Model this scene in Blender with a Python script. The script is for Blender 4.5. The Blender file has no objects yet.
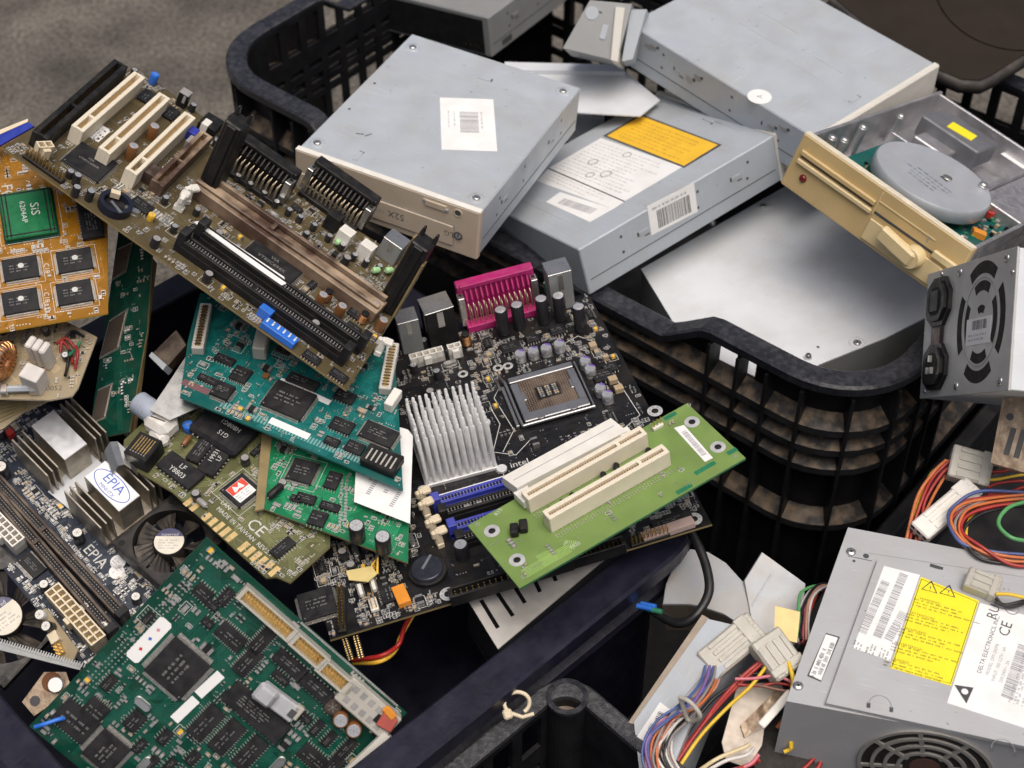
import bpy, math, random
import numpy as np
from mathutils import Matrix, Vector
SC = bpy.context.scene
COL = SC.collection
MM = 0.001
# ---------------------------------------------------------------- camera model (millimetres, photo size 1024 x 768)
FPX, CAMH, PITCH = 1600.0, 1080.0, math.radians(45)
RCW = np.array([[1, 0, 0], [0, math.sin(PITCH), math.cos(PITCH)], [0, -math.cos(PITCH), math.sin(PITCH)]])
CAMP = np.array([0, 0, CAMH])

def ray(u, v):
    return RCW.T @ np.array([(u - 512) / FPX, -(v - 384) / FPX, -1.0])

def proj(P):
    c = RCW @ (np.array(P, float) - CAMP)
    return np.array([512 + FPX * c[0] / -c[2], 384 - FPX * c[1] / -c[2]])

def hit(u, v, p0, n):
    r = ray(u, v)
    return CAMP + r * (np.dot(np.array(p0) - CAMP, n) / np.dot(r, n))

def atz(u, v, z):
    return hit(u, v, (0, 0, z), np.array([0, 0, 1.0]))

def atd(u, v, d):
    return CAMP + ray(u, v) * d

def unit(v):
    v = np.array(v, float)
    return v / np.linalg.norm(v)

def rod(r):
    th = np.linalg.norm(r)
    if th < 1e-12:
        return np.eye(3)
    k = r / th
    K = np.array([[0, -k[2], k[1]], [k[2], 0, -k[0]], [-k[1], k[0], 0]])
    return np.eye(3) + math.sin(th) * K + (1 - math.cos(th)) * K @ K

class Frame:
    """a rigid pose: R columns are the local axes, t the origin (mm)"""
    def __init__(s, R, t):
        s.R = np.array(R, float)
        s.t = np.array(t, float)
    def uv(s, u, v, h=0.0):
        n = s.R[:, 2]
        P = hit(u, v, s.t + n * h, n)
        q = s.R.T @ (P - s.t)
        return float(q[0]), float(q[1])
    def seg(s, a, b, h=0.0):
        p, q = np.array(s.uv(*a, h)), np.array(s.uv(*b, h))
        c = (p + q) / 2
        d = q - p
        return float(c[0]), float(c[1]), float(np.hypot(*d)), math.degrees(math.atan2(d[1], d[0]))
    def w(s, x, y, z=0):
        return s.R @ np.array([x, y, z], float) + s.t
    def sub(s, x, y, z=0, R=None):
        return Frame(s.R if R is None else s.R @ R, s.w(x, y, z))
    def matrix(s):
        M = Matrix.Identity(4)
        for i in range(3):
            for j in range(3):
                M[i][j] = s.R[i, j]
            M[i][3] = s.t[i] * MM
        return M

def plane(uv, n, xuv, z=None, d=None):
    """frame on the plane of normal n through the point seen at uv (height z or distance d), x towards xuv"""
    n = unit(n)
    o = atz(*uv, z) if z is not None else atd(*uv, d)
    x = hit(*xuv, o, n) - o
    x = unit(x - n * (x @ n))
    return Frame(np.stack([x, np.cross(n, x), n], 1), o)

def pnp(L, U, ang0, n=(0, 0, 1), wn=1.0, d0=1100):
    """pose of an object of known size (points L, mm) from where its corners are seen"""
    L, U, n = np.array(L, float), np.array(U, float), unit(n)
    t0 = ray(*U.mean(0)) * d0
    a = math.radians(ang0)
    x0 = np.array([math.cos(a), math.sin(a), 0])
    x0 = unit(x0 - n * (x0 @ n))
    R0 = np.stack([x0, np.cross(n, x0), n], 1)
    Lc = L - L.mean(0)
    def res(p):
        R = rod(p[:3]) @ R0
        P = (Lc @ R.T + t0 + p[3:] * 1000) @ RCW.T
        uv = np.stack([512 + FPX * P[:, 0] / -P[:, 2], 384 - FPX * P[:, 1] / -P[:, 2]], 1)
        return np.concatenate([(uv - U).ravel(), wn * 10 * (R[:, 2] - n)])
    p, lam = np.zeros(6), 1e-2
    r = res(p)
    for _ in range(120):
        J = np.stack([(res(p + 1e-6 * np.eye(6)[i]) - r) / 1e-6 for i in range(6)], 1)
        dp = -np.linalg.solve(J.T @ J + lam * 100 * np.eye(6), J.T @ r)
        r2 = res(p + dp)
        if r2 @ r2 < r @ r:
            p, r, lam = p + dp, r2, lam * .5
        else:
            lam *= 3
        if lam > 1e12:
            break
    R = rod(p[:3]) @ R0
    return Frame(R, t0 + p[3:] * 1000 - R @ L.mean(0) + CAMP)

# ---------------------------------------------------------------- materials
MATS = {}
def mat(name, col, rough=.5, metal=0., var=.12, vs=90, bump=0., bs=400, dust=0., dcol=(.33, .27, .2), spec=.5, ds=45, trans=0., rv=.12, scratch=0., speck=0., spcol=(.10, .07, .045)):
    if name in MATS:
        return MATS[name]
    m = bpy.data.materials.new(name)
    m.use_nodes = True
    nt = m.node_tree
    N, Lk = nt.nodes, nt.links
    bs_ = N['Principled BSDF']
    tc = N.new('ShaderNodeTexCoord')
    geo = N.new('ShaderNodeNewGeometry')
    def noise(scale, det=4, src=None):
        n = N.new('ShaderNodeTexNoise')
        n.inputs['Scale'].default_value = scale
        n.inputs['Detail'].default_value = det
        Lk.new(src or tc.outputs['Object'], n.inputs['Vector'])
        return n.outputs['Fac']
    def rng(x, a, b, c, d):
        n = N.new('ShaderNodeMapRange')
        for i, v in enumerate((a, b, c, d)):
            n.inputs[1 + i].default_value = v
        Lk.new(x, n.inputs[0])
        return n.outputs[0]
    def mix(f, a, b):
        n = N.new('ShaderNodeMix')
        n.data_type = 'RGBA'
        if isinstance(f, float):
            n.inputs[0].default_value = f
        else:
            Lk.new(f, n.inputs[0])
        for i, c in ((6, a), (7, b)):
            if isinstance(c, tuple):
                n.inputs[i].default_value = (*c[:3], 1)
            else:
                Lk.new(c, n.inputs[i])
        return n.outputs[2]
    def math_(op, a, b):
        n = N.new('ShaderNodeMath')
        n.operation = op
        for i, x in enumerate((a, b)):
            if isinstance(x, (int, float)):
                n.inputs[i].default_value = x
            else:
                Lk.new(x, n.inputs[i])
        return n.outputs[0]
    f = rng(noise(vs), .3, .7, 0, 1)
    c = mix(f, tuple(x * (1 - var) for x in col), tuple(min(1, x * (1 + var)) for x in col))
    r = rng(noise(vs * 2.3), .3, .7, max(0, rough - rv), min(1, rough + rv))
    if dust > 0:
        sx = N.new('ShaderNodeSeparateXYZ')
        Lk.new(geo.outputs['Normal'], sx.inputs[0])
        up = rng(sx.outputs[2], .0, .9, .25, 1)
        dn = math_('MULTIPLY', rng(noise(ds, 8), .42, .68, 0, 1), up)
        dn = math_('MULTIPLY', dn, dust)
        c = mix(dn, c, dcol)
        r = math_('MAXIMUM', r, math_('MULTIPLY', dn, .9))
    if scratch > 0:
        mp = N.new('ShaderNodeMapping')
        mp.inputs['Scale'].default_value = (1, 14, 1)
        mp.inputs['Rotation'].default_value = (0, 0, .6)
        Lk.new(tc.outputs['Object'], mp.inputs[0])
        sn = rng(noise(60, 6, mp.outputs[0]), .6, .72, 0, scratch)
        c = mix(sn, c, tuple(min(1, x * 1.35 + .05) for x in col))
    if speck > 0:
        c = mix(math_('MULTIPLY', rng(noise(230, 3), .70, .745, 0, 1), speck), c, spcol)
        c = mix(math_('MULTIPLY', rng(noise(26, 9), .60, .72, 0, 1), speck * .2), c, tuple(x * .62 + .02 for x in col))
    Lk.new(c, bs_.inputs['Base Color'])
    Lk.new(r, bs_.inputs['Roughness'])
    bs_.inputs['Metallic'].default_value = metal
    bs_.inputs['Specular IOR Level'].default_value = spec
    if trans:
        bs_.inputs['Transmission Weight'].default_value = trans
    if bump > 0:
        bp = N.new('ShaderNodeBump')
        bp.inputs['Strength'].default_value = bump
        bp.inputs['Distance'].default_value = .0006
        Lk.new(noise(bs, 5), bp.inputs['Height'])
        Lk.new(bp.outputs[0], bs_.inputs['Normal'])
    MATS[name] = m
    return m

# ---------------------------------------------------------------- mesh builder (mm)
_TXT = {}
def text_geo(s):
    if s not in _TXT:
        cu = bpy.data.curves.new('t', 'FONT')
        cu.body = s
        cu.resolution_u = 2
        ob = bpy.data.objects.new('t', cu)
        COL.objects.link(ob)
        dg = bpy.context.evaluated_depsgraph_get()
        me = ob.evaluated_get(dg).to_mesh()
        V = [(v.co.x, v.co.y) for v in me.vertices]
        Fc = [tuple(p.vertices) for p in me.polygons]
        ob.evaluated_get(dg).to_mesh_clear()
        bpy.data.objects.remove(ob)
        bpy.data.curves.remove(cu)
        w = max((v[0] for v in V), default=0)
        _TXT[s] = (V, Fc, w)
    return _TXT[s]

class MB:
    def __init__(s):
        s.v, s.f, s.m, s.mats, s.sm = [], [], [], [], []
        s.T = None
    def mi(s, m):
        if m not in s.mats:
            s.mats.append(m)
        return s.mats.index(m)
    def add(s, vs, fs, m, smooth=False):
        b = len(s.v)
        if s.T is not None:
            vs = [tuple(s.T[0] @ np.array(p, float) + s.T[1]) for p in vs]
        s.v += [tuple(map(float, p)) for p in vs]
        k = s.mi(m)
        for f in fs:
            s.f.append(tuple(i + b for i in f))
            s.m.append(k)
            s.sm.append(smooth)
        return s
    def box(s, x, y, z, sx, sy, sz, m, rot=0, ch=0, taper=1.0):
        """box centred at x, y standing on z; ch = chamfer; taper scales the top"""
        c, sn = math.cos(math.radians(rot)), math.sin(math.radians(rot))
        a, b, h = sx / 2, sy / 2, sz
        P = lambda px, py, pz: (x + px * c - py * sn, y + px * sn + py * c, z + pz)
        if ch <= 0:
            t = taper
            V = [P(-a, -b, 0), P(a, -b, 0), P(a, b, 0), P(-a, b, 0), P(-a * t, -b * t, h), P(a * t, -b * t, h), P(a * t, b * t, h), P(-a * t, b * t, h)]
            return s.add(V, [(3, 2, 1, 0), (4, 5, 6, 7), (0, 1, 5, 4), (1, 2, 6, 5), (2, 3, 7, 6), (3, 0, 4, 7)], m)
        k = min(ch, a * .9, b * .9, h * .45)
        rings = []
        for (zz, i, t) in ((0, k, 1), (k, 0, 1), (h - k, 0, taper), (h, k, taper)):
            A, B = a * t, b * t
            rings.append([P(-A + k, -B + i, zz), P(A - k, -B + i, zz), P(A - i, -B + k, zz), P(A - i, B - k, zz), P(A - k, B - i, zz), P(-A + k, B - i, zz), P(-A + i, B - k, zz), P(-A + i, -B + k, zz)])
        V = [p for r in rings for p in r]
        Fc = [tuple(reversed(range(8))), tuple(range(24, 32))]
        for r in range(3):
            for i in range(8):
                j = (i + 1) % 8
                Fc.append((r * 8 + i, r * 8 + j, r * 8 + 8 + j, r * 8 + 8 + i))
        return s.add(V, Fc, m)
    def prism(s, pts, z0, z1, m):
        n = len(pts)
        if sum(pts[i][0] * pts[(i + 1) % n][1] - pts[(i + 1) % n][0] * pts[i][1] for i in range(n)) < 0:
            pts = pts[::-1]
        V = [(*p, z0) for p in pts] + [(*p, z1) for p in pts]
        return s.add(V, [tuple(reversed(range(n))), tuple(range(n, 2 * n))] + [(i, (i + 1) % n, n + (i + 1) % n, n + i) for i in range(n)], m)
    def lathe(s, x, y, z, prof, m, n=20, smooth=True):
        """prof: [(r, z), ...] bottom to top"""
        V, Fc = [], []
        for (r, zz) in prof:
            for i in range(n):
                a = 2 * math.pi * i / n
                V.append((x + r * math.cos(a), y + r * math.sin(a), z + zz))
        for k in range(len(prof) - 1):
            for i in range(n):
                j = (i + 1) % n
                Fc.append((k * n + i, k * n + j, k * n + n + j, k * n + n + i))
        s.add(V, Fc, m, smooth)
        k = (len(prof) - 1) * n
        s.add(V[k:k + n], [tuple(range(n))], m)
        s.add(V[:n], [tuple(reversed(range(n)))], m)
        return s
    def cyl(s, x, y, z, r, h, m, n=18, ch=None):
        c = min(r * .12, h * .2) if ch is None else ch
        p = [(r, 0), (r, h)] if c <= 0 else [(r - c, 0), (r, c), (r, h - c), (r - c, h)]
        s.lathe(x, y, z, p, m, n, False)
        # smooth flanks only
        return s
    def ring(s, x, y, z, r0, r1, h, m, n=24):
        V, Fc = [], []
        for i in range(n):
            a = 2 * math.pi * i / n
            for (r, zz) in ((r0, 0), (r1, 0), (r1, h), (r0, h)):
                V.append((x + r * math.cos(a), y + r * math.sin(a), z + zz))
        for i in range(n):
            j = (i + 1) % n
            for k in range(4):
                l = (k + 1) % 4
                Fc.append((i * 4 + k, j * 4 + k, j * 4 + l, i * 4 + l))
        return s.add(V, [tuple(reversed(f)) for f in Fc] if False else Fc, m)
    def tube(s, path, r, m, n=8, cap=True):
        P = [np.array(p, float) for p in path]
        V, Fc = [], []
        T = [unit(P[min(i + 1, len(P) - 1)] - P[max(i - 1, 0)]) for i in range(len(P))]
        up = np.array([0, 0, 1.]) if abs(T[0][2]) < .9 else np.array([1., 0, 0])
        a = unit(np.cross(T[0], up))
        for i, p in enumerate(P):
            a = unit(a - T[i] * (a @ T[i]))
            b = np.cross(T[i], a)
            rr = r[i] if isinstance(r, (list, tuple)) else r
            for k in range(n):
                t = 2 * math.pi * k / n
                V.append(p + rr * (math.cos(t) * a + math.sin(t) * b))
        for i in range(len(P) - 1):
            for k in range(n):
                l = (k + 1) % n
                Fc.append((i * n + k, i * n + l, i * n + n + l, i * n + n + k))
        s.add(V, Fc, m, True)
        if cap:
            s.add(V[:n], [tuple(reversed(range(n)))], m)
            s.add(V[-n:], [tuple(range(n))], m)
        return s
    def text(s, st, x, y, z, size, m, rot=0, align='c', sx=1.0):
        V, Fc, w = text_geo(st)
        c, sn = math.cos(math.radians(rot)), math.sin(math.radians(rot))
        ox = -w / 2 if align == 'c' else 0
        k = size / .7
        out = []
        for (a, b) in V:
            a, b = (a + ox) * k * sx, (b - .35) * k
            out.append((x + a * c - b * sn, y + a * sn + b * c, z))
        return s.add(out, Fc, m)
    def quad(s, x, y, z, sx, sy, m, rot=0):
        c, sn = math.cos(math.radians(rot)), math.sin(math.radians(rot))
        V = [(x + a * c - b * sn, y + a * sn + b * c, z) for a, b in ((-sx / 2, -sy / 2), (sx / 2, -sy / 2), (sx / 2, sy / 2), (-sx / 2, sy / 2))]
        return s.add(V, [(0, 1, 2, 3)], m)
    def barcode(s, x, y, z, w, h, m, rot=0, seed=1):
        rnd = random.Random(seed)
        c, sn = math.cos(math.radians(rot)), math.sin(math.radians(rot))
        p = -w / 2
        while p < w / 2 - .3:
            b = rnd.choice((.3, .3, .6, .9))
            g = rnd.choice((.3, .4, .6))
            q = p + b / 2
            s.quad(x + q * c, y + q * sn, z, b, h, m, rot)
            p += b + g
        return s
    def lines(s, x, y, z, w, h, m, rot=0, pitch=2.2, seed=1, th=.9):
        """small illegible print: rows of short dashes filling w x h"""
        rnd = random.Random(seed)
        c, sn = math.cos(math.radians(rot)), math.sin(math.radians(rot))
        yy = h / 2 - pitch / 2
        while yy > -h / 2:
            xx = -w / 2
            end = w / 2 * rnd.uniform(.3, 1)
            while xx < end:
                l = rnd.uniform(.8, 4)
                for k in range(int(l / .55)):
                    q = xx + k * .75
                    if q < w / 2:
                        s.quad(x + q * c - yy * sn, y + q * sn + yy * c, z, rnd.choice((.3, .45)), th * rnd.uniform(.6, 1), m, rot)
                xx += l * 1.36 + .9
            yy -= pitch
        return s
    def mesh(s, name):
        me = bpy.data.meshes.new(name)
        me.from_pydata([(a * MM, b * MM, c * MM) for a, b, c in s.v], [], s.f)
        for m in s.mats:
            me.materials.append(m)
        me.polygons.foreach_set('material_index', s.m)
        me.polygons.foreach_set('use_smooth', s.sm)
        me.update()
        return me

def thing(name, label, cat, frame, group=None, kind=None):
    o = bpy.data.objects.new(name, None)
    o.empty_display_size = .01
    COL.objects.link(o)
    o.matrix_world = frame.matrix()
    o['label'], o['category'] = label, cat
    if group:
        o['group'] = group
    if kind:
        o['kind'] = kind
    o_frames[o.name] = frame
    return o
o_frames = {}

def part(parent, me, name, loc=(0, 0, 0), rot=0, R=None, label=None, kind=None):
    """link a mesh (or builder) as a part of a thing / sub-part of a part, at local mm loc"""
    if isinstance(me, MB):
        me = me.mesh(name)
    o = bpy.data.objects.new(name, me)
    COL.objects.link(o)
    o.parent = parent
    if R is not None:
        M = Matrix(((R[0][0], R[0][1], R[0][2], loc[0] * MM), (R[1][0], R[1][1], R[1][2], loc[1] * MM), (R[2][0], R[2][1], R[2][2], loc[2] * MM), (0, 0, 0, 1)))
        o.matrix_local = M
    else:
        o.location = (loc[0] * MM, loc[1] * MM, loc[2] * MM)
        o.rotation_euler = (0, 0, math.radians(rot))
    if label:
        o['label'] = label
    if kind:
        o['kind'] = kind
    return o

def solo(mb, name, label, cat, frame, group=None, kind=None):
    """a thing that is one mesh"""
    o = bpy.data.objects.new(name, mb.mesh(name))
    COL.objects.link(o)
    o.matrix_world = frame.matrix()
    if label:
        o['label'] = label
        o['category'] = cat
    if group:
        o['group'] = group
    if kind:
        o['kind'] = kind
    return o

WORLD = Frame(np.eye(3), (0, 0, 0))
def spline(pts, n=8):
    """Catmull-Rom through 3-D points"""
    P = [np.array(p, float) for p in pts]
    P = [2 * P[0] - P[1]] + P + [2 * P[-1] - P[-2]]
    out = []
    for i in range(1, len(P) - 2):
        for k in range(n):
            t = k / n
            a, b, c, d = P[i - 1:i + 3]
            out.append(.5 * ((2 * b) + (c - a) * t + (2 * a - 5 * b + 4 * c - d) * t * t + (3 * b - a - 3 * c + d) * t ** 3))
    out.append(P[-2])
    return out
# ---------------------------------------------------------------- shared materials
BLACK = mat('black_plastic', (.012, .012, .013), .42, var=.25, dust=.06, ds=160, spec=.25)
CHIP = mat('chip_epoxy', (.016, .016, .018), .5, var=.2, bump=.15, bs=2500, dust=.05, ds=200, dcol=(.25, .23, .2), spec=.2)
CHIPTX = mat('chip_print', (.20, .20, .195), .6)
SOLDER = mat('solder_tin', (.50, .49, .47), .42, .9, var=.15, vs=500)
LEAD = mat('chip_leads', (.52, .50, .46), .42, .85, var=.2, vs=600)
GOLD = mat('gold_plate', (.80, .56, .22), .32, 1, var=.12, vs=400)
COPPER = mat('copper_wire', (.72, .36, .16), .38, 1, var=.2, vs=400)
SILK = mat('white_silkscreen', (.56, .56, .53), .6, var=.1, vs=300)
WHITE = mat('white_plastic', (.74, .72, .66), .45, var=.06, vs=120, dust=.12)
CREAM = mat('cream_slot_plastic', (.76, .69, .55), .48, var=.07, vs=120, dust=.18, ds=120)
IVORY = mat('ivory_plastic', (.70, .60, .43), .5, var=.08, dust=.2)
BROWNP = mat('brown_slot_plastic', (.075, .042, .028), .5, var=.2, dust=.95, ds=45, dcol=(.42, .32, .22))
DKBROWN = mat('dark_brown_plastic', (.045, .028, .02), .5, var=.2, dust=.35, ds=80)
BLUEP = mat('blue_slot_plastic', (.03, .045, .36), .4, var=.12, dust=.1)
BLUELT = mat('blue_switch_plastic', (.03, .16, .62), .38, var=.1)
PINK = mat('magenta_port_plastic', (.40, .012, .135), .42, var=.12, dust=.12, ds=140)
STEEL = mat('tin_plated_steel', (.60, .60, .58), .3, .9, var=.05, vs=60, bump=.04, bs=300, rv=.06, dust=.15, ds=50)
ALU = mat('aluminium_heatsink', (.74, .74, .735), .42, .35, var=.1, vs=200)
ALUB = mat('bronze_tinted_aluminium', (.40, .36, .30), .42, .9, var=.18, vs=200, dust=.2)
CAPTOP = mat('capacitor_can_top', (.66, .67, .68), .35, .7, var=.08)
CAPBLK = mat('capacitor_sleeve', (.02, .02, .024), .35, var=.15, dust=.08)
CAPBRN = mat('brown_capacitor_sleeve', (.20, .085, .03), .35, var=.15)
CAPGRN = mat('green_capacitor_sleeve', (.03, .19, .10), .4)
CAPPUR = mat('violet_capacitor_mark', (.16, .06, .42), .4)
TAN = mat('ceramic_tan', (.42, .32, .20), .5, var=.2)
GREYC = mat('grey_component', (.30, .29, .28), .5, var=.25)
PAPER = mat('white_label_paper', (.80, .80, .79), .6, var=.04, vs=60, dust=.10, ds=70)
INK = mat('label_ink', (.06, .06, .065), .7)
INKG = mat('label_ink_grey', (.30, .30, .32), .7)
YLABEL = mat('yellow_label', (.86, .74, .02), .5, var=.04)
OLABEL = mat('orange_yellow_label', (.84, .50, .035), .5, var=.06)
RED = mat('red_plastic', (.50, .03, .025), .4)
DRED = mat('dark_red_led', (.16, .012, .01), .25)
BLUEINK = mat('blue_label_ink', (.05, .14, .55), .6)
YEL = mat('yellow_part', (.80, .48, .05), .4)
ORG = mat('orange_part', (.72, .27, .03), .4)
GRNLT = mat('pale_green_led', (.36, .62, .30), .35)
NYLON = mat('milky_nylon', (.56, .54, .47), .38, var=.08, dust=.2, ds=120, trans=.22)
RUST = mat('rusty_metal', (.42, .33, .24), .5, .55, var=.3, vs=160, dust=.75, ds=120, dcol=(.10, .05, .025), bump=.4)
GALV = mat('galvanised_sheet', (.41, .452, .495), .5, .1, var=.03, vs=22, bump=.07, bs=900, dust=.22, ds=34, scratch=.28, speck=.4, rv=.18)
GALVW = mat('pale_coated_sheet', (.63, .66, .69), .62, .0, var=.05, vs=20, dust=.2, ds=30, scratch=.25, bump=.05, bs=900, speck=.3, rv=.16)
GALVD = mat('dull_grey_sheet', (.30, .31, .31), .5, .3, var=.07, vs=25, bump=.06, bs=700, dust=.2, ds=40, scratch=.15)
PSUGREY = mat('psu_grey_paint', (.42, .43, .445), .5, .1, var=.03, vs=22, bump=.07, bs=1200, dust=.2, ds=34, scratch=.3, speck=.5, rv=.16)
PSUDARK = mat('psu_end_grey', (.33, .325, .305), .5, .3, var=.06, vs=40, bump=.06, bs=1200, dust=.18)
BEIGE = mat('beige_bezel', (.56, .47, .36), .5, var=.05, bump=.1, bs=1500, dust=.16, ds=60)
BEIGEL = mat('pale_beige_bezel', (.64, .62, .56), .5, var=.05, bump=.1, bs=1500, dust=.1)
YBEZEL = mat('yellowed_bezel', (.56, .41, .19), .5, var=.08, vs=30, bump=.14, bs=1500, dust=.3, ds=40, scratch=.15)
YBEZEL2 = mat('pale_yellowed_lever', (.66, .53, .29), .45, var=.05)
CASTAL = mat('cast_aluminium', (.55, .54, .56), .4, .8, var=.14, vs=80, bump=.25, bs=600, dust=.12)
CRATE = mat('crate_black_plastic', (.010, .010, .012), .5, var=.3, vs=60, bump=.3, bs=350, spec=.22, dust=.12, ds=38, dcol=(.16, .145, .13))
CRATER = mat('crate_rim_plastic', (.015, .016, .021), .34, var=.2, vs=50, bump=.5, bs=300, dust=.17, ds=260, dcol=(.17, .17, .19), scratch=.35)
CRATEB = mat('crate_muddy_rib', (.016, .013, .011), .6, var=.35, vs=60, bump=.45, bs=260, dust=.8, ds=110, dcol=(.21, .145, .085))
NAVY = mat('dark_blue_crate', (.011, .011, .022), .42, var=.3, vs=50, bump=.3, bs=350, spec=.3, dust=.09, ds=45, dcol=(.12, .12, .17), scratch=.15)
FANP = mat('fan_black', (.012, .011, .010), .5, var=.2, dust=.08, ds=100)
DUSTY = mat('fan_dusty_blade', (.03, .025, .022), .6, var=.3, dust=.3, ds=90)
def pcb(name, col, rough=.38):
    return mat(name, col, rough, 0, var=.12, vs=55, bump=.05, bs=900, dust=.05, ds=60, spec=.22)
PCB_TEAL = pcb('solder_mask_teal', (.004, .095, .088))
PCB_GREEN = pcb('solder_mask_dark_green', (.0012, .043, .027))
PCB_BGREEN = pcb('solder_mask_bright_green', (.008, .16, .066))
PCB_LIME = pcb('solder_mask_light_green', (.165, .255, .070), .5)
PCB_OLIVE = pcb('solder_mask_olive', (.095, .10, .040), .5)
PCB_TANB = pcb('solder_mask_tan', (.085, .066, .032), .5)
PCB_AMBER = pcb('solder_mask_amber', (.25, .108, .003), .6)
PCB_BLACK = pcb('solder_mask_black', (.007, .007, .008), .4)
PCB_NAVY = pcb('solder_mask_blue_black', (.014, .020, .034), .4)
PCB_BEIGE = mat('bare_laminate', (.30, .24, .145), .55, var=.12, vs=60, dust=.15)
EDGE = mat('fibreglass_edge', (.25, .19, .085), .55, var=.15)
TR = {}
def trace_mat(m, k=1.6, add=.002):
    if 'tan' in m.name or 'amber' in m.name:
        k = 1.3
    if m.name not in TR:
        c = m.node_tree.nodes['Mix'].inputs[7].default_value
        TR[m.name] = mat(m.name + '_trace', tuple(min(1, x * k + add) for x in c[:3]), .34, var=.1)
    return TR[m.name]

TINGOLD = mat('dull_port_pins', (.56, .47, .33), .42, .85, var=.15, vs=400)
CASEM = mat('brushed_case_metal', (.56, .54, .51), .5, .6, var=.05, vs=40, bump=.1, bs=500, dust=.25, ds=50)

FINGER = mat('worn_gold_finger', (.72, .52, .23), .38, .45, var=.15, vs=300)
PSUFACE = mat('psu_socket_face', (.47, .47, .455), .48, .15, var=.05, vs=40, bump=.06, bs=1200, dust=.15, speck=.3)

COVERM = mat('dusty_cover_metal', (.43, .45, .47), .5, .15, var=.08, vs=30, bump=.1, bs=700, dust=.55, ds=40, dcol=(.42, .36, .29), scratch=.2, speck=.4)
# ---------------------------------------------------------------- electronic parts (cached meshes, origin at the footprint's centre on the board)
CACHE = {}
def cached(f):
    def g(*a, **k):
        key = (f.__name__, a, tuple(sorted((x, getattr(y, 'name', y)) for x, y in k.items())))
        key = repr([getattr(x, 'name', x) for x in a]) + repr(key[0]) + repr(key[2])
        if key not in CACHE:
            mb = MB()
            f(mb, *a, **k)
            CACHE[key] = mb.mesh(f.__name__)
        return CACHE[key]
    return g

def leads_row(b, x0, x1, y, sgn, pitch, m, L=1.6, w=.42, h=1.2, vertical=False):
    n = max(2, int(abs(x1 - x0) / pitch) + 1)
    for i in range(n):
        x = x0 + (x1 - x0) * i / (n - 1)
        for (c, s, z, zz) in ((y + sgn * L * .25, L * .5, h, .25), (y + sgn * L * .52, .3, .15, h), (y + sgn * L * .8, L * .5, .05, .25)):
            if vertical:
                b.box(c, x, z, s, w, zz, m)
            else:
                b.box(x, c, z, w, s, zz, m)

@cached
def qfp(b, w, h, pitch=.9, t=2.6, txt='', sides=4, dot=True, body=None, L=1.8):
    b.box(0, 0, .5, w, h, t, body or CHIP, ch=.35)
    leads_row(b, -w / 2 + 1.2, w / 2 - 1.2, h / 2, 1, pitch, LEAD, L)
    leads_row(b, -w / 2 + 1.2, w / 2 - 1.2, -h / 2, -1, pitch, LEAD, L)
    if sides == 4:
        leads_row(b, -h / 2 + 1.2, h / 2 - 1.2, w / 2, 1, pitch, LEAD, L, vertical=True)
        leads_row(b, -h / 2 + 1.2, h / 2 - 1.2, -w / 2, -1, pitch, LEAD, L, vertical=True)
    z = t + .53
    if txt:
        rows = txt.split('|')
        s = min(h * .10, w * .7 / max(len(r) for r in rows))
        for i, r in enumerate(rows):
            b.text(r, 0, (len(rows) / 2 - i - .5) * s * 1.7, z, s, CHIPTX)
    else:
        b.lines(0, 0, z, w * .6, h * .4, CHIPTX, pitch=h * .13, seed=int(w * 7 + h), th=h * .07)
    if dot:
        b.cyl(-w / 2 + 1.6, -h / 2 + 1.6, z - .06, .5, .06, CHIPTX, 8, 0)

@cached
def soic(b, w, h, n=8, t=2.2):
    b.box(0, 0, .3, w, h, t, CHIP, ch=.3)
    p = (w - 1.2) / max(1, n - 1)
    for sg in (1, -1):
        leads_row(b, -w / 2 + .6, w / 2 - .6, sg * h / 2, sg, p, LEAD, 1.5, min(.5, p * .5), .9)
    b.lines(0, 0, t + .33, w * .7, h * .5, CHIPTX, pitch=max(1.1, h * .22), seed=int(w * 3 + h * 5), th=max(.5, h * .1))

@cached
def dip(b, w, h, n=14, t=3.4, txt='', tm=None):
    b.box(0, 0, .9, w, h, t, CHIP, ch=.5)
    for sg in (1, -1):
        for i in range(n):
            x = -w / 2 + 1.3 + (w - 2.6) * i / (n - 1)
            b.box(x, sg * (h / 2 + .35), 1.9, 1.1, .7, .3, SOLDER)
            b.box(x, sg * (h / 2 + .6), 0, .8, .3, 2.1, SOLDER)
    b.cyl(-w / 2 + .5, 0, t + .72, 1.1, .2, BLACK, 10, 0)
    if txt:
        rows = txt.split('|')
        for i, r in enumerate(rows):
            b.text(r, 0, (len(rows) / 2 - i - .5) * h * .34, t + .93, h * .24, tm or CHIPTX)
    else:
        b.lines(0, 0, t + .93, w * .6, h * .5, CHIPTX, pitch=1.8, seed=int(w + h), th=1)

@cached
def ecap(b, r, h, sleeve=None, top=None, stripe=None, n=20):
    sl, tp = sleeve or CAPBLK, top or CAPTOP
    b.lathe(0, 0, .2, [(r * .92, 0), (r, h * .03), (r, h * .06), (r * .955, h * .10), (r, h * .14), (r, h * .94), (r * .93, h)], sl, n)
    b.lathe(0, 0, .2 + h - .05, [(r * .84, 0), (r * .8, .18)], tp, n, False)
    for a in (0, 60, 120):
        b.box(0, 0, h + .2, r * 1.25, .22, .16, GREYC, a)
    if stripe:
        V, Fc = [], []
        for i in range(5):
            a = math.radians(-28 + 14 * i)
            V += [((r + .03) * math.cos(a), (r + .03) * math.sin(a), h * .16), ((r + .03) * math.cos(a), (r + .03) * math.sin(a), h * .92)]
        b.add(V, [(i * 2, i * 2 + 2, i * 2 + 3, i * 2 + 1) for i in range(4)], stripe)

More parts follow.
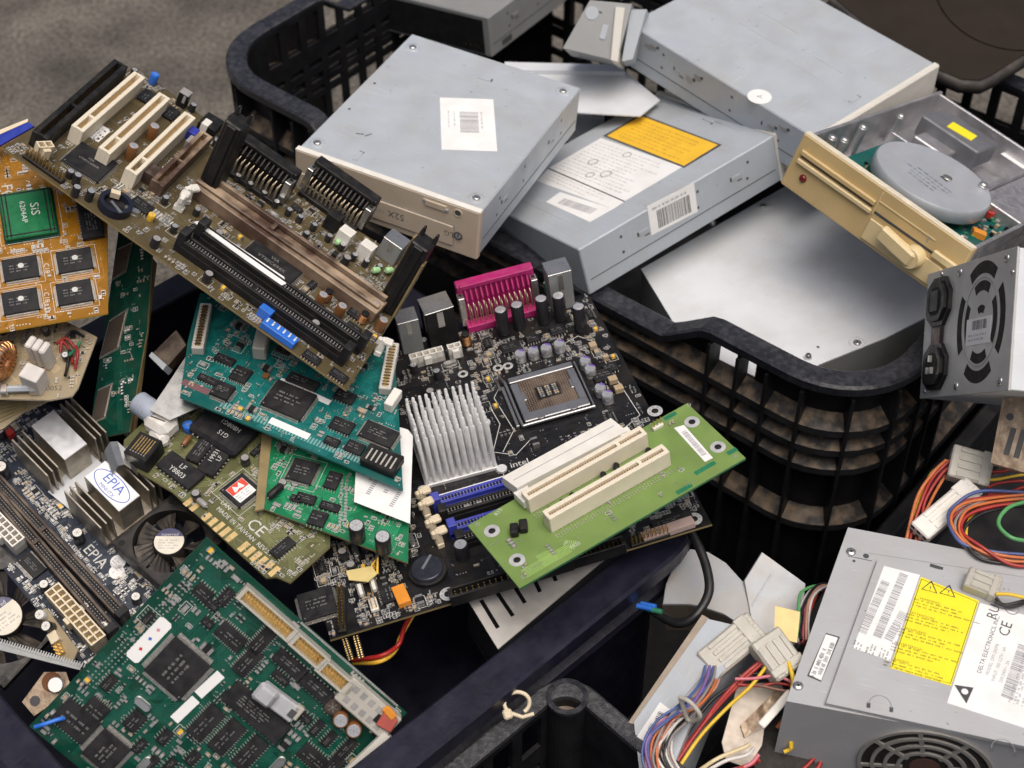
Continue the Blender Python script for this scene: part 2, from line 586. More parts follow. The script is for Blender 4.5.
@cached
def polycap(b, r, h):
    b.box(0, 0, 0, r * 2.1, r * 2.1, .8, BLACK, ch=.3)
    b.lathe(0, 0, .8, [(r, 0), (r, h * .1), (r * .93, h * .17), (r, h * .24), (r, h * .9), (r * .88, h)], CAPTOP, 20)
    pts = [(r * .84 * math.cos(a), r * .84 * math.sin(a)) for a in [math.radians(x) for x in range(-10, 105, 12)]]
    b.prism(pts, h + .78, h + .84, CAPPUR)

@cached
def slot(b, L, w, h, m, key=.78, groove=.32, gm=None, ends=2.2):
    """edge-connector slot along x: walls, groove, key bar, contacts"""
    g = w * groove
    wl = (w - g) / 2
    for sg in (1, -1):
        b.box(0, sg * (g / 2 + wl / 2), 0, L, wl, h, m, ch=.35)
    b.box(0, 0, 0, L - .6, g + .2, h * .42, gm or m)
    for x in (-L / 2 + ends / 2, L / 2 - ends / 2):
        b.box(x, 0, .1, ends, g + .3, h - .25, m)
    if key:
        b.box(-L / 2 + L * key, 0, .1, 2.2, g + .3, h - .5, m)
    n = int((L - 6) / 1.8)
    for i in range(n):
        x = -L / 2 + 3.4 + (L - 6.8) * i / (n - 1)
        for sg in (1, -1):
            b.box(x, sg * (g / 2 + .1), h * .45, .6, .5, h * .4, GOLD)
    for i in range(n):
        x = -L / 2 + 3.4 + (L - 6.8) * i / (n - 1)
        for sg in (1, -1):
            b.box(x, sg * (w / 2 + .5), 0, .5, .5, .6, SOLDER)

@cached
def dimm(b, L, m1, m2, w=7.2, h=9, latch=None):
    b.box(0, 0, 0, L, w, h * .55, m2, ch=.3)
    for sg in (1, -1):
        b.box(0, sg * (w / 2 - 1.15), h * .5, L - 9, 2.0, h * .45, m1, ch=.3)
    b.box(-L * .06, 0, h * .4, 2.5, w - 1.5, h * .52, m1)
    n = int((L - 12) / 2.1)
    for i in range(n):
        x = -L / 2 + 6 + (L - 12) * i / (n - 1)
        for sg in (1, -1):
            b.box(x, sg * 1.05, h * .5, .8, .55, h * .38, GREYC)
            b.box(x, sg * (w / 2 + .02), 1, .9, .3, h * .4, BLACK)
    for sx in (1, -1):
        b.box(sx * (L / 2 - 2.4), 0, h * .2, 5.5, w, h * 1.25, m2, ch=.4)

@cached
def latch(b, m=None):
    m = m or IVORY
    b.box(0, 0, 3, 5.0, 5.6, 11, m, ch=.9, taper=.75)
    b.box(3.0, 0, 10.5, 6.5, 6.0, 3.4, m, ch=.9)
    b.box(-2.6, 0, 8, 3, 3.4, 5.5, m, ch=.7)
    b.box(0, 0, 0, 4.5, 7, 4, m, ch=.5)

@cached
def header(b, nx, ny, body=None, h=8, p=2.54):
    b.box(0, 0, 0, nx * p, ny * p, 2.4, body or BLACK, ch=.3)
    for i in range(nx):
        for j in range(ny):
            b.box((i - (nx - 1) / 2) * p, (j - (ny - 1) / 2) * p, 2.4, .64, .64, h - 2.4, GOLD)

@cached
def shroud(b, L, w, h, m=None, nx=10, pin=None):
    """box header: open frame with two rows of pins"""
    m = m or WHITE
    t = 1.3
    for sg in (1, -1):
        b.box(0, sg * (w / 2 - t / 2), 0, L, t, h, m, ch=.3)
        b.box(sg * (L / 2 - t), 0, 0, t * 2, w - 2 * t + .2, h, m, ch=.3)
    b.box(0, 0, 0, L - 2, w - 2, h * .35, pin and GOLD or m)
    for i in range(nx):
        for sg in (1, -1):
            b.box(-L / 2 + 4 + (L - 8) * i / max(1, nx - 1), sg * w * .14, h * .3, .7, .7, h * .55, GOLD)

@cached
def atx(b, nx, ny, m=None, p=4.2, h=12.5):
    m = m or IVORY
    L, W = nx * p + 1.4, ny * p + 1.4
    t = 1.0
    b.box(0, 0, 0, L, W, h * .45, m)
    for i in range(nx + 1):
        b.box(-L / 2 + t / 2 + (L - t) * i / nx, 0, .1, t, W, h, m)
    for j in range(ny + 1):
        b.box(0, -W / 2 + t / 2 + (W - t) * j / ny, .05, L, t, h - .04, m)
    b.box(0, -W / 2 - 1.2, 2, 5, 2.6, h - 3, m, ch=.3)
    for i in range(nx):
        for j in range(ny):
            b.box((i - (nx - 1) / 2) * (L - t) / nx, (j - (ny - 1) / 2) * (W - t) / ny, h * .4, .9, .9, 3.4, GOLD)

@cached
def smdbox(b, w, h, t, m, ends=True):
    b.box(0, 0, .05, w, h, t, m, ch=.15)
    if ends:
        for sg in (1, -1):
            b.box(sg * (w / 2 - w * .1), 0, .03, w * .26, h * 1.03, t * 1.04, SOLDER)

@cached
def crystal(b, L, w, h):
    pts = []
    for sx in (1, -1):
        for k in range(9):
            a = math.radians(-90 + 180 * k / 8)
            pts.append((sx * ((L - w) / 2 + w / 2 * math.cos(a)), sx * w / 2 * math.sin(a)))
    b.prism(pts, 0, .6, STEEL)
    b.prism([(x * .93, y * .86) for x, y in pts], .6, h, STEEL)

@cached
def coil(b, R, r, wire=None, core=None, n=22):
    """toroid lying on its side plane"""
    ring = [(R * math.cos(t), 0, R + r + R * math.sin(t)) for t in np.linspace(0, 2 * math.pi, 33)]
    b.tube(ring, r * .8, core or GREYC, 10, False)
    for i in range(n):
        t = 2 * math.pi * i / n
        c = np.array([R * math.cos(t), 0, R + r + R * math.sin(t)])
        d = np.array([math.cos(t), 0, math.sin(t)])
        loop = [c + r * (math.cos(a) * d + math.sin(a) * np.array([0, 1., 0])) for a in np.linspace(0, 2 * math.pi, 11)]
        b.tube(loop, r * .24, wire or COPPER, 5, False)

@cached
def solenoid(b, r, h, n=9):
    b.cyl(0, 0, 0, r * .8, h, BLACK, 14)
    for i in range(n):
        z = h * .12 + h * .7 * i / n
        b.lathe(0, 0, z, [(r * .9, 0), (r, h * .03), (r * .9, h * .06)], COPPER, 14)

@cached
def axial(b, L, r, m, lift=1.5):
    """small cylinder lying along x on two wire legs"""
    b.tube([(-L / 2, 0, r + lift), (-L / 2 + r * .4, 0, r + lift), (L / 2 - r * .4, 0, r + lift), (L / 2, 0, r + lift)], [r * .7, r, r, r * .7], m, 12)
    for sg in (1, -1):
        b.tube([(sg * L / 2, 0, r + lift), (sg * (L / 2 + 1.2), 0, r + lift), (sg * (L / 2 + 1.6), 0, 0)], .3, SOLDER, 6)

@cached
def mountring(b, r0, r1, pads=8):
    b.ring(0, 0, 0, r0, r1, .12, mat('mount_ring_tin', (.66, .66, .64), .4, .5), 28)
    b.cyl(0, 0, 0, r0, .06, BLACK, 20, 0)
    if pads:
        for i in range(pads):
            a = 2 * math.pi * i / pads
            b.cyl((r0 + r1) / 2 * math.cos(a), (r0 + r1) / 2 * math.sin(a), .1, .45, .12, GREYC, 8, 0)

@cached
def screw(b, r=3, h=1.6, m=None):
    m = m or STEEL
    b.lathe(0, 0, 0, [(r * .95, 0), (r, h * .3), (r * .8, h * .75), (r * .45, h)], m, 18)
    b.box(0, 0, h * .8, r * .9, r * .2, h * .25, BLACK)
    b.box(0, 0, h * .8, r * .2, r * .9, h * .25, BLACK)

@cached
def portback(b, W, D, Hh, m, npin=13, ribs=True):
    """inner side of a D-sub port: body, sloping ribs, bent contact rows, metal clips. x = width, -y faces the board"""
    b.box(0, D * .30, Hh * .12, W, D * .45, Hh * .88, m, ch=.6)
    b.box(0, -D * .28, 0, W - 4, D * .5, Hh * .16, m, ch=.4)
    b.box(0, D * .05, Hh * .93, W * .93, D * .16, Hh * .1, m, ch=.3)
    for i in range(npin):
        x = -W * .40 + W * .80 * i / (npin - 1)
        if ribs:
            b.add([(x - .55, D * .10, Hh * .98), (x + .55, D * .10, Hh * .98), (x + .55, -D * .22, Hh * .72), (x - .55, -D * .22, Hh * .72), (x - .55, D * .10, Hh * .8), (x + .55, D * .10, Hh * .8), (x + .55, -D * .22, Hh * .6), (x - .55, -D * .22, Hh * .6)],
                  [(0, 3, 2, 1), (4, 5, 6, 7), (0, 4, 7, 3), (1, 2, 6, 5), (2, 3, 7, 6)], m)
        b.tube([(x, D * .1, Hh * .66), (x, -D * .28, Hh * .62), (x, -D * .36, Hh * .52), (x, -D * .38, .5)], .45, TINGOLD, 6)
        if i < npin - 1:
            xx = x + W * .40 / (npin - 1)
            b.tube([(xx, D * .1, Hh * .45), (xx, -D * .14, Hh * .42), (xx, -D * .2, Hh * .34), (xx, -D * .21, .5)], .45, TINGOLD, 6)
    for sg in (1, -1):
        b.box(sg * (W / 2 - 1.5), -D * .05, Hh * .1, 4.6, D * .42, Hh * .72, STEEL, ch=.3)
        b.cyl(sg * (W / 2 - 1.5), -D * .02, Hh * .82, 1.4, .2, BLACK, 12, 0)

@cached
def metalbox(b, W, D, Hh, top=None, side=None):
    b.box(0, 0, 0, W, D, Hh - .5, side or BLACK, ch=.3)
    b.box(0, 0, Hh - .5, W + .4, D + .4, .6, top or STEEL, ch=.2)
    b.box(0, -D / 2 - .15, Hh * .55, W * .22, .3, Hh * .4, top or STEEL)
    for sg in (1, -1):
        b.box(sg * (W / 2 + .15), -D * .2, Hh * .4, .4, 2, Hh * .5, top or STEEL)

@cached
def jack(b, W, D, Hh, m=None):
    b.box(0, 0, 0, W, D, Hh, m or BLACK, ch=.5)
    for i in range(6):
        b.box(-W * .3 + W * .6 * i / 5, D * .05, Hh, .7, D * .62, .25, GOLD)
        b.cyl(-W * .3 + W * .6 * i / 5, -D * .32, Hh, .55, .35, SOLDER, 8, 0)

@cached
def pinsink(b, W, D, Hh, nx, ny, r=1.2):
    b.box(0, 0, 0, W, D, 3, ALU, ch=.4)
    for sx, sy in ((1, 1), (1, -1), (-1, 1), (-1, -1)):
        b.cyl(sx * (W / 2 + 2), sy * (D / 2 + 1), 0, 3.6, 2.4, ALU, 14)
    rnd = random.Random(4)
    for i in range(nx):
        for j in range(ny):
            x, y = -W / 2 + 2.2 + (W - 4.4) * i / (nx - 1), -D / 2 + 2.2 + (D - 4.4) * j / (ny - 1)
            b.lathe(x + rnd.uniform(-.45, .45), y + rnd.uniform(-.45, .45), 3, [(r * 1.2, 0), (r * .9, Hh - 3.4), (r * .55, Hh - 3)], ALU, 8)

@cached
def finsink(b, W, D, Hh, plate, n=3):
    """fins along x; raised plate in the middle carries a label"""
    b.box(0, 0, 0, W, D, 4, ALUB, ch=.4)
    for i in range(n):
        for sg in (1, -1):
            y = sg * (plate / 2 + 2 + (D / 2 - plate / 2 - 2.6) * (i + 1) / n)
            b.box(0, y, 3, W, 1.3, Hh - 3 - i * .6, ALUB, ch=.25)
    b.box(0, 0, 3, W * .96, plate, Hh - 3, ALUB, ch=.3)

@cached
def cpusocket(b, S):
    b.box(0, 0, 0, S, S, 3.2, BLACK, ch=.4)
    z = 3.2
    STL = mat('socket_frame_steel', (.42, .42, .42), .32, .85, var=.05, vs=60, rv=.05)
    t = 5.5
    # stamped steel load plate with a stepped window
    for (x, y, sx, sy) in ((0, S / 2 - t / 2, S, t), (0, -S / 2 + t * .75, S, t * 1.5), (-S / 2 + t / 2, 0, t, S - t * 2.45), (S / 2 - t / 2, 0, t, S - t * 2.45)):
        b.box(x, y, z, sx, sy, 1.7, STL, ch=.5)
    for sg in (1, -1):
        b.box(sg * (S / 2 - t - .8), 2, z, 2.2, 9, 1.5, STL, ch=.4)
    for k in (-1, 1):
        b.cyl(k * S * .25, -S / 2 + 3, z + 1, 3.8, .9, STL, 16)
    inner = S - 2 * t
    b.box(0, 1.5, z - .6, inner + 3, inner + 1, 1.0, DKBROWN)
    # contact field
    nn = 21
    PADM = mat('socket_field', (.20, .15, .115), .5, .2, var=.2)
    for i in range(nn):
        for j in range(nn):
            if 5 <= i < 16 and 6 <= j < 15:
                continue
            b.box(-inner / 2 + 1 + (inner - 2) * i / (nn - 1), 1.5 - inner / 2 + 1 + (inner - 2) * j / (nn - 1), z + .4, .95, .95, .35, PADM)
    b.box(0, 1.5, z + .39, inner * .46, inner * .36, .1, BLACK)
    rnd = random.Random(3)
    for i in range(3):
        for j in range(5):
            for k in range(2):
                b.box(-5.6 + i * 5.0 + k * 1.7, -3.6 + 1.5 + j * 2.1 - .6, z + .5, 1.3, 1.5, .7, rnd.choice((SOLDER, TAN, GREYC)))
    # hinge bar and lever
    b.tube([(-S / 2 - 2, -S / 2 - 1.5, 3), (S / 2 + 2.5, -S / 2 - 1.5, 3)], 1.2, STL, 10)
    b.tube([(-S / 2 - 2, -S / 2 - 2, 3.5), (-S / 2 - 2.6, -S / 2 + 4, 4.5), (-S / 2 - 2.6, S / 2 - 4, 4.5), (-S / 2 - 4.5, S / 2 + 2, 5), (-S / 2 - 7.5, S / 2 + 1, 5), (-S / 2 - 7.5, S / 2 - 10, 5)], 1.0, STL, 10)
    b.tube([(S / 2 + 2, -S / 2 - 1.5, 3), (S / 2 + 2.2, S / 2, 3.2)], .7, STL, 8)
    b.box(-S / 2 - 5, -2, 0, 2.4, S * .9, 2.6, STL, ch=.4)

@cached
def coincell(b, r):
    b.cyl(0, 0, 0, r, 3.2, BLACK, 28)
    b.lathe(0, 0, 3.2, [(r * .86, 0), (r * .84, 2.0), (r * .78, 2.3)], mat('battery_dark', (.05, .055, .07), .3, .6), 28)
    b.box(r * .2, r * .3, 5.4, r * 1.0, 1.8, .4, STEEL, 30, ch=.1)

@cached
def dipswitch(b, L, w, h, n=8, m=None):
    b.box(0, 0, 0, L, w, h, m or BLUELT, ch=.4)
    for i in range(n):
        x = -L / 2 + 2 + (L - 4) * i / (n - 1)
        b.box(x, w * .08, h - .3, 1.1, w * .45, .35, WHITE)
        b.box(x, w * .2, h, .9, 1.2, .9, WHITE)

# ---------------------------------------------------------------- circuit boards
class Board:
    def __init__(s, name, label, frame, outline, m, th=1.6, group=None, cat='circuit board', seed=1, ntr=60, edge=None, dens=1.0, back=False):
        s.fr, s.rnd = frame, random.Random(seed)
        s.root = thing(name, label, cat, frame, group)
        s.occ = []
        s.out = outline
        s.m = m
        xs, ys = [p[0] for p in outline], [p[1] for p in outline]
        s.bb = (min(xs), min(ys), max(xs), max(ys))
        b = MB()
        n = len(outline)
        if sum(outline[i][0] * outline[(i + 1) % n][1] - outline[(i + 1) % n][0] * outline[i][1] for i in range(n)) < 0:
            outline = outline[::-1]
        V = [(*p, -th) for p in outline] + [(*p, 0) for p in outline]
        b.add(V, [tuple(reversed(range(n))), tuple(range(n, 2 * n))], m)
        b.add(V, [(i, (i + 1) % n, n + (i + 1) % n, n + i) for i in range(n)], edge or EDGE)
        s.b = b
        s.tm = trace_mat(m)
        s.traces(ntr)
        s.small = MB()
        s.silk = MB()
    def inside(s, x, y, mg=1.0):
        n, c = len(s.out), False
        for i in range(n):
            (x1, y1), (x2, y2) = s.out[i], s.out[(i + 1) % n]
            if (y1 > y) != (y2 > y) and x < (x2 - x1) * (y - y1) / (y2 - y1) + x1:
                c = not c
            dx, dy = x2 - x1, y2 - y1
            L = math.hypot(dx, dy)
            t = max(0, min(1, ((x - x1) * dx + (y - y1) * dy) / (L * L)))
            if math.hypot(x1 + t * dx - x, y1 + t * dy - y) < mg:
                return False
        return c
    def traces(s, k):
        x0, y0, x1, y1 = s.bb
        rnd = s.rnd
        dirs = [(1, 0), (.7071, .7071), (0, 1), (-.7071, .7071), (-1, 0), (-.7071, -.7071), (0, -1), (.7071, -.7071)]
        for _ in range(k):
            n = rnd.choice((2, 3, 4, 6, 8, 10))
            pitch = rnd.choice((.8, 1.0, 1.2))
            w = pitch * .45
            d = rnd.randrange(8)
            x, y = rnd.uniform(x0, x1), rnd.uniform(y0, y1)
            path = [(x, y)]
            for q in range(rnd.choice((2, 3, 4))):
                L = rnd.uniform(6, 34)
                x, y = x + dirs[d][0] * L, y + dirs[d][1] * L
                path.append((x, y))
                d = (d + rnd.choice((1, -1))) % 8
            for i in range(n):
                o = (i - n / 2) * pitch
                for a, c in zip(path, path[1:]):
                    dx, dy = c[0] - a[0], c[1] - a[1]
                    L = math.hypot(dx, dy)
                    nx, ny = -dy / L, dx / L
                    cx, cy = (a[0] + c[0]) / 2 + nx * o, (a[1] + c[1]) / 2 + ny * o
                    if s.inside(a[0] + nx * o, a[1] + ny * o, 1.5) and s.inside(c[0] + nx * o, c[1] + ny * o, 1.5):
                        s.b.quad(cx, cy, .012 + .002 * (_ % 5), L + pitch * .3, w, s.tm, math.degrees(math.atan2(dy, dx)))
                e = path[-1]
                if s.inside(e[0], e[1] + o, 1.5) and rnd.random() < .6:
                    s.b.cyl(e[0] + rnd.uniform(-.4, .4), e[1] + o, .01, .42, .04, SOLDER, 6, 0)
    def place(s, me, name, x, y, rot=0, foot=None, z=0, parent=None, label=None, silk=False, R=None):
        o = part(parent or s.root, me, name, (x, y, z), rot, R, label)
        if foot:
            c, sn = abs(math.cos(math.radians(rot))), abs(math.sin(math.radians(rot)))
            w, h = foot[0] * c + foot[1] * sn, foot[0] * sn + foot[1] * c
            s.occ.append((x - w / 2, y - h / 2, x + w / 2, y + h / 2))
            if silk:
                s.frame_silk(x, y, foot[0] + 2, foot[1] + 2, rot)
        return o
    def P(s, me, name, u, v, rot=0, foot=None, h=0, **k):
        x, y = s.fr.uv(u, v, h)
        return s.place(me, name, x, y, rot, foot, **k)
    def frame_silk(s, x, y, w, h, rot=0, t=.3):
        c, sn = math.cos(math.radians(rot)), math.sin(math.radians(rot))
        for (px, py, a, b) in ((0, h / 2, w, t), (0, -h / 2, w, t), (w / 2, 0, t, h), (-w / 2, 0, t, h)):
            s.silk.quad(x + px * c - py * sn, y + px * sn + py * c, .03, a, b, SILK, rot)
    def txt(s, st, u, v, size, rot=0, m=None, align='c', h=0):
        x, y = s.fr.uv(u, v, h)
        w_ = len(st) * size * .8
        c, sn = abs(math.cos(math.radians(rot))), abs(math.sin(math.radians(rot)))
        s.occ.append((x - (w_ * c + size * sn) / 2 - .5, y - (w_ * sn + size * c) / 2 - .5, x + (w_ * c + size * sn) / 2 + .5, y + (w_ * sn + size * c) / 2 + .5))
        s.silk.text(st, x, y, .035, size, m or SILK, rot, align)
    def free(s, x, y, r):
        return s.inside(x, y, r + .8) and not any(a - r < x < c + r and b - r < y < d + r for a, b, c, d in s.occ)
    def smd(s, n, region=None, seed=0, cols=None, silk=.7, sizes=((2.0, 1.2), (1.6, .8), (3.2, 1.6), (2.0, 1.2))):
        """tiny chip resistors and capacitors in small rows, some with printed outlines and designators"""
        rnd = random.Random(seed + 7)
        cols = cols or (TAN, TAN, GREYC, CHIP, CHIP)
        x0, y0, x1, y1 = region or s.bb
        if region and len(region) == 4 and isinstance(region[0], tuple):
            q = [s.fr.uv(*p) for p in region]
            x0, x1 = min(p[0] for p in q), max(p[0] for p in q)
            y0, y1 = min(p[1] for p in q), max(p[1] for p in q)
        made = tries = 0
        while made < n and tries < n * 12:
            tries += 1
            w, h = rnd.choice(sizes)
            x, y = rnd.uniform(x0, x1), rnd.uniform(y0, y1)
            rot = rnd.choice((0, 90))
            k = rnd.choice((1, 1, 2, 3, 4))
            col = rnd.choice(cols)
            for i in range(k):
                px, py = (x, y + i * (h + 1.2)) if rot == 0 else (x + i * (h + 1.2), y)
                if not s.free(px, py, w * .6):
                    continue
                t = min(1.2, h * .6)
                s.small.box(px, py, .04, w, h, t, col, rot)
                c, sn = math.cos(math.radians(rot)), math.sin(math.radians(rot))
                for sg in (1, -1):
                    s.small.box(px + sg * w * .42 * c, py + sg * w * .42 * sn, .03, w * .3, h * 1.05, t * 1.05, SOLDER, rot)
                s.occ.append((px - .2, py - .2, px + .2, py + .2))
                made += 1
                if rnd.random() < silk:
                    if rnd.random() < .55:
                        s.frame_silk(px, py, w + 1.4, h + 1.0, rot, .28)
                    else:
                        s.silk.text(rnd.choice('RCLQD') + str(rnd.randrange(10, 399)), px + rnd.uniform(-1, 1), py + h + 1.2, .035, 1.0, SILK, rnd.choice((0, 90)))
    def scatter(s, n, seed=0, region=None, caps=True):
        """mid-sized parts put where the board is still free"""
        rnd = random.Random(seed + 3)
        x0, y0, x1, y1 = s.bb
        if region:
            q = [s.fr.uv(*p) for p in region]
            x0, x1, y0, y1 = min(p[0] for p in q), max(p[0] for p in q), min(p[1] for p in q), max(p[1] for p in q)
        kinds = [(lambda: soic(8, 5, 4), 'chip', 8, 8), (lambda: soic(10, 4.4, 7), 'chip', 10, 8), (lambda: smdbox(6, 3.4, 2.2, TAN), 'capacitor', 6, 4), (lambda: smdbox(7, 4.4, 3, BLACK), 'diode', 7, 5),
                 (lambda: smdbox(5, 2.6, 1.2, GREYC), 'resistor', 5, 3), (lambda: smdbox(6.4, 3.2, 1.2, CHIP), 'resistor_pack', 7, 4), (lambda: smdbox(4, 3, 2.4, YEL), 'capacitor', 4, 4)]
        if caps:
            kinds += [(lambda: ecap(2.4, 5.5), 'capacitor', 5, 5), (lambda: ecap(3.0, 7, None, GREYC), 'capacitor', 6, 6), (lambda: crystal(10, 4, 3.4), 'crystal', 10, 5)]
        done = tries = 0
        while done < n and tries < n * 40:
            tries += 1
            f, nm, w, h = rnd.choice(kinds)
            r = rnd.choice((0, 90))
            if r:
                w, h = h, w
            x, y = rnd.uniform(x0, x1), rnd.uniform(y0, y1)
            if all(s.free(x + dx * w / 2, y + dy * h / 2, .6) for dx in (-1, 0, 1) for dy in (-1, 0, 1)):
                s.place(f(), nm, x, y, r, (w, h) if not r else (h, w), silk=rnd.random() < .4)
                done += 1
    def vias(s, n, seed=0):
        rnd = random.Random(seed + 11)
        x0, y0, x1, y1 = s.bb
        for _ in range(n):
            x, y = rnd.uniform(x0, x1), rnd.uniform(y0, y1)
            k = rnd.choice((1, 1, 2, 4))
            for i in range(k):
                if s.free(x + i * 1.8, y, .6):
                    s.silk.cyl(x + i * 1.8, y, .012, .5, .05, SOLDER, 7, 0)
    def finish(s):
        b = len(s.b.v)
        s.b.v += s.silk.v
        mp = [s.b.mi(m) for m in s.silk.mats]
        s.b.f += [tuple(i + b for i in f) for f in s.silk.f]
        s.b.m += [mp[k] for k in s.silk.m]
        s.b.sm += s.silk.sm
        part(s.root, s.b, 'board_panel')
        if s.small.v:
            part(s.root, s.small, 'surface_components', kind='stuff')
        return s.root
# ---------------------------------------------------------------- camera, light, ground
cam = bpy.data.cameras.new('camera')
cam.sensor_width = 36
cam.lens = FPX / 1024 * 36
cam.clip_start, cam.clip_end = .05, 200
cam.dof.use_dof = True
cam.dof.focus_distance = 1.03
cam.dof.aperture_fstop = 10.0
co = bpy.data.objects.new('camera', cam)
COL.objects.link(co)
co.location = (0, 0, CAMH * MM)
co.rotation_euler = (math.radians(90) - PITCH, 0, 0)
SC.camera = co

SUN_EL, SUN_AZ = math.radians(74), math.radians(150)      # azimuth measured from +y (away from the camera) towards +x
w = bpy.data.worlds.new('World')
SC.world = w
w.use_nodes = True
nt = w.node_tree
sky = nt.nodes.new('ShaderNodeTexSky')
sky.sky_type = 'NISHITA'
sky.sun_disc = False
sky.sun_elevation = SUN_EL
sky.sun_rotation = SUN_AZ
sky.air_density, sky.dust_density, sky.ozone_density = .8, 10.0, .6
nt.links.new(sky.outputs[0], nt.nodes['Background'].inputs[0])
nt.nodes['Background'].inputs[1].default_value = .092
sl = bpy.data.lights.new('sun', 'SUN')
sl.energy, sl.angle, sl.color = 1.75, math.radians(55), (1, .975, .945)
so = bpy.data.objects.new('sun', sl)
COL.objects.link(so)
d = Vector((math.sin(SUN_AZ) * math.cos(SUN_EL), math.cos(SUN_AZ) * math.cos(SUN_EL), math.sin(SUN_EL)))
so.rotation_euler = d.to_track_quat('Z', 'Y').to_euler()
so.location = d * 3
SC.view_settings.view_transform = 'Standard'
SC.view_settings.look = 'None'
SC.view_settings.exposure = 0.0
SC.view_settings.gamma = 1.0
SC.cycles.max_bounces = 6
SC.cycles.use_denoising = True

def concrete():
    m = bpy.data.materials.new('rough_concrete')
    m.use_nodes = True
    N, L = m.node_tree.nodes, m.node_tree.links
    tc = N.new('ShaderNodeTexCoord')
    def nz(s, d):
        n = N.new('ShaderNodeTexNoise')
        n.inputs['Scale'].default_value, n.inputs['Detail'].default_value = s, d
        L.new(tc.outputs['Object'], n.inputs['Vector'])
        return n.outputs['Fac']
    cr = N.new('ShaderNodeValToRGB')
    cr.color_ramp.elements[0].position, cr.color_ramp.elements[1].position = .34, .68
    cr.color_ramp.elements[0].color, cr.color_ramp.elements[1].color = (.072, .066, .057, 1), (.175, .160, .138, 1)
    L.new(nz(9, 9), cr.inputs[0])
    sp = N.new('ShaderNodeValToRGB')
    sp.color_ramp.elements[0].position, sp.color_ramp.elements[1].position = .36, .62
    sp.color_ramp.elements[0].color, sp.color_ramp.elements[1].color = (.46, .455, .45, 1), (1.15, 1.13, 1.1, 1)
    L.new(nz(190, 9), sp.inputs[0])
    mx = N.new('ShaderNodeMix')
    mx.data_type, mx.blend_type = 'RGBA', 'MULTIPLY'
    mx.inputs[0].default_value = 1
    L.new(cr.outputs[0], mx.inputs[6])
    L.new(sp.outputs[0], mx.inputs[7])
    b = N['Principled BSDF']
    L.new(mx.outputs[2], b.inputs['Base Color'])
    b.inputs['Roughness'].default_value = .9
    bp = N.new('ShaderNodeBump')
    bp.inputs['Strength'].default_value, bp.inputs['Distance'].default_value = .9, .004
    L.new(nz(110, 8), bp.inputs['Height'])
    L.new(bp.outputs[0], b.inputs['Normal'])
    return m
g = MB()
g.add([(-40000, -3000, 0), (40000, -3000, 0), (40000, 60000, 0), (-40000, 60000, 0)], [(0, 1, 2, 3)], concrete())
solo(g, 'ground', None, None, WORLD, kind='structure')

# ---------------------------------------------------------------- crates
def rrect(W, D, r, off, n=9):
    """rounded rectangle, counter-clockwise from the start of side y=0; returns (x, y, nx, ny, dist to nearest corner, side)"""
    out = []
    cs = [(W - r, r, -90), (W - r, D - r, 0), (r, D - r, 90), (r, r, 180)]
    starts = [((r, 0), (W - r, 0), (0, -1)), ((W, r), (W, D - r), (1, 0)), ((W - r, D), (r, D), (0, 1)), ((0, D - r), (0, r), (-1, 0))]
    for k in range(4):
        (a, b, nn) = starts[k]
        L = math.hypot(b[0] - a[0], b[1] - a[1])
        m = int(L / 8)
        for i in range(m + 1):
            t = i / m
            x, y = a[0] + (b[0] - a[0]) * t, a[1] + (b[1] - a[1]) * t
            dist = min(t * L, (1 - t) * L) + r
            out.append((x + nn[0] * off, y + nn[1] * off, nn[0], nn[1], dist, k))
        cx, cy, a0 = cs[k]
        for i in range(1, n):
            a = math.radians(a0 + 90 * i / n)
            out.append((cx + (r + off) * math.cos(a), cy + (r + off) * math.sin(a), math.cos(a), math.sin(a), 0, 10 + k))
    return out

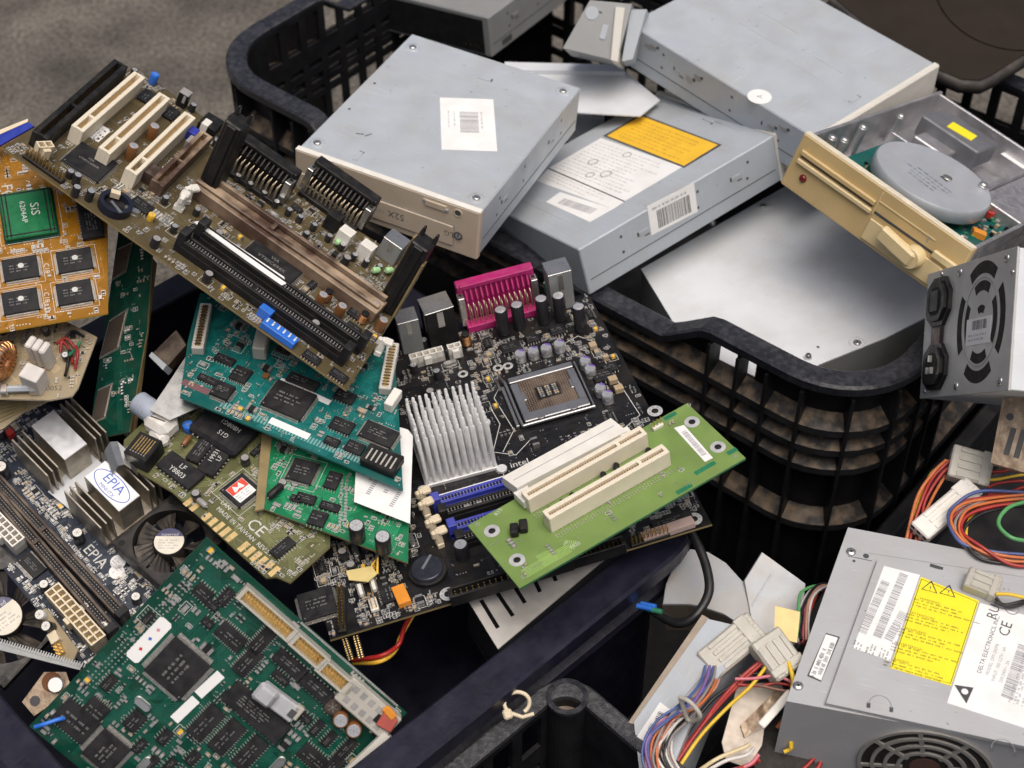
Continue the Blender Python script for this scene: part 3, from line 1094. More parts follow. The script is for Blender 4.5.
def crate(name, label, C, e1, W, D, ztop, r=55, hi=125, ramp=34, drop=27, mats=None, rimw=15, ribs=(46, 66, 86, 148), zb=20, win=None, lattice=(), pads=True, flat=False, group='black plastic crates', ribd=13, lip=7):
    rim_m, wall_m, rib_m = mats or (CRATER, CRATE, CRATEB)
    e1 = unit((e1[0], e1[1], 0))
    e2 = np.array([-e1[1], e1[0], 0])
    fr = Frame(np.stack([e1, e2, [0, 0, 1]], 1), (C[0], C[1], 0))
    root = thing(name, label, 'crate', fr, group)
    def zt(d):
        if flat:
            return ztop
        t = max(0, min(1, (d - hi) / ramp))
        return ztop - drop * t
    # rim: inverted L swept round
    prof = [(-3, 0), (-1.5, 1.2), (rimw - 2, 1.2), (rimw, -.6), (rimw, -lip), (rimw - 3, -lip), (rimw - 3, -3), (-3, -3)]
    V, Fc = [], []
    P = rrect(W, D, r, 0)
    n, k = len(P), len(prof)
    rb = MB()
    for (x, y, nx, ny, d, sd) in P:
        z = zt(d)
        for (o, zz) in prof:
            V.append((x + nx * o, y + ny * o, z + zz))
    for i in range(n):
        j = (i + 1) % n
        for a in range(k):
            c = (a + 1) % k
            Fc.append((i * k + a, i * k + c, j * k + c, j * k + a))
    rb.add(V, [tuple(reversed(f)) for f in Fc], rim_m)
    part(root, rb, 'rim')
    # wall: cells between samples, windows left open
    wb = MB()
    th = 3.2
    rows = [ztop - 3, ztop - 8, ztop - 40, ztop - 58, ztop - 64, ztop - 72, ztop - 80, ztop - 87, ztop - 92, ztop - 99, ztop - 128, ztop - 136, ztop - 165, ztop - 173, ztop - 200, zb]
    for i in range(n):
        a, c = P[i], P[(i + 1) % n]
        for q in range(len(rows) - 1):
            z1, z0 = rows[q], rows[q + 1]
            z1a, z1c = min(z1, zt(a[4]) - 2), min(z1, zt(c[4]) - 2)
            if max(z1a, z1c) <= z0 + .5:
                continue
            sd = a[5]
            dm = (a[4] + c[4]) / 2
            opened = False
            if q in (1, 3, 5, 7, 9, 11, 13):
                if sd in lattice and a[4] > 0 and c[4] > 0:
                    opened = (i % 3) != 0
                elif win and q == 1 and sd in win and a[4] > 0 and c[4] > 0:
                    opened = any(lo <= dm <= hh for lo, hh in win[sd])
            if opened:
                continue
            o = -th
            V = [(a[0], a[1], z0), (c[0], c[1], z0), (c[0], c[1], z1c), (a[0], a[1], z1a),
                 (a[0] + a[2] * o, a[1] + a[3] * o, z0), (c[0] + c[2] * o, c[1] + c[3] * o, z0), (c[0] + c[2] * o, c[1] + c[3] * o, z1c), (a[0] + a[2] * o, a[1] + a[3] * o, z1a)]
            wb.add(V, [(0, 1, 2, 3), (7, 6, 5, 4), (0, 4, 5, 1), (3, 2, 6, 7), (0, 3, 7, 4), (1, 5, 6, 2)], wall_m)
    # floor
    q = [(p[0] - p[2] * 3, p[1] - p[3] * 3) for p in P]
    wb.prism(q, zb - 3, zb, wall_m)
    part(root, wb, 'wall')
    # horizontal ribs
    for dz in ribs:
        hb = MB()
        V, Fc = [], []
        z = ztop - dz
        pr = [(0, 8), (ribd - 1, .5), (ribd, -4.5), (0, -4.5)]
        for (x, y, nx, ny, d, sd) in P:
            for (o, zz) in pr:
                V.append((x + nx * o, y + ny * o, z + zz))
        for i in range(n):
            j = (i + 1) % n
            for a in range(4):
                c = (a + 1) % 4
                Fc.append((i * 4 + a, i * 4 + c, j * 4 + c, j * 4 + a))
        hb.add(V, [tuple(reversed(f)) for f in Fc[0::4]], rib_m)
        k0 = len(hb.v)
        hb.add(V, [tuple(reversed(f)) for q_, f in enumerate(Fc) if q_ % 4], wall_m)
        part(root, hb, 'rib')
    if pads:
        acc, last = 0, None
        for i, (x, y, nx, ny, d, sd) in enumerate(P):
            if last is not None:
                acc += math.hypot(x - last[0], y - last[1])
            last = (x, y)
            near = d < hi
            if near and acc > 21:
                acc = 0
                a = math.degrees(math.atan2(ny, nx))
                vb = MB()
                vb.box(x + nx * 7, y + ny * 7, ztop - 235, 15, 2.6, 235 - 12 - (drop if d > hi else 0), wall_m, a)
                part(root, vb, 'stiffener')
    return fr

E1 = unit(np.array([-.772, .636, 0]))
# front right corner of the drive crate at (242, 762); long side runs back to the left, short side back to the right
cr_o = np.array([242, 762, 0]) + E1 * 643
crate('plastic_crate', 'large dusty black crate full of grey disc drives', cr_o, -E1, 643, 400, 305, win={0: [(84, 97), (103, 117)]}, lattice=(3, 2))
# crate of circuit boards on the left
a_, b_ = atz(470, 680, 285), atz(604, 574, 285)
eb = unit(b_ - a_)
pn = np.array([-eb[1], eb[0], 0])
lf = atz(22, 728, 285)
# corner where the bar's line meets the near side
tt = (lf - a_) @ eb
C2 = a_ + eb * tt
far = atz(676, 512, 285)
crate('plastic_crate', 'blue-black crate heaped with circuit boards, its rim under the slotted metal case', C2, eb, float((far - C2) @ eb), 400, 285, r=30, flat=True, mats=(NAVY, NAVY, NAVY), rimw=22, ribs=(40,), pads=False, zb=150, ribd=16, lip=13)
# crate whose corner shows at the bottom edge, with the stacking lug moulded into the corner
c3 = atz(566, 683, 262)
f3 = crate('plastic_crate', 'black crate at the bottom edge with worn grey corner lug', c3, -eb, 330, 420, 262, r=16, flat=True, rimw=9, mats=(mat('worn_grey_rim', (.030, .031, .036), .55, var=.3, vs=140, bump=.9, bs=900, dust=.45, ds=320, dcol=(.13, .13, .135)), CRATE, CRATE), ribs=(90, 150), lattice=(0,), pads=False)
r3 = [o for o in bpy.data.objects if o.get('label', '').startswith('black crate at the bottom')][0]
lug = MB()
lug.ring(7, 8, 160, 10, 12.5, 102, CRATE, 28)
lug.ring(7, 8, 261, 9.6, 13, 2.6, CRATER, 28)
lug.cyl(7, 8, 160, 10.2, 92, mat('brown_lug_inside', (.20, .15, .115), .7, var=.3, dust=.5), 24, 0)
part(r3, lug, 'stacking_lug')
ftie = plane((517, 703), (.05, -.62, .78), (530, 701), z=276)
tie = MB()
tie.tube([(7.5 * math.cos(a), 6.4 * math.sin(a), .8 * math.sin(2 * a)) for a in np.linspace(-.35 * math.pi, 1.18 * math.pi, 26)], 1.25, IVORY, 8)
tie.tube([(-6, -4.5, 0), (2, -8.6, 1), (9, -7.6, 1)], 1.25, IVORY, 8)
tie.box(-6.5, -5.5, -2, 5.5, 6, 4.5, IVORY, 10, ch=1)
solo(tie, 'cable_tie', 'small off-white cable tie looped through the bottom crate rim', 'cable tie', ftie)

sh = MB()
sh.box(330, 640, 2, 760, 700, 2, mat('shade_sheet_black', (.012, .012, .013), .6, var=.3, bump=.4, bs=60, spec=.2), 40)  # added sheet: its black stands in for shade on the ground between crates
solo(sh, 'shade_sheet', 'black plastic sheet spread on the ground under the crates', 'sheet', WORLD)
# ---------------------------------------------------------------- disc drives (local: x along the front, y to the back, z up; origin front-left-bottom)
def drive_case(W, D, Hh, m, seed=1, front_open=False, side='r', holes=True):
    rnd = random.Random(seed)
    b = MB()
    b.box(W / 2, D / 2, .6, W, D, Hh - .6, m, ch=.9)
    # folded lid: shallow recessed panel lines and stamped dimples
    DK = INK
    for sx in (0, 1):
        x = -.02 if sx == 0 else W + .02
        for yy in (.16, .42, .80):
            y = D * yy
            for dz in (9, 22):
                b.T = (np.array([[0, 0, 1 if sx else -1], [1 if sx else -1, 0, 0], [0, 1, 0]]), np.array([x, y, Hh * .24 + dz]))
                b.cyl(rnd.uniform(-2, 2), 0, 0, 1.3, .06, DK, 10, 0)
        for yy in (.22, .70):
            b.T = (np.array([[0, 0, 1 if sx else -1], [1 if sx else -1, 0, 0], [0, 1, 0]]), np.array([x, D * yy, Hh * .62]))
            b.box(0, 0, 0, 9, 3.4, .5, m, ch=.2)
            b.box(-5.4, 0, 0, 1.6, 3.6, .07, DK)
            b.box(3, -4, 0, 5, 1.0, .07, DK)
        b.T = None
        b.box(x, D / 2, Hh * .30, .5, D * .96, .5, DK)
    return b

def lid_marks(b, W, D, Hh, m, spec):
    """pressed tabs, slits and screws in the lid: spec = [(kind, x, y, rot)]"""
    for (k, x, y, rot) in spec:
        if k == 'screw':
            b.lathe(x, y, Hh, [(6.2, 0), (6.0, .25), (4.2, .3)], m, 20)
            b.lathe(x, y, Hh + .2, [(3.1, 0), (3.0, .7), (2.2, 1.2)], STEEL, 16)
            b.box(x, y, Hh + 1.25, 2.6, .6, .2, INK, rot)
        elif k == 'tab':
            b.box(x, y, Hh - .1, 11, 4, .8, m, rot, ch=.35)
            c, s = math.cos(math.radians(rot)), math.sin(math.radians(rot))
            b.box(x + 6 * c, y + 6 * s, Hh - .02, 1.2, 4.2, .08, INK, rot)
        elif k == 'slit':
            b.box(x, y, Hh - .02, 6, 1.0, .08, INK, rot)
        elif k == 'step':
            b.box(x, y, Hh - .1, 42, 1.2, .28, m, rot, ch=.1)
        elif k == 'hole':
            b.cyl(x, y, Hh - .02, 1.2, .07, INK, 10, 0)

def on(fr, h, pts):
    return [fr.uv(*p, h) for p in pts]
# --- top-left drive, front bezel with tray towards the boards
fN = pnp([(0, 0, 41), (148, 0, 41), (0, 178, 41), (148, 178, 41), (148, 0, 0), (148, 178, 0)],
         [(301, 148), (484, 207), (411, 32), (581, 89), (477, 257), (576, 131)], -18, wn=1)
dN = thing('optical_drive', 'blue-grey optical drive with barcode sticker on its lid and beige tray front', 'disc drive', fN, 'disc drives in the black crate')
b = drive_case(148, 178, 41, GALV, 3)
lid_marks(b, 148, 178, 41, GALV, [('screw', 9, 10, 30), ('screw', 138, 10, 10), ('screw', 138, 166, 60), ('screw', 10, 160, 0), ('tab', 42, 11, 90), ('tab', 78, 150, 8), ('step', 110, 140, 0), ('slit', 30, 36, 20), ('slit', 36, 38, 60), ('hole', 8, 60, 0), ('hole', 8, 100, 0), ('step', 126, 116, 90)])
part(dN, b, 'case')
bz = MB()
bz.box(74, -3, -.8, 149.5, 6, 43, BEIGE, ch=1.2)
bz.box(74, -3.2, 41.6, 149, 5, .9, WHITE, ch=.3)
bez = part(dN, bz, 'bezel')
RF = np.array([[1, 0, 0], [0, 0, -1], [0, 1, 0]])     # print on a front face (local x right, y up, normal -y)
t = MB()
t.T = (RF, np.array([0, -6, 0]))
t.box(66, 14.5, -.3, 126, 17.5, 1.5, BEIGE, ch=.6)
t.box(66, 23.6, -.1, 128, .7, .25, INKG)
t.box(66, 5.4, -.1, 128, .6, .25, INKG)
t.box(129.6, 14.5, -.1, .6, 18, .25, INKG)
z = 1.24
fB0 = fN.sub(0, -6, 0, RF)
lgx, lgy = fB0.uv(449, 234, z)
lcx, lcy = fB0.uv(458, 236, z)
nx_, ny_ = fB0.uv(396, 216, z)
hpx, hpy = fB0.uv(458, 213, 0)
ejx, ejy = fB0.uv(436, 205, 0)
t.text('LG', lgx, lgy, z, 4.4, INK, 180)
t.ring(lcx, lcy, z - .05, 2.3, 3.4, .1, INK, 20)
t.cyl(lcx, lcy, z - .04, 2.3, .06, INKG, 16, 0)
t.box(lcx, lcy + .4, z + .04, .8, 3, .05, INK)
t.text('52X', nx_, ny_, z, 5.6, INK, 180)
t.text('MAX', nx_ - 14, ny_ - .5, z, 2.6, INKG, 180)
t.T = None
part(dN, t, 'disc_tray')
t = MB()
t.T = (RF, np.array([0, -6, 0]))
t.cyl(hpx, hpy, -.1, 2.6, .35, INK, 18, 0)
t.ring(hpx, hpy, 0, 2.5, 3.3, .5, BEIGE, 20)
t.T = None
part(dN, t, 'headphone_socket')
t = MB()
t.T = (RF, np.array([0, -6, 0]))
t.box(ejx, ejy, -.1, 17, 5.2, 1.3, BEIGE, ch=.5)
t.box(ejx - 9, ejy + 1.6, 0, 2.2, 2.2, 1.5, INKG, ch=.3)
t.box(ejx + 9, ejy - .8, 0, 2.2, 2.2, 1.5, INKG, ch=.3)
t.T = None
part(dN, t, 'eject_button')
b = MB()
x0, y0 = fN.uv(443, 97, 41)
x1, y1 = fN.uv(492, 151, 41)
cx, cy = fN.uv(468, 124, 41)
_, _, lw, ang = fN.seg((443, 97), (445, 149), 41)
b.box(cx, cy, 41.02, lw, 41, .12, PAPER, ang)
bc, bs_ = math.cos(math.radians(ang)), math.sin(math.radians(ang))
off = lambda u, v: (cx + u * bc - v * bs_, cy + u * bs_ + v * bc)
b.barcode(*off(-2, 1), 41.16, 27, 14, INKG, ang, 5)
b.lines(*off(-2, 10.5), 41.16, 27, 2.4, INKG, ang, 2.4, 3, 1.6)
b.lines(*off(-5, -10), 41.16, 20, 2.4, INKG, ang, 2.4, 4, 1.4)
b.lines(*off(-4, -14.5), 41.16, 24, 2.4, INKG, ang, 2.4, 6, 1.4)
part(dN, b, 'barcode_sticker')

# --- drive with the orange-yellow laser label, front facing away to the right
fO = pnp([(146, 0, 41), (0, 0, 41), (146, -195, 41), (146, 0, 0), (146, -195, 0)],
         [(773, 135), (654, 93), (574, 252), (783, 184), (595, 292)], -22, wn=1)
fO = fO.sub(146, 0, 0, np.array([[-1, 0, 0], [0, -1, 0], [0, 0, 1.]]))    # front now at y = 0, back at y = 195
dO = thing('optical_drive', 'grey optical drive with orange-yellow laser warning label and white rating label on its lid', 'disc drive', fO, 'disc drives in the black crate')
b = drive_case(146, 195, 41, GALV, 8)
lid_marks(b, 146, 195, 41, GALV, [('step', 73, 8, 0), ('step', 50, 8, 0), ('hole', 60, 12, 0), ('step', 100, 175, 0), ('step', 60, 175, 0), ('tab', 66, 9, 0)])
part(dO, b, 'case')
bz = MB()
bz.box(73, -3, -.8, 148, 6, 43, BEIGEL, ch=1.4)
part(dO, bz, 'bezel')
def label_quad(b, fr, h, pts, m, t=.12, z=None):
    q = on(fr, h, pts)
    b.prism(q, (h if z is None else z) + .02, (h if z is None else z) + .02 + t, m)
    c = np.mean(q, 0)
    d = np.array(q[1]) - np.array(q[0])
    e = np.array(q[3]) - np.array(q[0])
    return c[0], c[1], float(np.hypot(*d)), float(np.hypot(*e)), math.degrees(math.atan2(d[1], d[0]))
b = MB()
label_quad(b, fO, 41, [(641, 114), (722, 145), (684, 168), (603, 136)], INK)
c = label_quad(b, fO, 41, [(641, 116), (718, 145), (684, 166), (607, 136)], OLABEL, .06, 41.12)
b.lines(c[0], c[1], 41.22, c[2] * .8, c[3] * .8, mat('label_ink_brown', (.45, .22, .03), .6), c[4], 4.4, 5, 1.7)
part(dO, b, 'warning_label')
b = MB()
q1 = [(601, 138), (682, 167), (625, 201), (549, 168)]
c = label_quad(b, fO, 41, q1, PAPER, .1)
b.lines(c[0], c[1], 41.15, c[2] * .9, c[3] * .9, INKG, c[4], 4.2, 9, 1.3)
for (u, v, r_) in ((593, 162, 4.5), (606, 174, 5), (590, 175, 4), (627, 155, 4)):
    x, y = fO.uv(u, v, 41)
    b.ring(x, y, 41.15, r_ - 1, r_, .05, INKG, 16)
c2 = label_quad(b, fO, 41, [(548, 169), (624, 202), (613, 209), (537, 181)], PAPER, .1)
b.lines(c2[0], c2[1], 41.15, c2[2] * .8, c2[3] * .7, INKG, c2[4], 4, 12, 1.1)
label_quad(b, fO, 41, [(549, 168.0), (625, 201.2), (624, 202.0), (548, 168.9)], INK, .14)
c3_ = label_quad(b, fO, 41, [(560, 192), (613, 209), (590, 222), (546, 202)], PAPER, .1)
b.barcode(c3_[0], c3_[1], 41.17, c3_[2] * .62, c3_[3] * .5, INKG, c3_[4], 3)
part(dO, b, 'rating_label')
# bar code on its long side: after the half turn the visible side is x = 0
b = MB()
Rs = np.array([[0, 0, -1], [-1, 0, 0], [0, 1, 0]])
s_fr = fO.sub(0, 0, 0, Rs)
x, y, L, a = s_fr.seg((647, 222), (698, 196))
b.T = (Rs, np.array([-.02, 0, 0]))
b.box(x, y, 0, 46, 25, .12, PAPER, a)
b.barcode(x + .5, y - 2.5, .16, 32, 15, INK, a, 11)
b.lines(x, y + 8, .16, 36, 2.4, INK, a, 2.6, 6, 1.9)
b.T = None
part(dO, b, 'barcode_label')

# --- big drive at the top right
fP = pnp([(0, 0, 41), (0, 200, 41), (146, 0, 41), (0, 200, 0)], [(812, 137), (631, 25), (934, 62), (623, 63)], 40, wn=6)
dP = thing('optical_drive', 'big pale grey drive at the top with round white sticker on its edge', 'disc drive', fP, 'disc drives in the black crate')
b = drive_case(146, 200, 41, GALV, 5)
lid_marks(b, 146, 200, 41, GALV, [('step', 60, 60, 90), ('step', 80, 60, 90), ('step', 100, 80, 0), ('step', 70, 120, 90), ('step', 95, 120, 90), ('tab', 60, 10, 0), ('step', 110, 40, 0)])
Rw = np.array([[0, 0, -1], [-1, 0, 0], [0, 1, 0]])
for (y, z) in ((28, 32), (40, 27), (120, 30), (128, 24), (170, 33), (176, 31)):
    b.T = (Rw, np.array([-.03, y, z]))
    b.box(0, 0, 0, 7, 4.5, .6, GALVD, ch=.2)
    b.box(5, 2, 0, 2.2, 2.2, .5, INK)
    b.T = None
part(dP, b, 'case')
bz = MB()
bz.box(73, -3, -.8, 148, 6, 43, BEIGEL, ch=1.4)
part(dP, bz, 'bezel')
b = MB()
x, y = fP.uv(752, 101, 41)
b.cyl(7, y, 41.02, 9.5, .12, PAPER, 28, 0)
b.text('A', 7, y, 41.16, 5, INKG, 40)
part(dP, b, 'round_sticker')

# --- white lidded drive at the right
fS = plane((731, 415), (-.06, .02, 1), (918, 306), z=262)
dS = thing('optical_drive', 'white lidded drive partly under the yellowed floppy drive beside the crate rim', 'disc drive', fS, 'disc drives in the black crate')
qS = on(fS, 0, [(641, 269), (712, 386), (775, 392), (820, 364), (885, 338), (960, 300), (840, 155)])
def clip(poly, inside):
    out = []
    for i, a in enumerate(poly):
        c = poly[(i + 1) % len(poly)]
        da, dc = inside(a), inside(c)
        if da >= 0:
            out.append(a)
        if da * dc < 0:
            t = da / (da - dc)
            out.append((a[0] + (c[0] - a[0]) * t, a[1] + (c[1] - a[1]) * t))
    return out
# the lid stays inside the crate's two walls
_e2 = np.array([.636, .772, 0])
_c0 = np.array([242, 762, 0])
qS = clip(qS, lambda p: (fS.w(*p) - _c0) @ _e2 - 7)
qS = clip(qS, lambda p: (fS.w(*p) - _c0) @ E1 - 5)
b = MB()
b.prism(qS, -41, -1.2, GALVD)
b.prism(qS, -1.2, 0, GALVW)
lid_marks(b, 152, 176, 0, GALVW, [('hole', *fS.uv(818, 347), 0)])
for (u, v) in ((857, 343), (763, 206)):
    x, y = fS.uv(u, v)
    lid_marks(b, 152, 176, 0, GALVW, [('screw', x, y, 20)])
part(dS, b, 'case')
for (u, v) in ((712, 224), (808, 358)):
    x, y = fS.uv(u, v)
    part(dS, screw(3, 4), 'screw', (x, y, 0))

# --- yellowed 5.25 inch floppy drive, open chassis
fT = pnp([(0, 0, 42), (148, 0, 42), (0, 0, 0), (0, 198, 42)], [(812, 133), (976, 248), (786, 180), (941, 89)], -35, n=(.1, .35, .9), wn=2)
dT = thing('floppy_drive', 'open floppy drive with yellowed front, round grey motor plate and lever', 'disc drive', fT, 'disc drives in the black crate')
b = MB()
b.box(74, 100, 0, 146, 196, 14, CASTAL, ch=.6)
for x in (1.5, 146.5):
    b.box(x, 100, 13, 3, 196, 28, CASTAL, ch=.5)
b.box(74, 197, 13, 143, 3, 26, CASTAL, ch=.5)
b.box(98, 150, 13, 3, 92, 18, CASTAL, ch=.5)
b.box(52, 118, 13, 84, 3, 12, CASTAL, ch=.5)
b.box(122, 150, 13.5, 44, 90, 14, CASTAL, ch=.8)
for (x, y) in ((8, 22), (8, 66), (14, 30), (10, 120), (100, 100)):
    b.cyl(x, y, 13, 3.6, 25, CASTAL, 14)
    b.lathe(x, y, 38, [(3.4, 0), (3.2, 1.4), (2, 2)], STEEL, 14)
part(dT, b, 'chassis')
b = MB()
b.box(78, 62, 16, 130, 104, 1.6, PCB_TEAL)
rnd = random.Random(5)
pan = part(dT, b, 'control_board')
sm = MB()
for i in range(70):
    x, y = rnd.uniform(95, 142), rnd.uniform(14, 46)
    if rnd.random() < .3:
        x, y = rnd.uniform(16, 30), rnd.uniform(20, 60)
    c = rnd.choice((GREYC, TAN, SOLDER, BLACK, PAPER, CAPGRN))
    sm.box(x, y, 17.6, rnd.uniform(1.6, 4), rnd.uniform(1.2, 2.6), rnd.uniform(.8, 2.2), c, rnd.choice((0, 90)))
for i in range(90):
    x, y = fT.uv(rnd.uniform(958, 1008), rnd.uniform(196, 240), 17)
    if 60 < x < 143 and 9 < y < 112:
        sm.box(x, y, 17.6, rnd.uniform(1.8, 4.5), rnd.uniform(1.2, 3), rnd.uniform(1, 3.2), rnd.choice((GREYC, TAN, SOLDER, PAPER, PAPER, SOLDER, CAPGRN, BLACK)), rnd.choice((0, 90, 45)))
part(pan, sm, 'board_component', kind='stuff')
part(pan, qfp(14, 12, 1.0), 'chip', (98, 26, 17.6))
for (u, v, m_) in ((980, 232, ORG), (991, 213, RED), (984, 209, YEL)):
    x, y = fT.uv(u, v, 22)
    part(pan, smdbox(10 if m_ is ORG else 5, 6 if m_ is ORG else 3, 5, m_, False), 'capacitor', (x, y, 17.6), 30)
x, y = fT.uv(934, 176, 36)
b = MB()
b.lathe(x, y, 25, [(45, 0), (46, 1), (46, 9.5), (45, 11)], mat('grey_painted_metal', (.43, .46, .50), .45, .3, var=.06, vs=40, dust=.15), 64)
b.box(x + 6, y + 6, 36, 7, 3, .15, INK, -8)
b.lathe(x + 6, y + 11, 35.9, [(4, 0), (3.8, .4), (2, .5)], STEEL, 16)
for i, (l, st) in enumerate(((34, 2), (44, 5), (30, 9), (26, 12))):
    b.lines(x + 4 - i, y - 5 - i * 5, 36.08, l, 2.6, mat('stamp_ink', (.03, .04, .10), .6), -6, 2.8, st, 2.0)
part(dT, b, 'motor_plate')
b = MB()
b.box(40, 146, 17, 30, 42, 12, CASTAL, ch=1)
b.box(44, 160, 22, 54, 36, 17, mat('dark_motor_cover', (.17, .175, .19), .45, .3), ch=1.2)
b.box(46, 158, 39, 22, 14, .3, YLABEL, 8)
part(dT, b, 'stepper_motor')
x, y = fT.uv(1016, 158, 30)
b = MB()
b.box(x, y, 27.6, 22, 9, .3, PAPER, 0)
part(dT, b, 'white_tag')
wi = MB()
for i in range(3):
    wi.tube(spline([(66 + i * 2, 118, 26), (62 + i * 2, 108, 34), (58 + i * 2.4, 96, 30), (54 + i * 2, 84, 20)], 6), 1.1, (RED, YEL, ORG)[i], 7)
part(dT, wi, 'wiring')
bz = MB()
bz.box(74, -4, -1, 150, 8, 44, YBEZEL, ch=1.0)
bz.box(74, -4.3, 42.4, 149, 6, 1.2, mat('bezel_top_edge', (.66, .60, .47), .5), ch=.3)
bez = part(dT, bz, 'bezel')
def front(fr):
    return fr.sub(0, -8, 0, RF)
ff = front(fT)
b = MB()
b.T = (RF, np.array([0, -8, 0]))
# disc slit: raised lips with a dark gap
b.box(38, 27, -.05, 66, 2.2, .25, INK)
b.box(38, 30.2, 0, 68, 4.2, 2.6, YBEZEL, ch=.8)
b.box(38, 23.2, 0, 68, 4.0, 2.8, YBEZEL2, ch=.9)
b.box(104, 24, -.05, 60, 2.0, .25, INK)
b.box(98, 33, 0, 50, .8, .5, YBEZEL2)
b.box(73.5, 31, 0, .9, 18, .8, YBEZEL2)
b.box(118, 31, .0, .8, 5, .4, INKG)
b.box(106, 10.5, 0, 64, 17, 1.4, YBEZEL2, ch=.7)
b.box(137, 25, 0, 22, 6, 3, YBEZEL2, ch=1)
b.box(142, 14, 0, 12, 10, 3, YBEZEL2, ch=1)
b.T = None
part(dT, b, 'disc_slot')
b = MB()
b.T = (RF, np.array([0, -8, 0]))
b.lathe(14, 13, 0, [(3.0, 0), (2.9, 1.0), (1.6, 1.8)], DRED, 18)
b.T = None
part(dT, b, 'indicator_lamp')
b = MB()
x1, y1 = ff.uv(884, 233, 6)
x2, y2 = ff.uv(911, 258, 6)
a = math.degrees(math.atan2(y2 - y1, x2 - x1))
b.T = (RF, np.array([0, -8, 0]))
b.lathe(x2, y2, 0, [(8.5, 0), (8.2, 7), (7, 9)], YBEZEL2, 28)
b.box((x1 + x2) / 2, (y1 + y2) / 2, 4, math.hypot(x2 - x1, y2 - y1) + 6, 12, 7, YBEZEL2, a, ch=2)
b.T = None
part(dT, b, 'lever')

# --- drive seen at the top centre, only its near end
fQ = pnp([(146, 0, 41), (146, 0, 0), (146, 120, 41), (0, 0, 41)], [(483, 18), (496, 58), (560, -36), (364, -11)], -20, n=(.05, .1, 1), wn=6, d0=1350)
dQ = thing('optical_drive', 'dark grey drive cut off by the top edge behind the barcode drive', 'disc drive', fQ, 'disc drives in the black crate')
b = drive_case(146, 190, 41, GALVD, 21)
b.box(70, 0, 3, 138, 1, 34, BLACK)
b.box(150 - 4.02, 26, 4, .4, 16, 6, INK)
for i in range(4):
    b.box(118 + i * 5, -.6, 8, 1.2, .4, 1.2, GOLD)
part(dQ, b, 'case')
# --- grey drive end standing between the top drives
fR_ = plane((566, 48), (-.15, -.75, .62), (614, 61), d=1300)
dR = thing('optical_drive', 'small visible end of a grey drive with a white edge strip, between two drives', 'disc drive', fR_, 'disc drives in the black crate')
p = on(fR_, 0, [(563, 48), (617, 61), (632, 4), (590, 0)])
b = MB()
b.prism(p, -60, 0, GALVD)
c_ = fR_.uv(604, 32)
b.box(c_[0], c_[1], 0, 5, 12, .8, GALV, ch=.2)
b.cyl(*fR_.uv(592, 13), 0, 5.5, .5, GALV, 20)
b.box(*fR_.uv(599, 12), 0, 5, 1.4, .12, INK)
part(dR, b, 'case')
b = MB()
b.prism(on(fR_, 1, [(611, 60), (618, 62), (625, 8), (616, 7)]), -60, 3, BEIGEL)
part(dR, b, 'bezel')
b = MB()
b.prism(on(fR_, 0, [(621, 60), (632, 58), (646, 8), (630, 8)]), -50, -8, GALV)
part(dR, b, 'side_panel')
# --- bright folded lid below it
fL_ = plane((560, 72), (-.05, .1, 1), (620, 73), z=300)
dL = thing('drive_lid', 'shiny white metal drive lid showing between the drives at the top centre', 'metal lid', fL_)
b = MB()
b.prism(on(fL_, 0, [(505, 66), (622, 69), (660, 100), (640, 116), (500, 108)]), -1, 0, GALVW)
b.prism(on(fL_, 0, [(505, 66), (622, 69), (625, 76), (505, 74)]), 0, 4, GALVW)
part(dL, b, 'sheet')
b = MB()
b.prism(on(fL_, -12, [(500, 111), (604, 113), (600, 106), (500, 104)]), -40, -.5, GALV)
b.box(*fL_.uv(598, 108, 0), -8, 9, 4, 7, INK)
part(dL, b, 'folded_edge')
# ---------------------------------------------------------------- black motherboard in the middle
fK = pnp([(244, 0, 0), (244, 244, 0), (0, 0, 0)], [(712, 524), (588, 293), (330, 640)], 17, wn=1)
K = Board('motherboard', 'black motherboard with pin heatsink, open processor socket and magenta printer port', fK,
          [(0, 0), (244, 0), (244, 244), (0, 244)], PCB_BLACK, seed=4, ntr=220)
R0 = 0
# printed outlines
def kline(pts, w=.5, h=0):
    q = [fK.uv(*p) for p in pts]
    for a, c in zip(q, q[1:]):
        dx, dy = c[0] - a[0], c[1] - a[1]
        K.silk.quad((a[0] + c[0]) / 2, (a[1] + c[1]) / 2, .03, math.hypot(dx, dy) + w * .6, w, SILK, math.degrees(math.atan2(dy, dx)))
kline([(556, 348), (578, 336), (592, 341), (640, 415), (610, 440)])
kline([(500, 386), (494, 398), (514, 430), (503, 452)])
kline([(487, 402), (500, 424), (493, 452), (516, 455), (530, 440)])
kline([(425, 490), (430, 482), (494, 463), (503, 470), (504, 478)])
kline([(428, 492), (433, 485), (492, 467), (499, 474)], .3)
K.txt('intel', 519, 463, 5.2, -2)
K.txt('DESKTOP BOARD', 556, 454, 2.2, -2)
# ports along the back edge
x, y = fK.uv(502, 318)
xa, ya, L, a = fK.seg((471, 329), (535, 312))
K.place(portback(57, 18, 35, PINK), 'printer_port', xa, ya + 5, a, (60, 17))
K.P(metalbox(17, 16, 34, STEEL, GALVD), 'round_port_block', 561, 303, a, (15, 15))
K.P(metalbox(21, 19, 33, STEEL, BLACK), 'network_port_block', 442, 338, a + 4, (20, 18))
K.P(metalbox(15, 15, 29, STEEL, GALVD), 'usb_port_block', 412, 346, a, (16, 14))
for (u, v) in ((548, 292), (551, 300)):
    K.P(ecap(2.6, 9, CAPGRN), 'capacitor', u, v, 0, (5, 5))
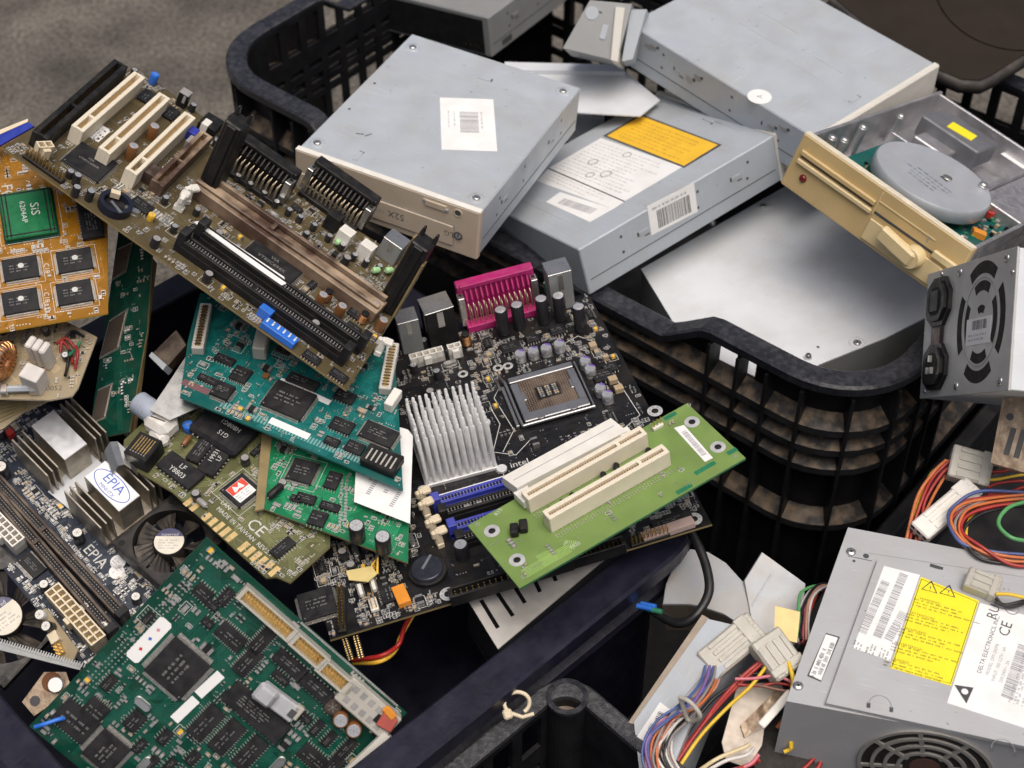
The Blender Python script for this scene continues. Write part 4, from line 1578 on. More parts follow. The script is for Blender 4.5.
# tall capacitors
for (u, v) in ((504, 333), (520, 328), (544, 322), (561, 319), (581, 330)):
    K.P(ecap(4.6, 22), 'capacitor', u, v, 30, (9, 9))
for (u, v) in ((521, 361), (534, 358), (547, 355), (560, 351), (586, 368), (591, 376), (601, 395), (608, 402)):
    K.P(polycap(3.9, 7.2), 'capacitor', u, v, R0, (8, 8))
for (u, v, w, h) in ((593, 348, 5, 5), (613, 382, 6, 5), (619, 391, 6, 5), (606, 360, 4, 3)):
    K.P(smdbox(w, h, 4, TAN, False), 'inductor', u, v, R0, (w, h))
for (u, v, w, h) in ((603, 377, 14, 11), (511, 349, 14, 10), (557, 332, 10, 9), (532, 340, 9, 8), (610, 369, 10, 8)):
    K.P(soic(w, h, 5), 'transistor', u, v, R0, (w, h + 3))
K.P(solenoid(3.6, 11), 'coil', 467, 345, 0, (8, 8))
K.P(atx(2, 1, WHITE, 4.2, 10), 'power_connector', 456, 356, a, (10, 6))
K.P(atx(5, 1, WHITE, 4.6, 9), 'power_connector', 428, 362, a, (24, 6))
for (u, v) in ((452, 336), (441, 341), (425, 347), (438, 378), (415, 372)):
    K.P(ecap(2.8, 7), 'capacitor', u, v, 10, (6, 6))
for (u, v) in ((463, 374), (498, 368), (508, 366)):
    K.P(mountring(1.8, 3.6, 4), 'capacitor_pad', u, v, 0, (8, 8))
# processor socket
K.P(cpusocket(46), 'processor_socket', 549, 396, -1, (60, 56))
# heatsink with pins
xh, yh = fK.uv(455, 457)
K.place(pinsink(49, 44, 43, 11, 9), 'heatsink', xh, yh, -2, (60, 52))
# memory sockets
for (p, q, L, m1) in (((434, 510), (520, 486), 128, BLUEP), ((441, 521), (530, 497), 128, BLACK), ((450, 536), (540, 511), 128, BLUEP), ((458, 547), (548, 522), 128, BLACK)):
    x, y, l, ang = fK.seg(p, q)
    ang = 0
    x0, y0 = fK.uv(*p)
    K.place(dimm(L, m1, m1 if m1 is BLUEP else BLACK, 7.4, 8.5), 'memory_socket', x0 + L / 2, y0, ang, (L, 7.4))
for (u, v) in ((424, 505), (427, 516), (434, 534), (440, 545)):
    K.P(latch(IVORY), 'socket_latch', u, v, 8, (6, 7))
b = MB()
xs, ys = fK.uv(470, 489)
b.box(xs, ys, .1, 46, 5.5, .1, PAPER, 0)
b.lines(xs, ys, .22, 43, 3.4, INK, 0, 3.6, 3, 2.6)
K.place(b, 'barcode_sticker', 0, 0, foot=None)
K.occ.append((xs - 24, ys - 4, xs + 24, ys + 4))
for (u, v) in ((468, 512), (480, 508)):
    K.P(ecap(2.4, 6), 'capacitor', u, v, 0, (5, 5))
# lower left region
K.P(coincell(12), 'battery_holder', 428, 573, 20, (24, 24))
K.P(ecap(4.6, 12), 'capacitor', 463, 557, 0, (9, 9))
for (u, v) in ((448, 594), (694, 519), (655, 411)):
    K.P(mountring(2.4, 5.2), 'mounting_hole', u, v, 0, (11, 11))
K.P(smdbox(8, 15, 4, ORG, False), 'jumper', 402, 598, 5, (8, 15))
K.P(soic(13, 11, 7), 'chip', 390, 595, 90, (13, 15))
K.P(header(2, 4, WHITE, 9), 'pin_header', 374, 606, 0, (6, 11))
K.P(smdbox(4, 9, 3, WHITE), 'inductor', 361, 592, 0, (5, 9))
K.P(smdbox(4, 9, 3, WHITE), 'inductor', 374, 587, 0, (5, 9))
K.P(qfp(22, 22, .8), 'chip', 318, 606, 0, (26, 26))
K.P(header(14, 2), 'pin_header', 342, 611, 80, (36, 6))
K.P(shroud(78, 8, 9, BLACK, 20), 'drive_connector', 512, 584, 0, (78, 8))
K.P(shroud(52, 8, 9, BLACK, 16), 'drive_connector', 585, 561, 0, (52, 8))
K.P(header(10, 2), 'pin_header', 650, 540, 0, (26, 6))
K.P(smdbox(34, 7, 4, mat('rose_tan_plastic', (.40, .30, .27), .5), False), 'connector', 668, 532, 2, (34, 7))
K.P(soic(26, 8, 12), 'chip', 672, 522, 2, (26, 11))
# tape flag and other loose bits taped to the board
b = MB()
q = [fK.uv(*p, 6) for p in [(346, 571), (372, 566), (377, 574), (368, 582), (349, 580)]]
b.prism(q, 5.6, 6.2, mat('yellow_tape', (.66, .53, .22), .55))
b.tube([(*fK.uv(373, 572), 6), (*fK.uv(380, 567), 9), (*fK.uv(378, 577), 3)], .9, YEL, 6)
K.place(b, 'tape_flag', 0, 0)
K.scatter(14, 5, ((300, 560), (470, 560), (470, 640), (300, 640)))
K.scatter(12, 6, ((470, 330), (600, 300), (600, 380), (470, 380)), False)
K.scatter(20, 7)
K.smd(230, ((300, 560), (420, 560), (420, 640), (300, 640)), 3, silk=.8)
K.smd(120, ((470, 330), (580, 300), (580, 365), (470, 375)), 5, silk=.9)
K.smd(90, ((590, 320), (700, 330), (700, 510), (590, 440)), 6, silk=.9)
K.smd(60, ((400, 345), (480, 345), (480, 400), (400, 400)), 8, silk=.9)
K.smd(70, ((640, 480), (712, 480), (712, 530), (640, 560)), 9, silk=.8)
K.smd(330, None, 10, silk=.7)
K.vias(260)
K.finish()

# ---------------------------------------------------------------- light green riser card
fL = pnp([(0, 0, 0), (161, 0, 0), (161, 60, 0), (0, 60, 0)], [(520, 587), (745, 459), (688, 402), (467, 527)], 30, wn=1.5)
Lb = Board('riser_card', 'light green riser card with three cream expansion slots lying across the black motherboard', fL,
           [(0, 0), (161, 0), (161, 60), (0, 60)], PCB_LIME, seed=9, ntr=2, edge=mat('green_board_edge', (.03, .16, .07), .5))
for (u, v) in ((492, 531), (517, 560), (692, 422), (718, 447)):
    Lb.P(mountring(2.2, 4.8, 0), 'mounting_hole', u, v, 0, (10, 10))
for (u, v) in ((478, 524), (523, 577), (689, 405), (736, 456)):
    x, y = fL.uv(u, v)
    Lb.silk.ring(x, y, .01, .9, 1.6, .05, GREYC, 4)
x, y, l, ang = fL.seg((555, 537), (667, 461))
sx1, sy1 = x, y
Lb.place(slot(86, 8.5, 12.5, CREAM), 'expansion_slot', x, y + 3.6, 0, (86, 9))
x2, y2, l2, ang = fL.seg((534, 513), (645, 447))
Lb.place(slot(86, 8.5, 12.5, CREAM), 'expansion_slot', x2, y2 + 3.6, 0, (86, 9))
# broad white connector on the far edge
p = [fL.uv(*q, 9) for q in [(502, 477), (611, 418), (627, 431), (517, 488)]]
b = MB()
b.prism(p, 1.5, 9, WHITE)
b.prism([fL.uv(*q, 9) for q in [(513, 491), (527, 484), (534, 494), (523, 501)]], 2, 7.5, WHITE)
b.prism([fL.uv(*q, 9) for q in [(617, 430), (627, 425), (632, 431), (622, 437)]], 2, 8, WHITE)
for (p_, q_) in (((510, 482), (617, 424)),):
    x, y, l, an = fL.seg(p_, q_, 9)
    b.box(x, y, 8.98, l * .94, .5, .06, GREYC, an)
Lb.place(b, 'white_connector', 0, 0)
for (u, v) in ((573, 501), (563, 508), (551, 515), (604, 480), (617, 471), (649, 456)):
    Lb.P(axial(6, 1.9, BLACK), 'capacitor', u, v, 62, (5, 5))
b = MB()
for (u, v, r_) in ((515, 533, 60), (524, 529, 60)):
    x, y = fL.uv(u, v)
    b.box(x, y, 0, 8, 5, 5.5, BLACK, r_ + 0, ch=.8)
Lb.place(b, 'transistor_pair', 0, 0)
Lb.P(header(3, 1, WHITE, 8), 'pin_header', 658, 428, 0, (8, 3))
b = MB()
q = [fL.uv(*p) for p in [(674, 428), (684, 425), (713, 458), (705, 462)]]
b.prism(q, .02, .14, PAPER)
c = np.mean(q, 0)
d = np.array(q[2]) - np.array(q[1])
an = math.degrees(math.atan2(d[1], d[0]))
b.barcode(c[0], c[1], .18, 24, 3.2, INKG, an, 4)
Lb.place(b, 'barcode_sticker', 0, 0)
for (u, v, w_) in ((668, 433, 12), (705, 470, 14), (685, 484, 10), (646, 505, 8), (650, 413, 8)):
    pass
b = MB()
rnd = random.Random(8)
for (u, v, l) in ((705, 468, 15), (684, 489, 11), (736, 449, 7), (668, 414, 9)):
    x, y = fL.uv(u, v)
    Lb.silk.quad(min(x, 158), max(2.2, min(y, 57.6)), .02, l, 3.2, mat('dark_green_pad', (.02, .17, .08), .4), 0)
Lb.txt('R15', 498, 512, 2.6, 20)
Lb.txt('PCI2', 575, 545, 2.4, 0)
for (xx, yy, LL) in ((sx1, sy1 - 3.4, 84), (x2, y2 - 3.4, 84)):
    for k in range(46):
        for j in range(2):
            Lb.silk.cyl(xx - LL / 2 + LL * k / 45, yy - j * 1.9 - (k % 2) * .6, .01, .55, .25, SOLDER, 6, 0)
Lb.smd(26, None, 4, cols=(GREYC, SOLDER, TAN), silk=.5)
Lb.vias(60)
Lb.finish()

# ---------------------------------------------------------------- slotted silver case under the motherboard
fM = plane((498, 649), (.02, -.12, .99), (583, 573), z=292)
mM = thing('metal_case', 'silver metal case with a row of dark vent slots under the black motherboard', 'metal case', fM)
q = on(fM, 0, [(498, 649), (632, 536), (600, 482), (466, 597)])
b = MB()
b.prism(q, -1.2, 0, CASEM)
for (u1, v1, u2, v2) in ((481, 600, 498, 628), (496, 591, 513, 616), (513, 584, 525, 603), (532, 574, 540, 592), (548, 562, 556, 581), (565, 552, 572, 569)):
    x, y, l, an = fM.seg((u1, v1), (u2, v2))
    b.box(x, y, -.05, l, 2.6, .1, mat('open_slot_black', (.006, .006, .006), .9, spec=.05), an)
part(mM, b, 'lid')
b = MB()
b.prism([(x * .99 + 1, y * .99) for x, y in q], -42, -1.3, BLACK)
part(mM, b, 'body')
# ---------------------------------------------------------------- tan motherboard lying across the top left
fA = pnp([(0, 0, 0), (0, 152, 0), (268, 0, 0)], [(2, 147), (135, 66), (347, 390)], -35, n=(.40, 0, .92), wn=4, d0=1040)
qA = on(fA, 0, [(2, 147), (347, 390), (372, 352), (419, 277), (392, 252), (330, 212), (205, 118), (135, 66)])
A = Board('motherboard', 'tan motherboard with three short cream slots and long black slots, lying over the left crate', fA, qA, PCB_TANB, seed=12, ntr=150)
aLong = 0
def slotseg(B, L, w, h, m, p, q, name, mk=slot, dy=0, top=0, **k):
    x, y, l, an = B.fr.seg(p, q, top)
    return B.place(mk(L, w, h, m, **k), name, x, y + dy, an, (L, w))
x, y, l, anP = fA.seg((75, 132), (137, 78), 11)
# cream slots: measured on their tops
for (p, q) in (((77, 130), (139, 77)), ((104, 152), (164, 98)), ((131, 173), (189, 117))):
    x, y, l, an = fA.seg(p, q, 11)
    A.place(slot(l * 1.02, 9, 13, CREAM, key=.22, groove=.36), 'expansion_slot', x, y, anP, (l, 9))
x, y, l, an = fA.seg((34, 131), (127, 66), 12)
A.place(slot(l, 11, 12, BLACK, key=.4), 'long_expansion_slot', x, y, anP + 1, (l, 11))
x, y, l, an = fA.seg((157, 180), (207, 138), 9)
A.place(slot(l * 1.1, 9.5, 10, BROWNP, key=.45), 'graphics_slot', x, y, anP, (l, 10))
for (u, v) in ((150, 138), (129, 158), (208, 173)):
    A.P(ecap(3.6, 11, CAPBRN), 'capacitor', u, v, 40, (8, 8))
A.P(qfp(27, 27, 1.0, 2.2, 'VIA|VT82C686B', body=None), 'chip', 89, 164, anP - 90, (31, 31))
A.P(qfp(38, 30, 1.0, 2.2, 'VIA|VT82C694X'), 'chip', 272, 264, 0, (42, 34))
b = MB()
x, y = fA.uv(99, 133)
b.box(x, y, .1, 18, 9, .1, PAPER, anP)
b.lines(x, y, .25, 15, 6, INKG, anP, 2, 3, 1)
A.place(b, 'white_sticker', 0, 0)
# pin headers along the near edge
x, y, l, an = fA.seg((24, 155), (63, 184))
A.place(header(int(l / 2.54), 2), 'pin_header', x, y, 0, (l, 6))
A.P(atx(2, 1, IVORY, 4.6, 11), 'plug', 41, 157, 60, (10, 6))
for (u, v) in ((75, 184), (74, 196), (88, 200)):
    A.P(ecap(2.6, 8), 'capacitor', u, v, 0, (6, 6))
# battery clip
b = MB()
b.ring(0, 0, 0, 8, 11, 6, mat('blue_black_plastic', (.010, .013, .026), .35), 30)
b.cyl(0, 0, 0, 8, 1.2, BLACK, 24, 0)
b.box(-5, 6, 3, 6, 4, 4, IVORY, 30)
b.box(3, -5, 6, 11, 2, .5, STEEL, -20)
A.P(b, 'battery_holder', 114, 208, 0, (28, 28))
A.P(smdbox(8, 8, 3, YEL, False), 'capacitor', 150, 219, 0, (8, 8)) if False else A.P(ecap(2.4, 5, YEL, YEL), 'capacitor', 150, 220, 0, (5, 5))
A.P(crystal(11, 4.5, 3.5), 'crystal', 131, 213, 20, (11, 5))
A.P(soic(14, 10, 8), 'chip', 141, 207, 0, (14, 12))
# memory sockets, long side parallel to the near edge
for (p, q, m1) in (((181, 216), (383, 356), BLACK), ((173, 232), (356, 361), BLACK)):
    x, y, l, an = fA.seg(p, q, 8)
    A.place(dimm(132, BLACK, CHIP, 9, 11), 'memory_socket', x, y, 0, (132, 10))
b = MB()
q = [fA.uv(*p, 10) for p in [(194, 222), (200, 221), (284, 277), (286, 284), (280, 286)]]
b.prism(q, 9.6, 10.2, PAPER)
A.place(b, 'white_strip', 0, 0)
for (u, v, r_) in ((178, 206, 100), (185, 198, 60), (377, 349, 20)):
    A.P(latch(WHITE), 'socket_latch', u, v + 4, r_, (7, 7))
x, y = fA.uv(281, 333)
A.place(dipswitch(25, 8, 5, 6), 'switch_block', x, y - 3.6, 0, (25, 9))
A.P(smdbox(9, 7, 7, BLUELT, False), 'jumper', 264, 316, 0, (9, 7))
# processor slot: long brown holder, dusty
x, y, l, an = fA.seg((198, 185), (378, 312), 4)
b = MB()
b.box(0, -1.5, 0, l * 1.02, 17, 10, BROWNP, ch=.6)
b.box(0, 5.2, 10.5, l, 3, 4, BROWNP, ch=.4)
b.box(0, -5.2, 10.5, l, 3, 2, BROWNP, ch=.4)
b.box(l * -.1, 0, 10.6, 3, 9, 3, BROWNP)
A.place(b, 'processor_slot', x, y, 0, (l, 15))
def post(u1, v1, u2, v2, Hh, rail=False):
    x, y = fA.uv(u1, v1)
    b = MB()
    b.box(0, 0, 0, 13, 16, Hh, BLACK, ch=1)
    b.box(0, -8.6, 2, 7, 2.4, Hh - 3, BLACK, ch=.6)
    for sg in (1, -1):
        b.box(sg * 5, 5, Hh - .2, 3, 5, 7, BLACK, ch=.6, taper=.6)
    if rail:
        b.box(-7.6, 4, 0, 1.6, 6, Hh - 4, EDGE)
        b.box(7.6, -4, 0, 1.4, 7, Hh * .8, EDGE)
    else:
        b.box(-7, 3, 2, 1.2, 8, Hh * .95, CHIP)
    A.place(b, 'retention_post', x, y, 0, (15, 18))
post(209, 190, 245, 106, 62)
post(388, 306, 436, 230, 62, True)
# rear connectors on the far edge
for (u, v, W_) in ((250, 184, 56), (332, 212, 52)):
    A.P(portback(W_, 20, 25, BLACK), 'printer_port', u, v - 4, 0, (54, 18))
A.P(metalbox(15, 14, 17, STEEL, GALVD), 'round_port_block', 388, 256, 0, (16, 16))
for (u, v) in ((330, 228), (341, 244), (362, 258)):
    A.P(smdbox(10, 9, 13, WHITE if u != 330 else BLACK, False), 'filter_block', u, v, 0, (10, 9))
for (u, v) in ((337, 246), (374, 274), (387, 274)):
    A.P(axial(6, 2.3, GRNLT), 'filter', u, v, 60, (6, 5))
for (u, v) in ((236, 178), (248, 186), (262, 195), (274, 204), (287, 212), (298, 219), (312, 227), (327, 238), (340, 247), (352, 257), (364, 263), (377, 268)):
    A.P(ecap(2.3, 5.5), 'capacitor', u, v + 3, 0, (5, 5))
for (u, v) in ((243, 216), (335, 284), (345, 280)):
    A.P(ecap(3.2, 7, CAPGRN), 'capacitor', u, v + 3, 0, (6, 6))
for (u, v) in ((378, 330), (318, 305), (337, 316), (371, 314)):
    A.P(ecap(3.4, 10, CAPBRN), 'capacitor', u, v, 0, (7, 7))
A.P(solenoid(3.4, 9), 'coil', 325, 300, 0, (7, 7))
A.P(solenoid(3.4, 9), 'coil', 361, 322, 0, (7, 7))
for (u, v, w_, h_) in ((347, 299, 12, 9), (356, 316, 12, 9), (352, 330, 11, 8), (311, 359, 12, 7), (338, 377, 12, 7)):
    A.P(soic(w_, h_, 6), 'chip', u, v, 0, (w_, h_ + 3))
# little things on the top edge
A.P(ecap(3, 8, BLUELT, BLUELT), 'capacitor', 152, 83, 0, (6, 6))
A.P(soic(14, 9, 4), 'chip', 146, 98, anP, (14, 9))
A.P(soic(14, 9, 4), 'chip', 170, 115, anP, (14, 9))
A.P(metalbox(7, 7, 12, GREYC, BLACK), 'header_block', 181, 105, anP, (7, 7))
A.P(ecap(2.4, 6), 'capacitor', 191, 111, 0, (5, 5))
A.P(smdbox(16, 13, 8, BLACK, False), 'header_block', 208, 130, anP, (16, 13))
A.P(smdbox(8, 5, 9, WHITE, False), 'plug', 203, 132, anP, (8, 5))
A.P(smdbox(8, 6, 7, BLUEP, False), 'jumper', 191, 138, anP, (8, 6))
A.P(smdbox(9, 5, 6, GREYC, False), 'jumper', 189, 146, anP, (9, 5))
A.P(smdbox(12, 12, 9, DKBROWN, False), 'relay', 146, 178, anP, (12, 12))
A.txt('G6190-AH', 172, 161, 4.2, anP)
for i in range(16):
    u = 214 + i * 1.0
for k in range(9):
    x, y = fA.uv(118 + k * 5.6, 190 + k * 4.2)
    for j in range(5):
        A.silk.quad(x + j * 2.1 - 3, y + 4, .03, .9, 7, SILK, 0)
A.scatter(46, 9)
A.smd(420, None, 21, silk=.85, cols=(GREYC, GREYC, SOLDER, TAN, CHIP))
A.smd(70, ((0, 140), (120, 140), (120, 220), (0, 220)), 22, silk=.8)
A.smd(90, ((280, 230), (420, 230), (420, 380), (280, 380)), 23, silk=.8)
A.vias(260)
A.finish()

# ---------------------------------------------------------------- amber card with the green graphics chip
fB = plane((108, 313), (.10, -.26, .96), (0, 332), d=1020)
fB = Frame(np.stack([-fB.R[:, 0], -fB.R[:, 1], fB.R[:, 2]], 1), fB.t)
qB = on(fB, 0, [(108, 313), (107, 130), (-40, 130), (-40, 339)])
B_ = Board('graphics_card', 'amber card with green ribbed chip and four black memory chips, at the left edge', fB, qB, PCB_AMBER, seed=31, ntr=120, edge=YEL)
x, y, l, an = fB.seg((12, 313), (108, 313))
anB = 0
xs, ys = fB.uv(29, 217)
b = MB()
GRN = mat('green_heat_spreader', (.006, .16, .055), .35, .3, var=.1)
b.T = (np.diag([1, 1.16, 1.]), np.zeros(3))
b.box(0, 0, 0, 35, 34, 2, PCB_GREEN, ch=.3)
b.box(0, 0, 2, 33, 32, 3, GRN, ch=.6)
for sx in (-1, 1):
    for k in (12.5, 15):
        b.box(sx * k, 0, 4.9, 1.0, 31, .25, BLACK)
b.box(0, -14, 4.9, 32, .9, .25, BLACK)
b.box(0, 14.4, 4.9, 32, .9, .25, BLACK)
b.box(0, -16.8, .5, 34, 1.2, .6, LEAD)
b.text('SiS', 5, 2, 5.05, 5.6, SILK, -90)
b.text('6204AP', -2.5, 1, 5.05, 3.4, SILK, -90)
b.T = None
B_.place(b, 'graphics_chip', xs, ys, 0, (38, 37), silk=True)
for (u, v) in ((21, 270), (75, 262), (21, 303), (75, 294)):
    B_.P(qfp(22, 17, .7, 2.2, '', dot=False), 'memory_chip', u, v, 0, (26, 21), silk=True)
    x, y = fB.uv(u, v - 4, 2)
    B_.silk.cyl(x, y, 2.76, 1.9, .04, SILK, 16, 0)
B_.P(dip(30, 14, 12), 'chip', 91, 222, 90, (15, 30))
B_.txt('FC', 8, 191, 7, -90)
B_.txt('C', 5, 195, 6, -90)
for (u, v) in ((47, 268), (47, 297)):
    B_.txt('C18', u, v, 3.2, -90)
B_.txt('U3', 12, 328, 3, -90)
B_.smd(230, None, 33, cols=(TAN, GREYC, SOLDER, CHIP), silk=.95, sizes=((2, 1.4), (2.6, 1.6)))
B_.vias(160)
B_.finish()
# blue edge of a card poking out above it
fb = plane((3, 137), (0, -.3, .95), (30, 122), d=1060)
b = MB()
b.prism(on(fb, 0, [(-12, 140), (28, 122), (34, 126), (-12, 152)]), -1.6, 0, mat('blue_solder_mask', (.01, .03, .30), .35))
b.prism(on(fb, 0, [(-12, 135), (28, 119), (28, 122), (-12, 140)]), -1.6, .4, IVORY)
solo(b, 'card_edge', 'blue card edge poking out at the left edge above the amber card', 'circuit board', fb)

# ---------------------------------------------------------------- narrow dark green module leaning below the tan board
fC = plane((95, 440), (-.30, -.45, .84), (130, 432), d=1060)
qC = on(fC, 0, [(88, 441), (129, 432), (147, 330), (153, 240), (120, 220), (106, 320)])
Cm = Board('memory_module', 'narrow dark green module with two bare glossy chips, leaning between the amber and teal cards', fC, qC, PCB_GREEN, seed=41, ntr=30)
DIE = mat('bare_glossy_die', (.16, .13, .11), .12, .5, var=.15, vs=40)
for q in ([(101, 357), (118, 348), (127, 311), (110, 322)], [(92, 423), (105, 417), (112, 385), (99, 391)], [(113, 279), (126, 271), (132, 244), (119, 250)]):
    b = MB()
    p = on(fC, 0, q)
    c = np.mean(p, 0)
    P2 = [((x - c[0]) * 1.12, (y - c[1]) * 1.12) for x, y in p]
    b.prism(P2, 0, .5, LEAD)
    b.prism([(x * .86, y * .86) for x, y in P2], .5, 1.3, DIE)
    Cm.place(b, 'chip', c[0], c[1], 0, (12, 24))
for k in range(26):
    u, v = 107 - k * .2, 376 - k * 2.4
    x, y = fC.uv(104 + k * .7, 372 - k * 2.6)
    x2, y2 = fC.uv(121 + k * .65, 366 - k * 2.5)
    dx, dy = x2 - x, y2 - y
    Cm.silk.quad((x + x2) / 2, (y + y2) / 2, .025, math.hypot(dx, dy), .55, Cm.tm, math.degrees(math.atan2(dy, dx)))
Cm.smd(80, None, 43, cols=(SOLDER, PAPER, TAN), silk=.6, sizes=((1.4, .8), (2, 1)))
Cm.finish()
fC2 = plane((140, 430), (-.2, -.4, .9), (150, 340), d=1068)
b = MB()
b.prism(on(fC2, 0, [(128, 436), (135, 433), (156, 262), (150, 255)]), -2, 0, mat('laminate_strip', (.28, .20, .09), .5))
b.prism(on(fC2, 0, [(125, 436), (129, 436), (150, 256), (147, 252)]), -3, 1.5, GREYC)
solo(b, 'card_edge', 'thin tan laminate edge standing behind the narrow green module', 'circuit board', fC2)

# ---------------------------------------------------------------- beige power board with coil
fD = plane((0, 398), (.05, -.25, .96), (75, 395), d=1010)
qD = on(fD, 0, [(-30, 398), (50, 400), (72, 396), (78, 388), (97, 337), (60, 318), (-30, 318)])
D_ = Board('power_board', 'pale bare laminate power board with white blocks and a copper coil, under the amber card', fD, qD, PCB_BEIGE, seed=51, ntr=24, edge=IVORY)
D_.P(coil(8, 4.6), 'coil', 6, 371, 65, (20, 10))
b = MB()
b.box(0, 0, 0, 13, 11, 17, mat('grey_white_block', (.62, .59, .55), .5), ch=.5)
D_.P(b, 'relay', 37, 386, -28, (14, 12))
b = MB()
for k in (-5, 0, 5):
    b.box(k, 0, 0, 4.4, 9, 22, mat('grey_white_block', (.62, .59, .55), .5), ch=1)
D_.P(b, 'terminal_block', 44, 362, -28, (16, 10))
wi = MB()
for k, (m_, p) in enumerate(((RED, [(60, 352), (63, 343), (70, 350), (72, 362)]), (RED, [(57, 345), (66, 338), (74, 345)]), (CAPGRN, [(70, 356), (75, 346), (80, 340)]), (BLACK, [(65, 375), (66, 364), (70, 350)]), (BLACK, [(60, 340), (72, 330), (84, 338)]), (RED, [(74, 366), (78, 356), (76, 346)]))):
    wi.tube(spline([(*fD.uv(*q, 6), 5 + 3 * math.sin(i * 2 + k)) for i, q in enumerate(p)], 6), 1.05, mat('dull_red_wire', (.26, .02, .018), .45) if m_ is RED else m_, 8)
D_.place(wi, 'wiring', 0, 0)
b = MB()
for sx in (-1, 1):
    b.box(sx * 9, 0, 0, 5, 7, 6, STEEL, ch=.8)
b.box(0, 0, 2, 16, 4.5, 4.5, GALV, ch=1.5)
D_.P(b, 'fuse', 20, 392, 0, (24, 8))
D_.P(crystal(18, 6, 5), 'crystal', 22, 382, 0, (18, 6)) if False else None
D_.txt('0052', 54, 388, 3.6, 0, INK)
D_.scatter(12, 4)
D_.smd(90, None, 53, cols=(TAN, GREYC, CHIP), silk=.2)
D_.finish()
fD2 = plane((0, 425), (.1, -.35, .93), (30, 405), d=1030)
b = MB()
b.prism(on(fD2, 0, [(-20, 440), (-20, 402), (50, 400), (24, 412), (4, 428)]), -1.6, 0, PCB_BEIGE)
for k in range(5):
    x, y, l, an = fD2.seg((-8, 426 - k * 5), (26, 408 - k * 2))
    b.box(x, y, 0, l, 1.6, .8, EDGE, an)
solo(b, 'card_edge', 'bare laminate card edge with brown grooves below the coil board', 'circuit board', fD2)

# ---------------------------------------------------------------- blue-black small board with two finned heatsinks
fE = plane((85, 665), (.08, -.22, .97), (0, 565), z=258)
fE = Frame(np.stack([-fE.R[:, 0], -fE.R[:, 1], fE.R[:, 2]], 1), fE.t)       # x runs down the near edge towards the right
x, y = fE.uv(0, 480)
qE = on(fE, 0, [(85, 668), (-40, 516), (-40, 420), (20, 395), (90, 420), (215, 565), (140, 640)])
E_ = Board('motherboard', 'small blue-black motherboard with two finned heatsinks and a white power socket', fE, qE, PCB_NAVY, seed=61, ntr=110, edge=mat('blue_board_edge', (.03, .06, .16), .5))
xe, ye, l, anE = fE.seg((0, 481), (79, 575))
for (p, q) in (((-20, 462), (128, 622)), ((-20, 478), (112, 632))):
    x, y, l, an = fE.seg(p, q, 6)
    E_.place(dimm(150, DKBROWN, CHIP, 8, 10), 'memory_socket', x, y, an, (150, 9))
b = None
EPLATE = mat('plain_aluminium_plate', (.60, .61, .63), .4, .5)
def sink(quad, base, txt, fins_l):
    pass
def heatsink(fr, c, ang, W, D, Hh, plate, label):
    x, y = fr.uv(*c, Hh)
    o = E_.place(finsink(W, D, Hh, plate), 'heatsink', x, y, ang, (W, D))
    b = MB()
    b.box(0, 0, 0, W * .94, plate * .98, .25, EPLATE)
    if label:
        b.box(0, 0, .25, W * .9, plate * .94, .12, PAPER)
        pts = [(W * .42 * math.cos(t), plate * .40 * math.sin(t), .42) for t in np.linspace(0, 2 * math.pi, 41)]
        b.tube(pts, .28, BLUEINK, 4, False)
        b.text('EPIA', 0, 2.0, .4, 6.4, BLUEINK, 0)
        b.text('MINI-ITX', 0, -4.2, .4, 2.4, BLUEINK, 0)
    part(o, b, 'top_plate', (0, 0, Hh))
    return o
xq, yq, lq, anS = fE.seg((106, 465), (137, 496), 30)
heatsink(fE, (112, 486), anS, 37, 48, 30, 17, True)
heatsink(fE, (59, 435), anS, 37, 48, 30, 18, False)
b = MB()
b.prism([fE.uv(*q, 4) for q in [(48, 492), (88, 452), (110, 470), (70, 510)]], 3.5, 4.5, GALVW)
E_.place(b, 'metal_plate', 0, 0)
for (u, v, r_, h_) in ((79, 503, 4.0, 15), (80, 541, 3.6, 12), (4, 476, 4.4, 13), (46, 590, 3.2, 9), (86, 611, 3.0, 7), (105, 630, 3.0, 7), (137, 601, 3.2, 7), (2, 437, 3.0, 9)):
    E_.P(ecap(r_, h_, None, WHITE), 'capacitor', u, v, 0, (r_ * 2, r_ * 2))
E_.P(smdbox(5, 5, 6, RED, False), 'capacitor', 11, 436, 0, (5, 5))
x, y, l, an = fE.seg((44, 600), (104, 645), 6)
xx, yy, l2, an2 = fE.seg((50, 588), (98, 638), 12)
E_.place(atx(10, 2, IVORY, 4.7), 'power_socket', *fE.uv(75, 614, 12), an2 - 2, (44, 11))
xx, yy = fE.uv(7, 532, 8)
E_.place(atx(6, 2, WHITE), 'white_socket', xx, yy, an2, (28, 11))
E_.P(qfp(18, 10, .8, 1.6, sides=2), 'chip', 32, 566, an2, (20, 14))
b = MB()
b.lathe(0, 0, .1, [(5, 0), (5, .15)], PAPER, 20, False)
b.lathe(5, -5, .1, [(5, 0), (5, .15)], PAPER, 20, False)
b.lines(2, -2, .3, 10, 6, INKG, 0, 2, 4, 1)
E_.P(b, 'round_sticker', 118, 562, an2, (10, 10))
E_.txt('EPIA', 96, 556, 7, an2)
E_.scatter(24, 4)
E_.smd(420, None, 63, cols=(TAN, GREYC, SOLDER, CHIP), silk=.9)
E_.smd(90, ((0, 480), (90, 480), (140, 640), (0, 600)), 64, cols=(SOLDER, GREYC, TAN), silk=.9)
E_.vias(200)
E_.finish()

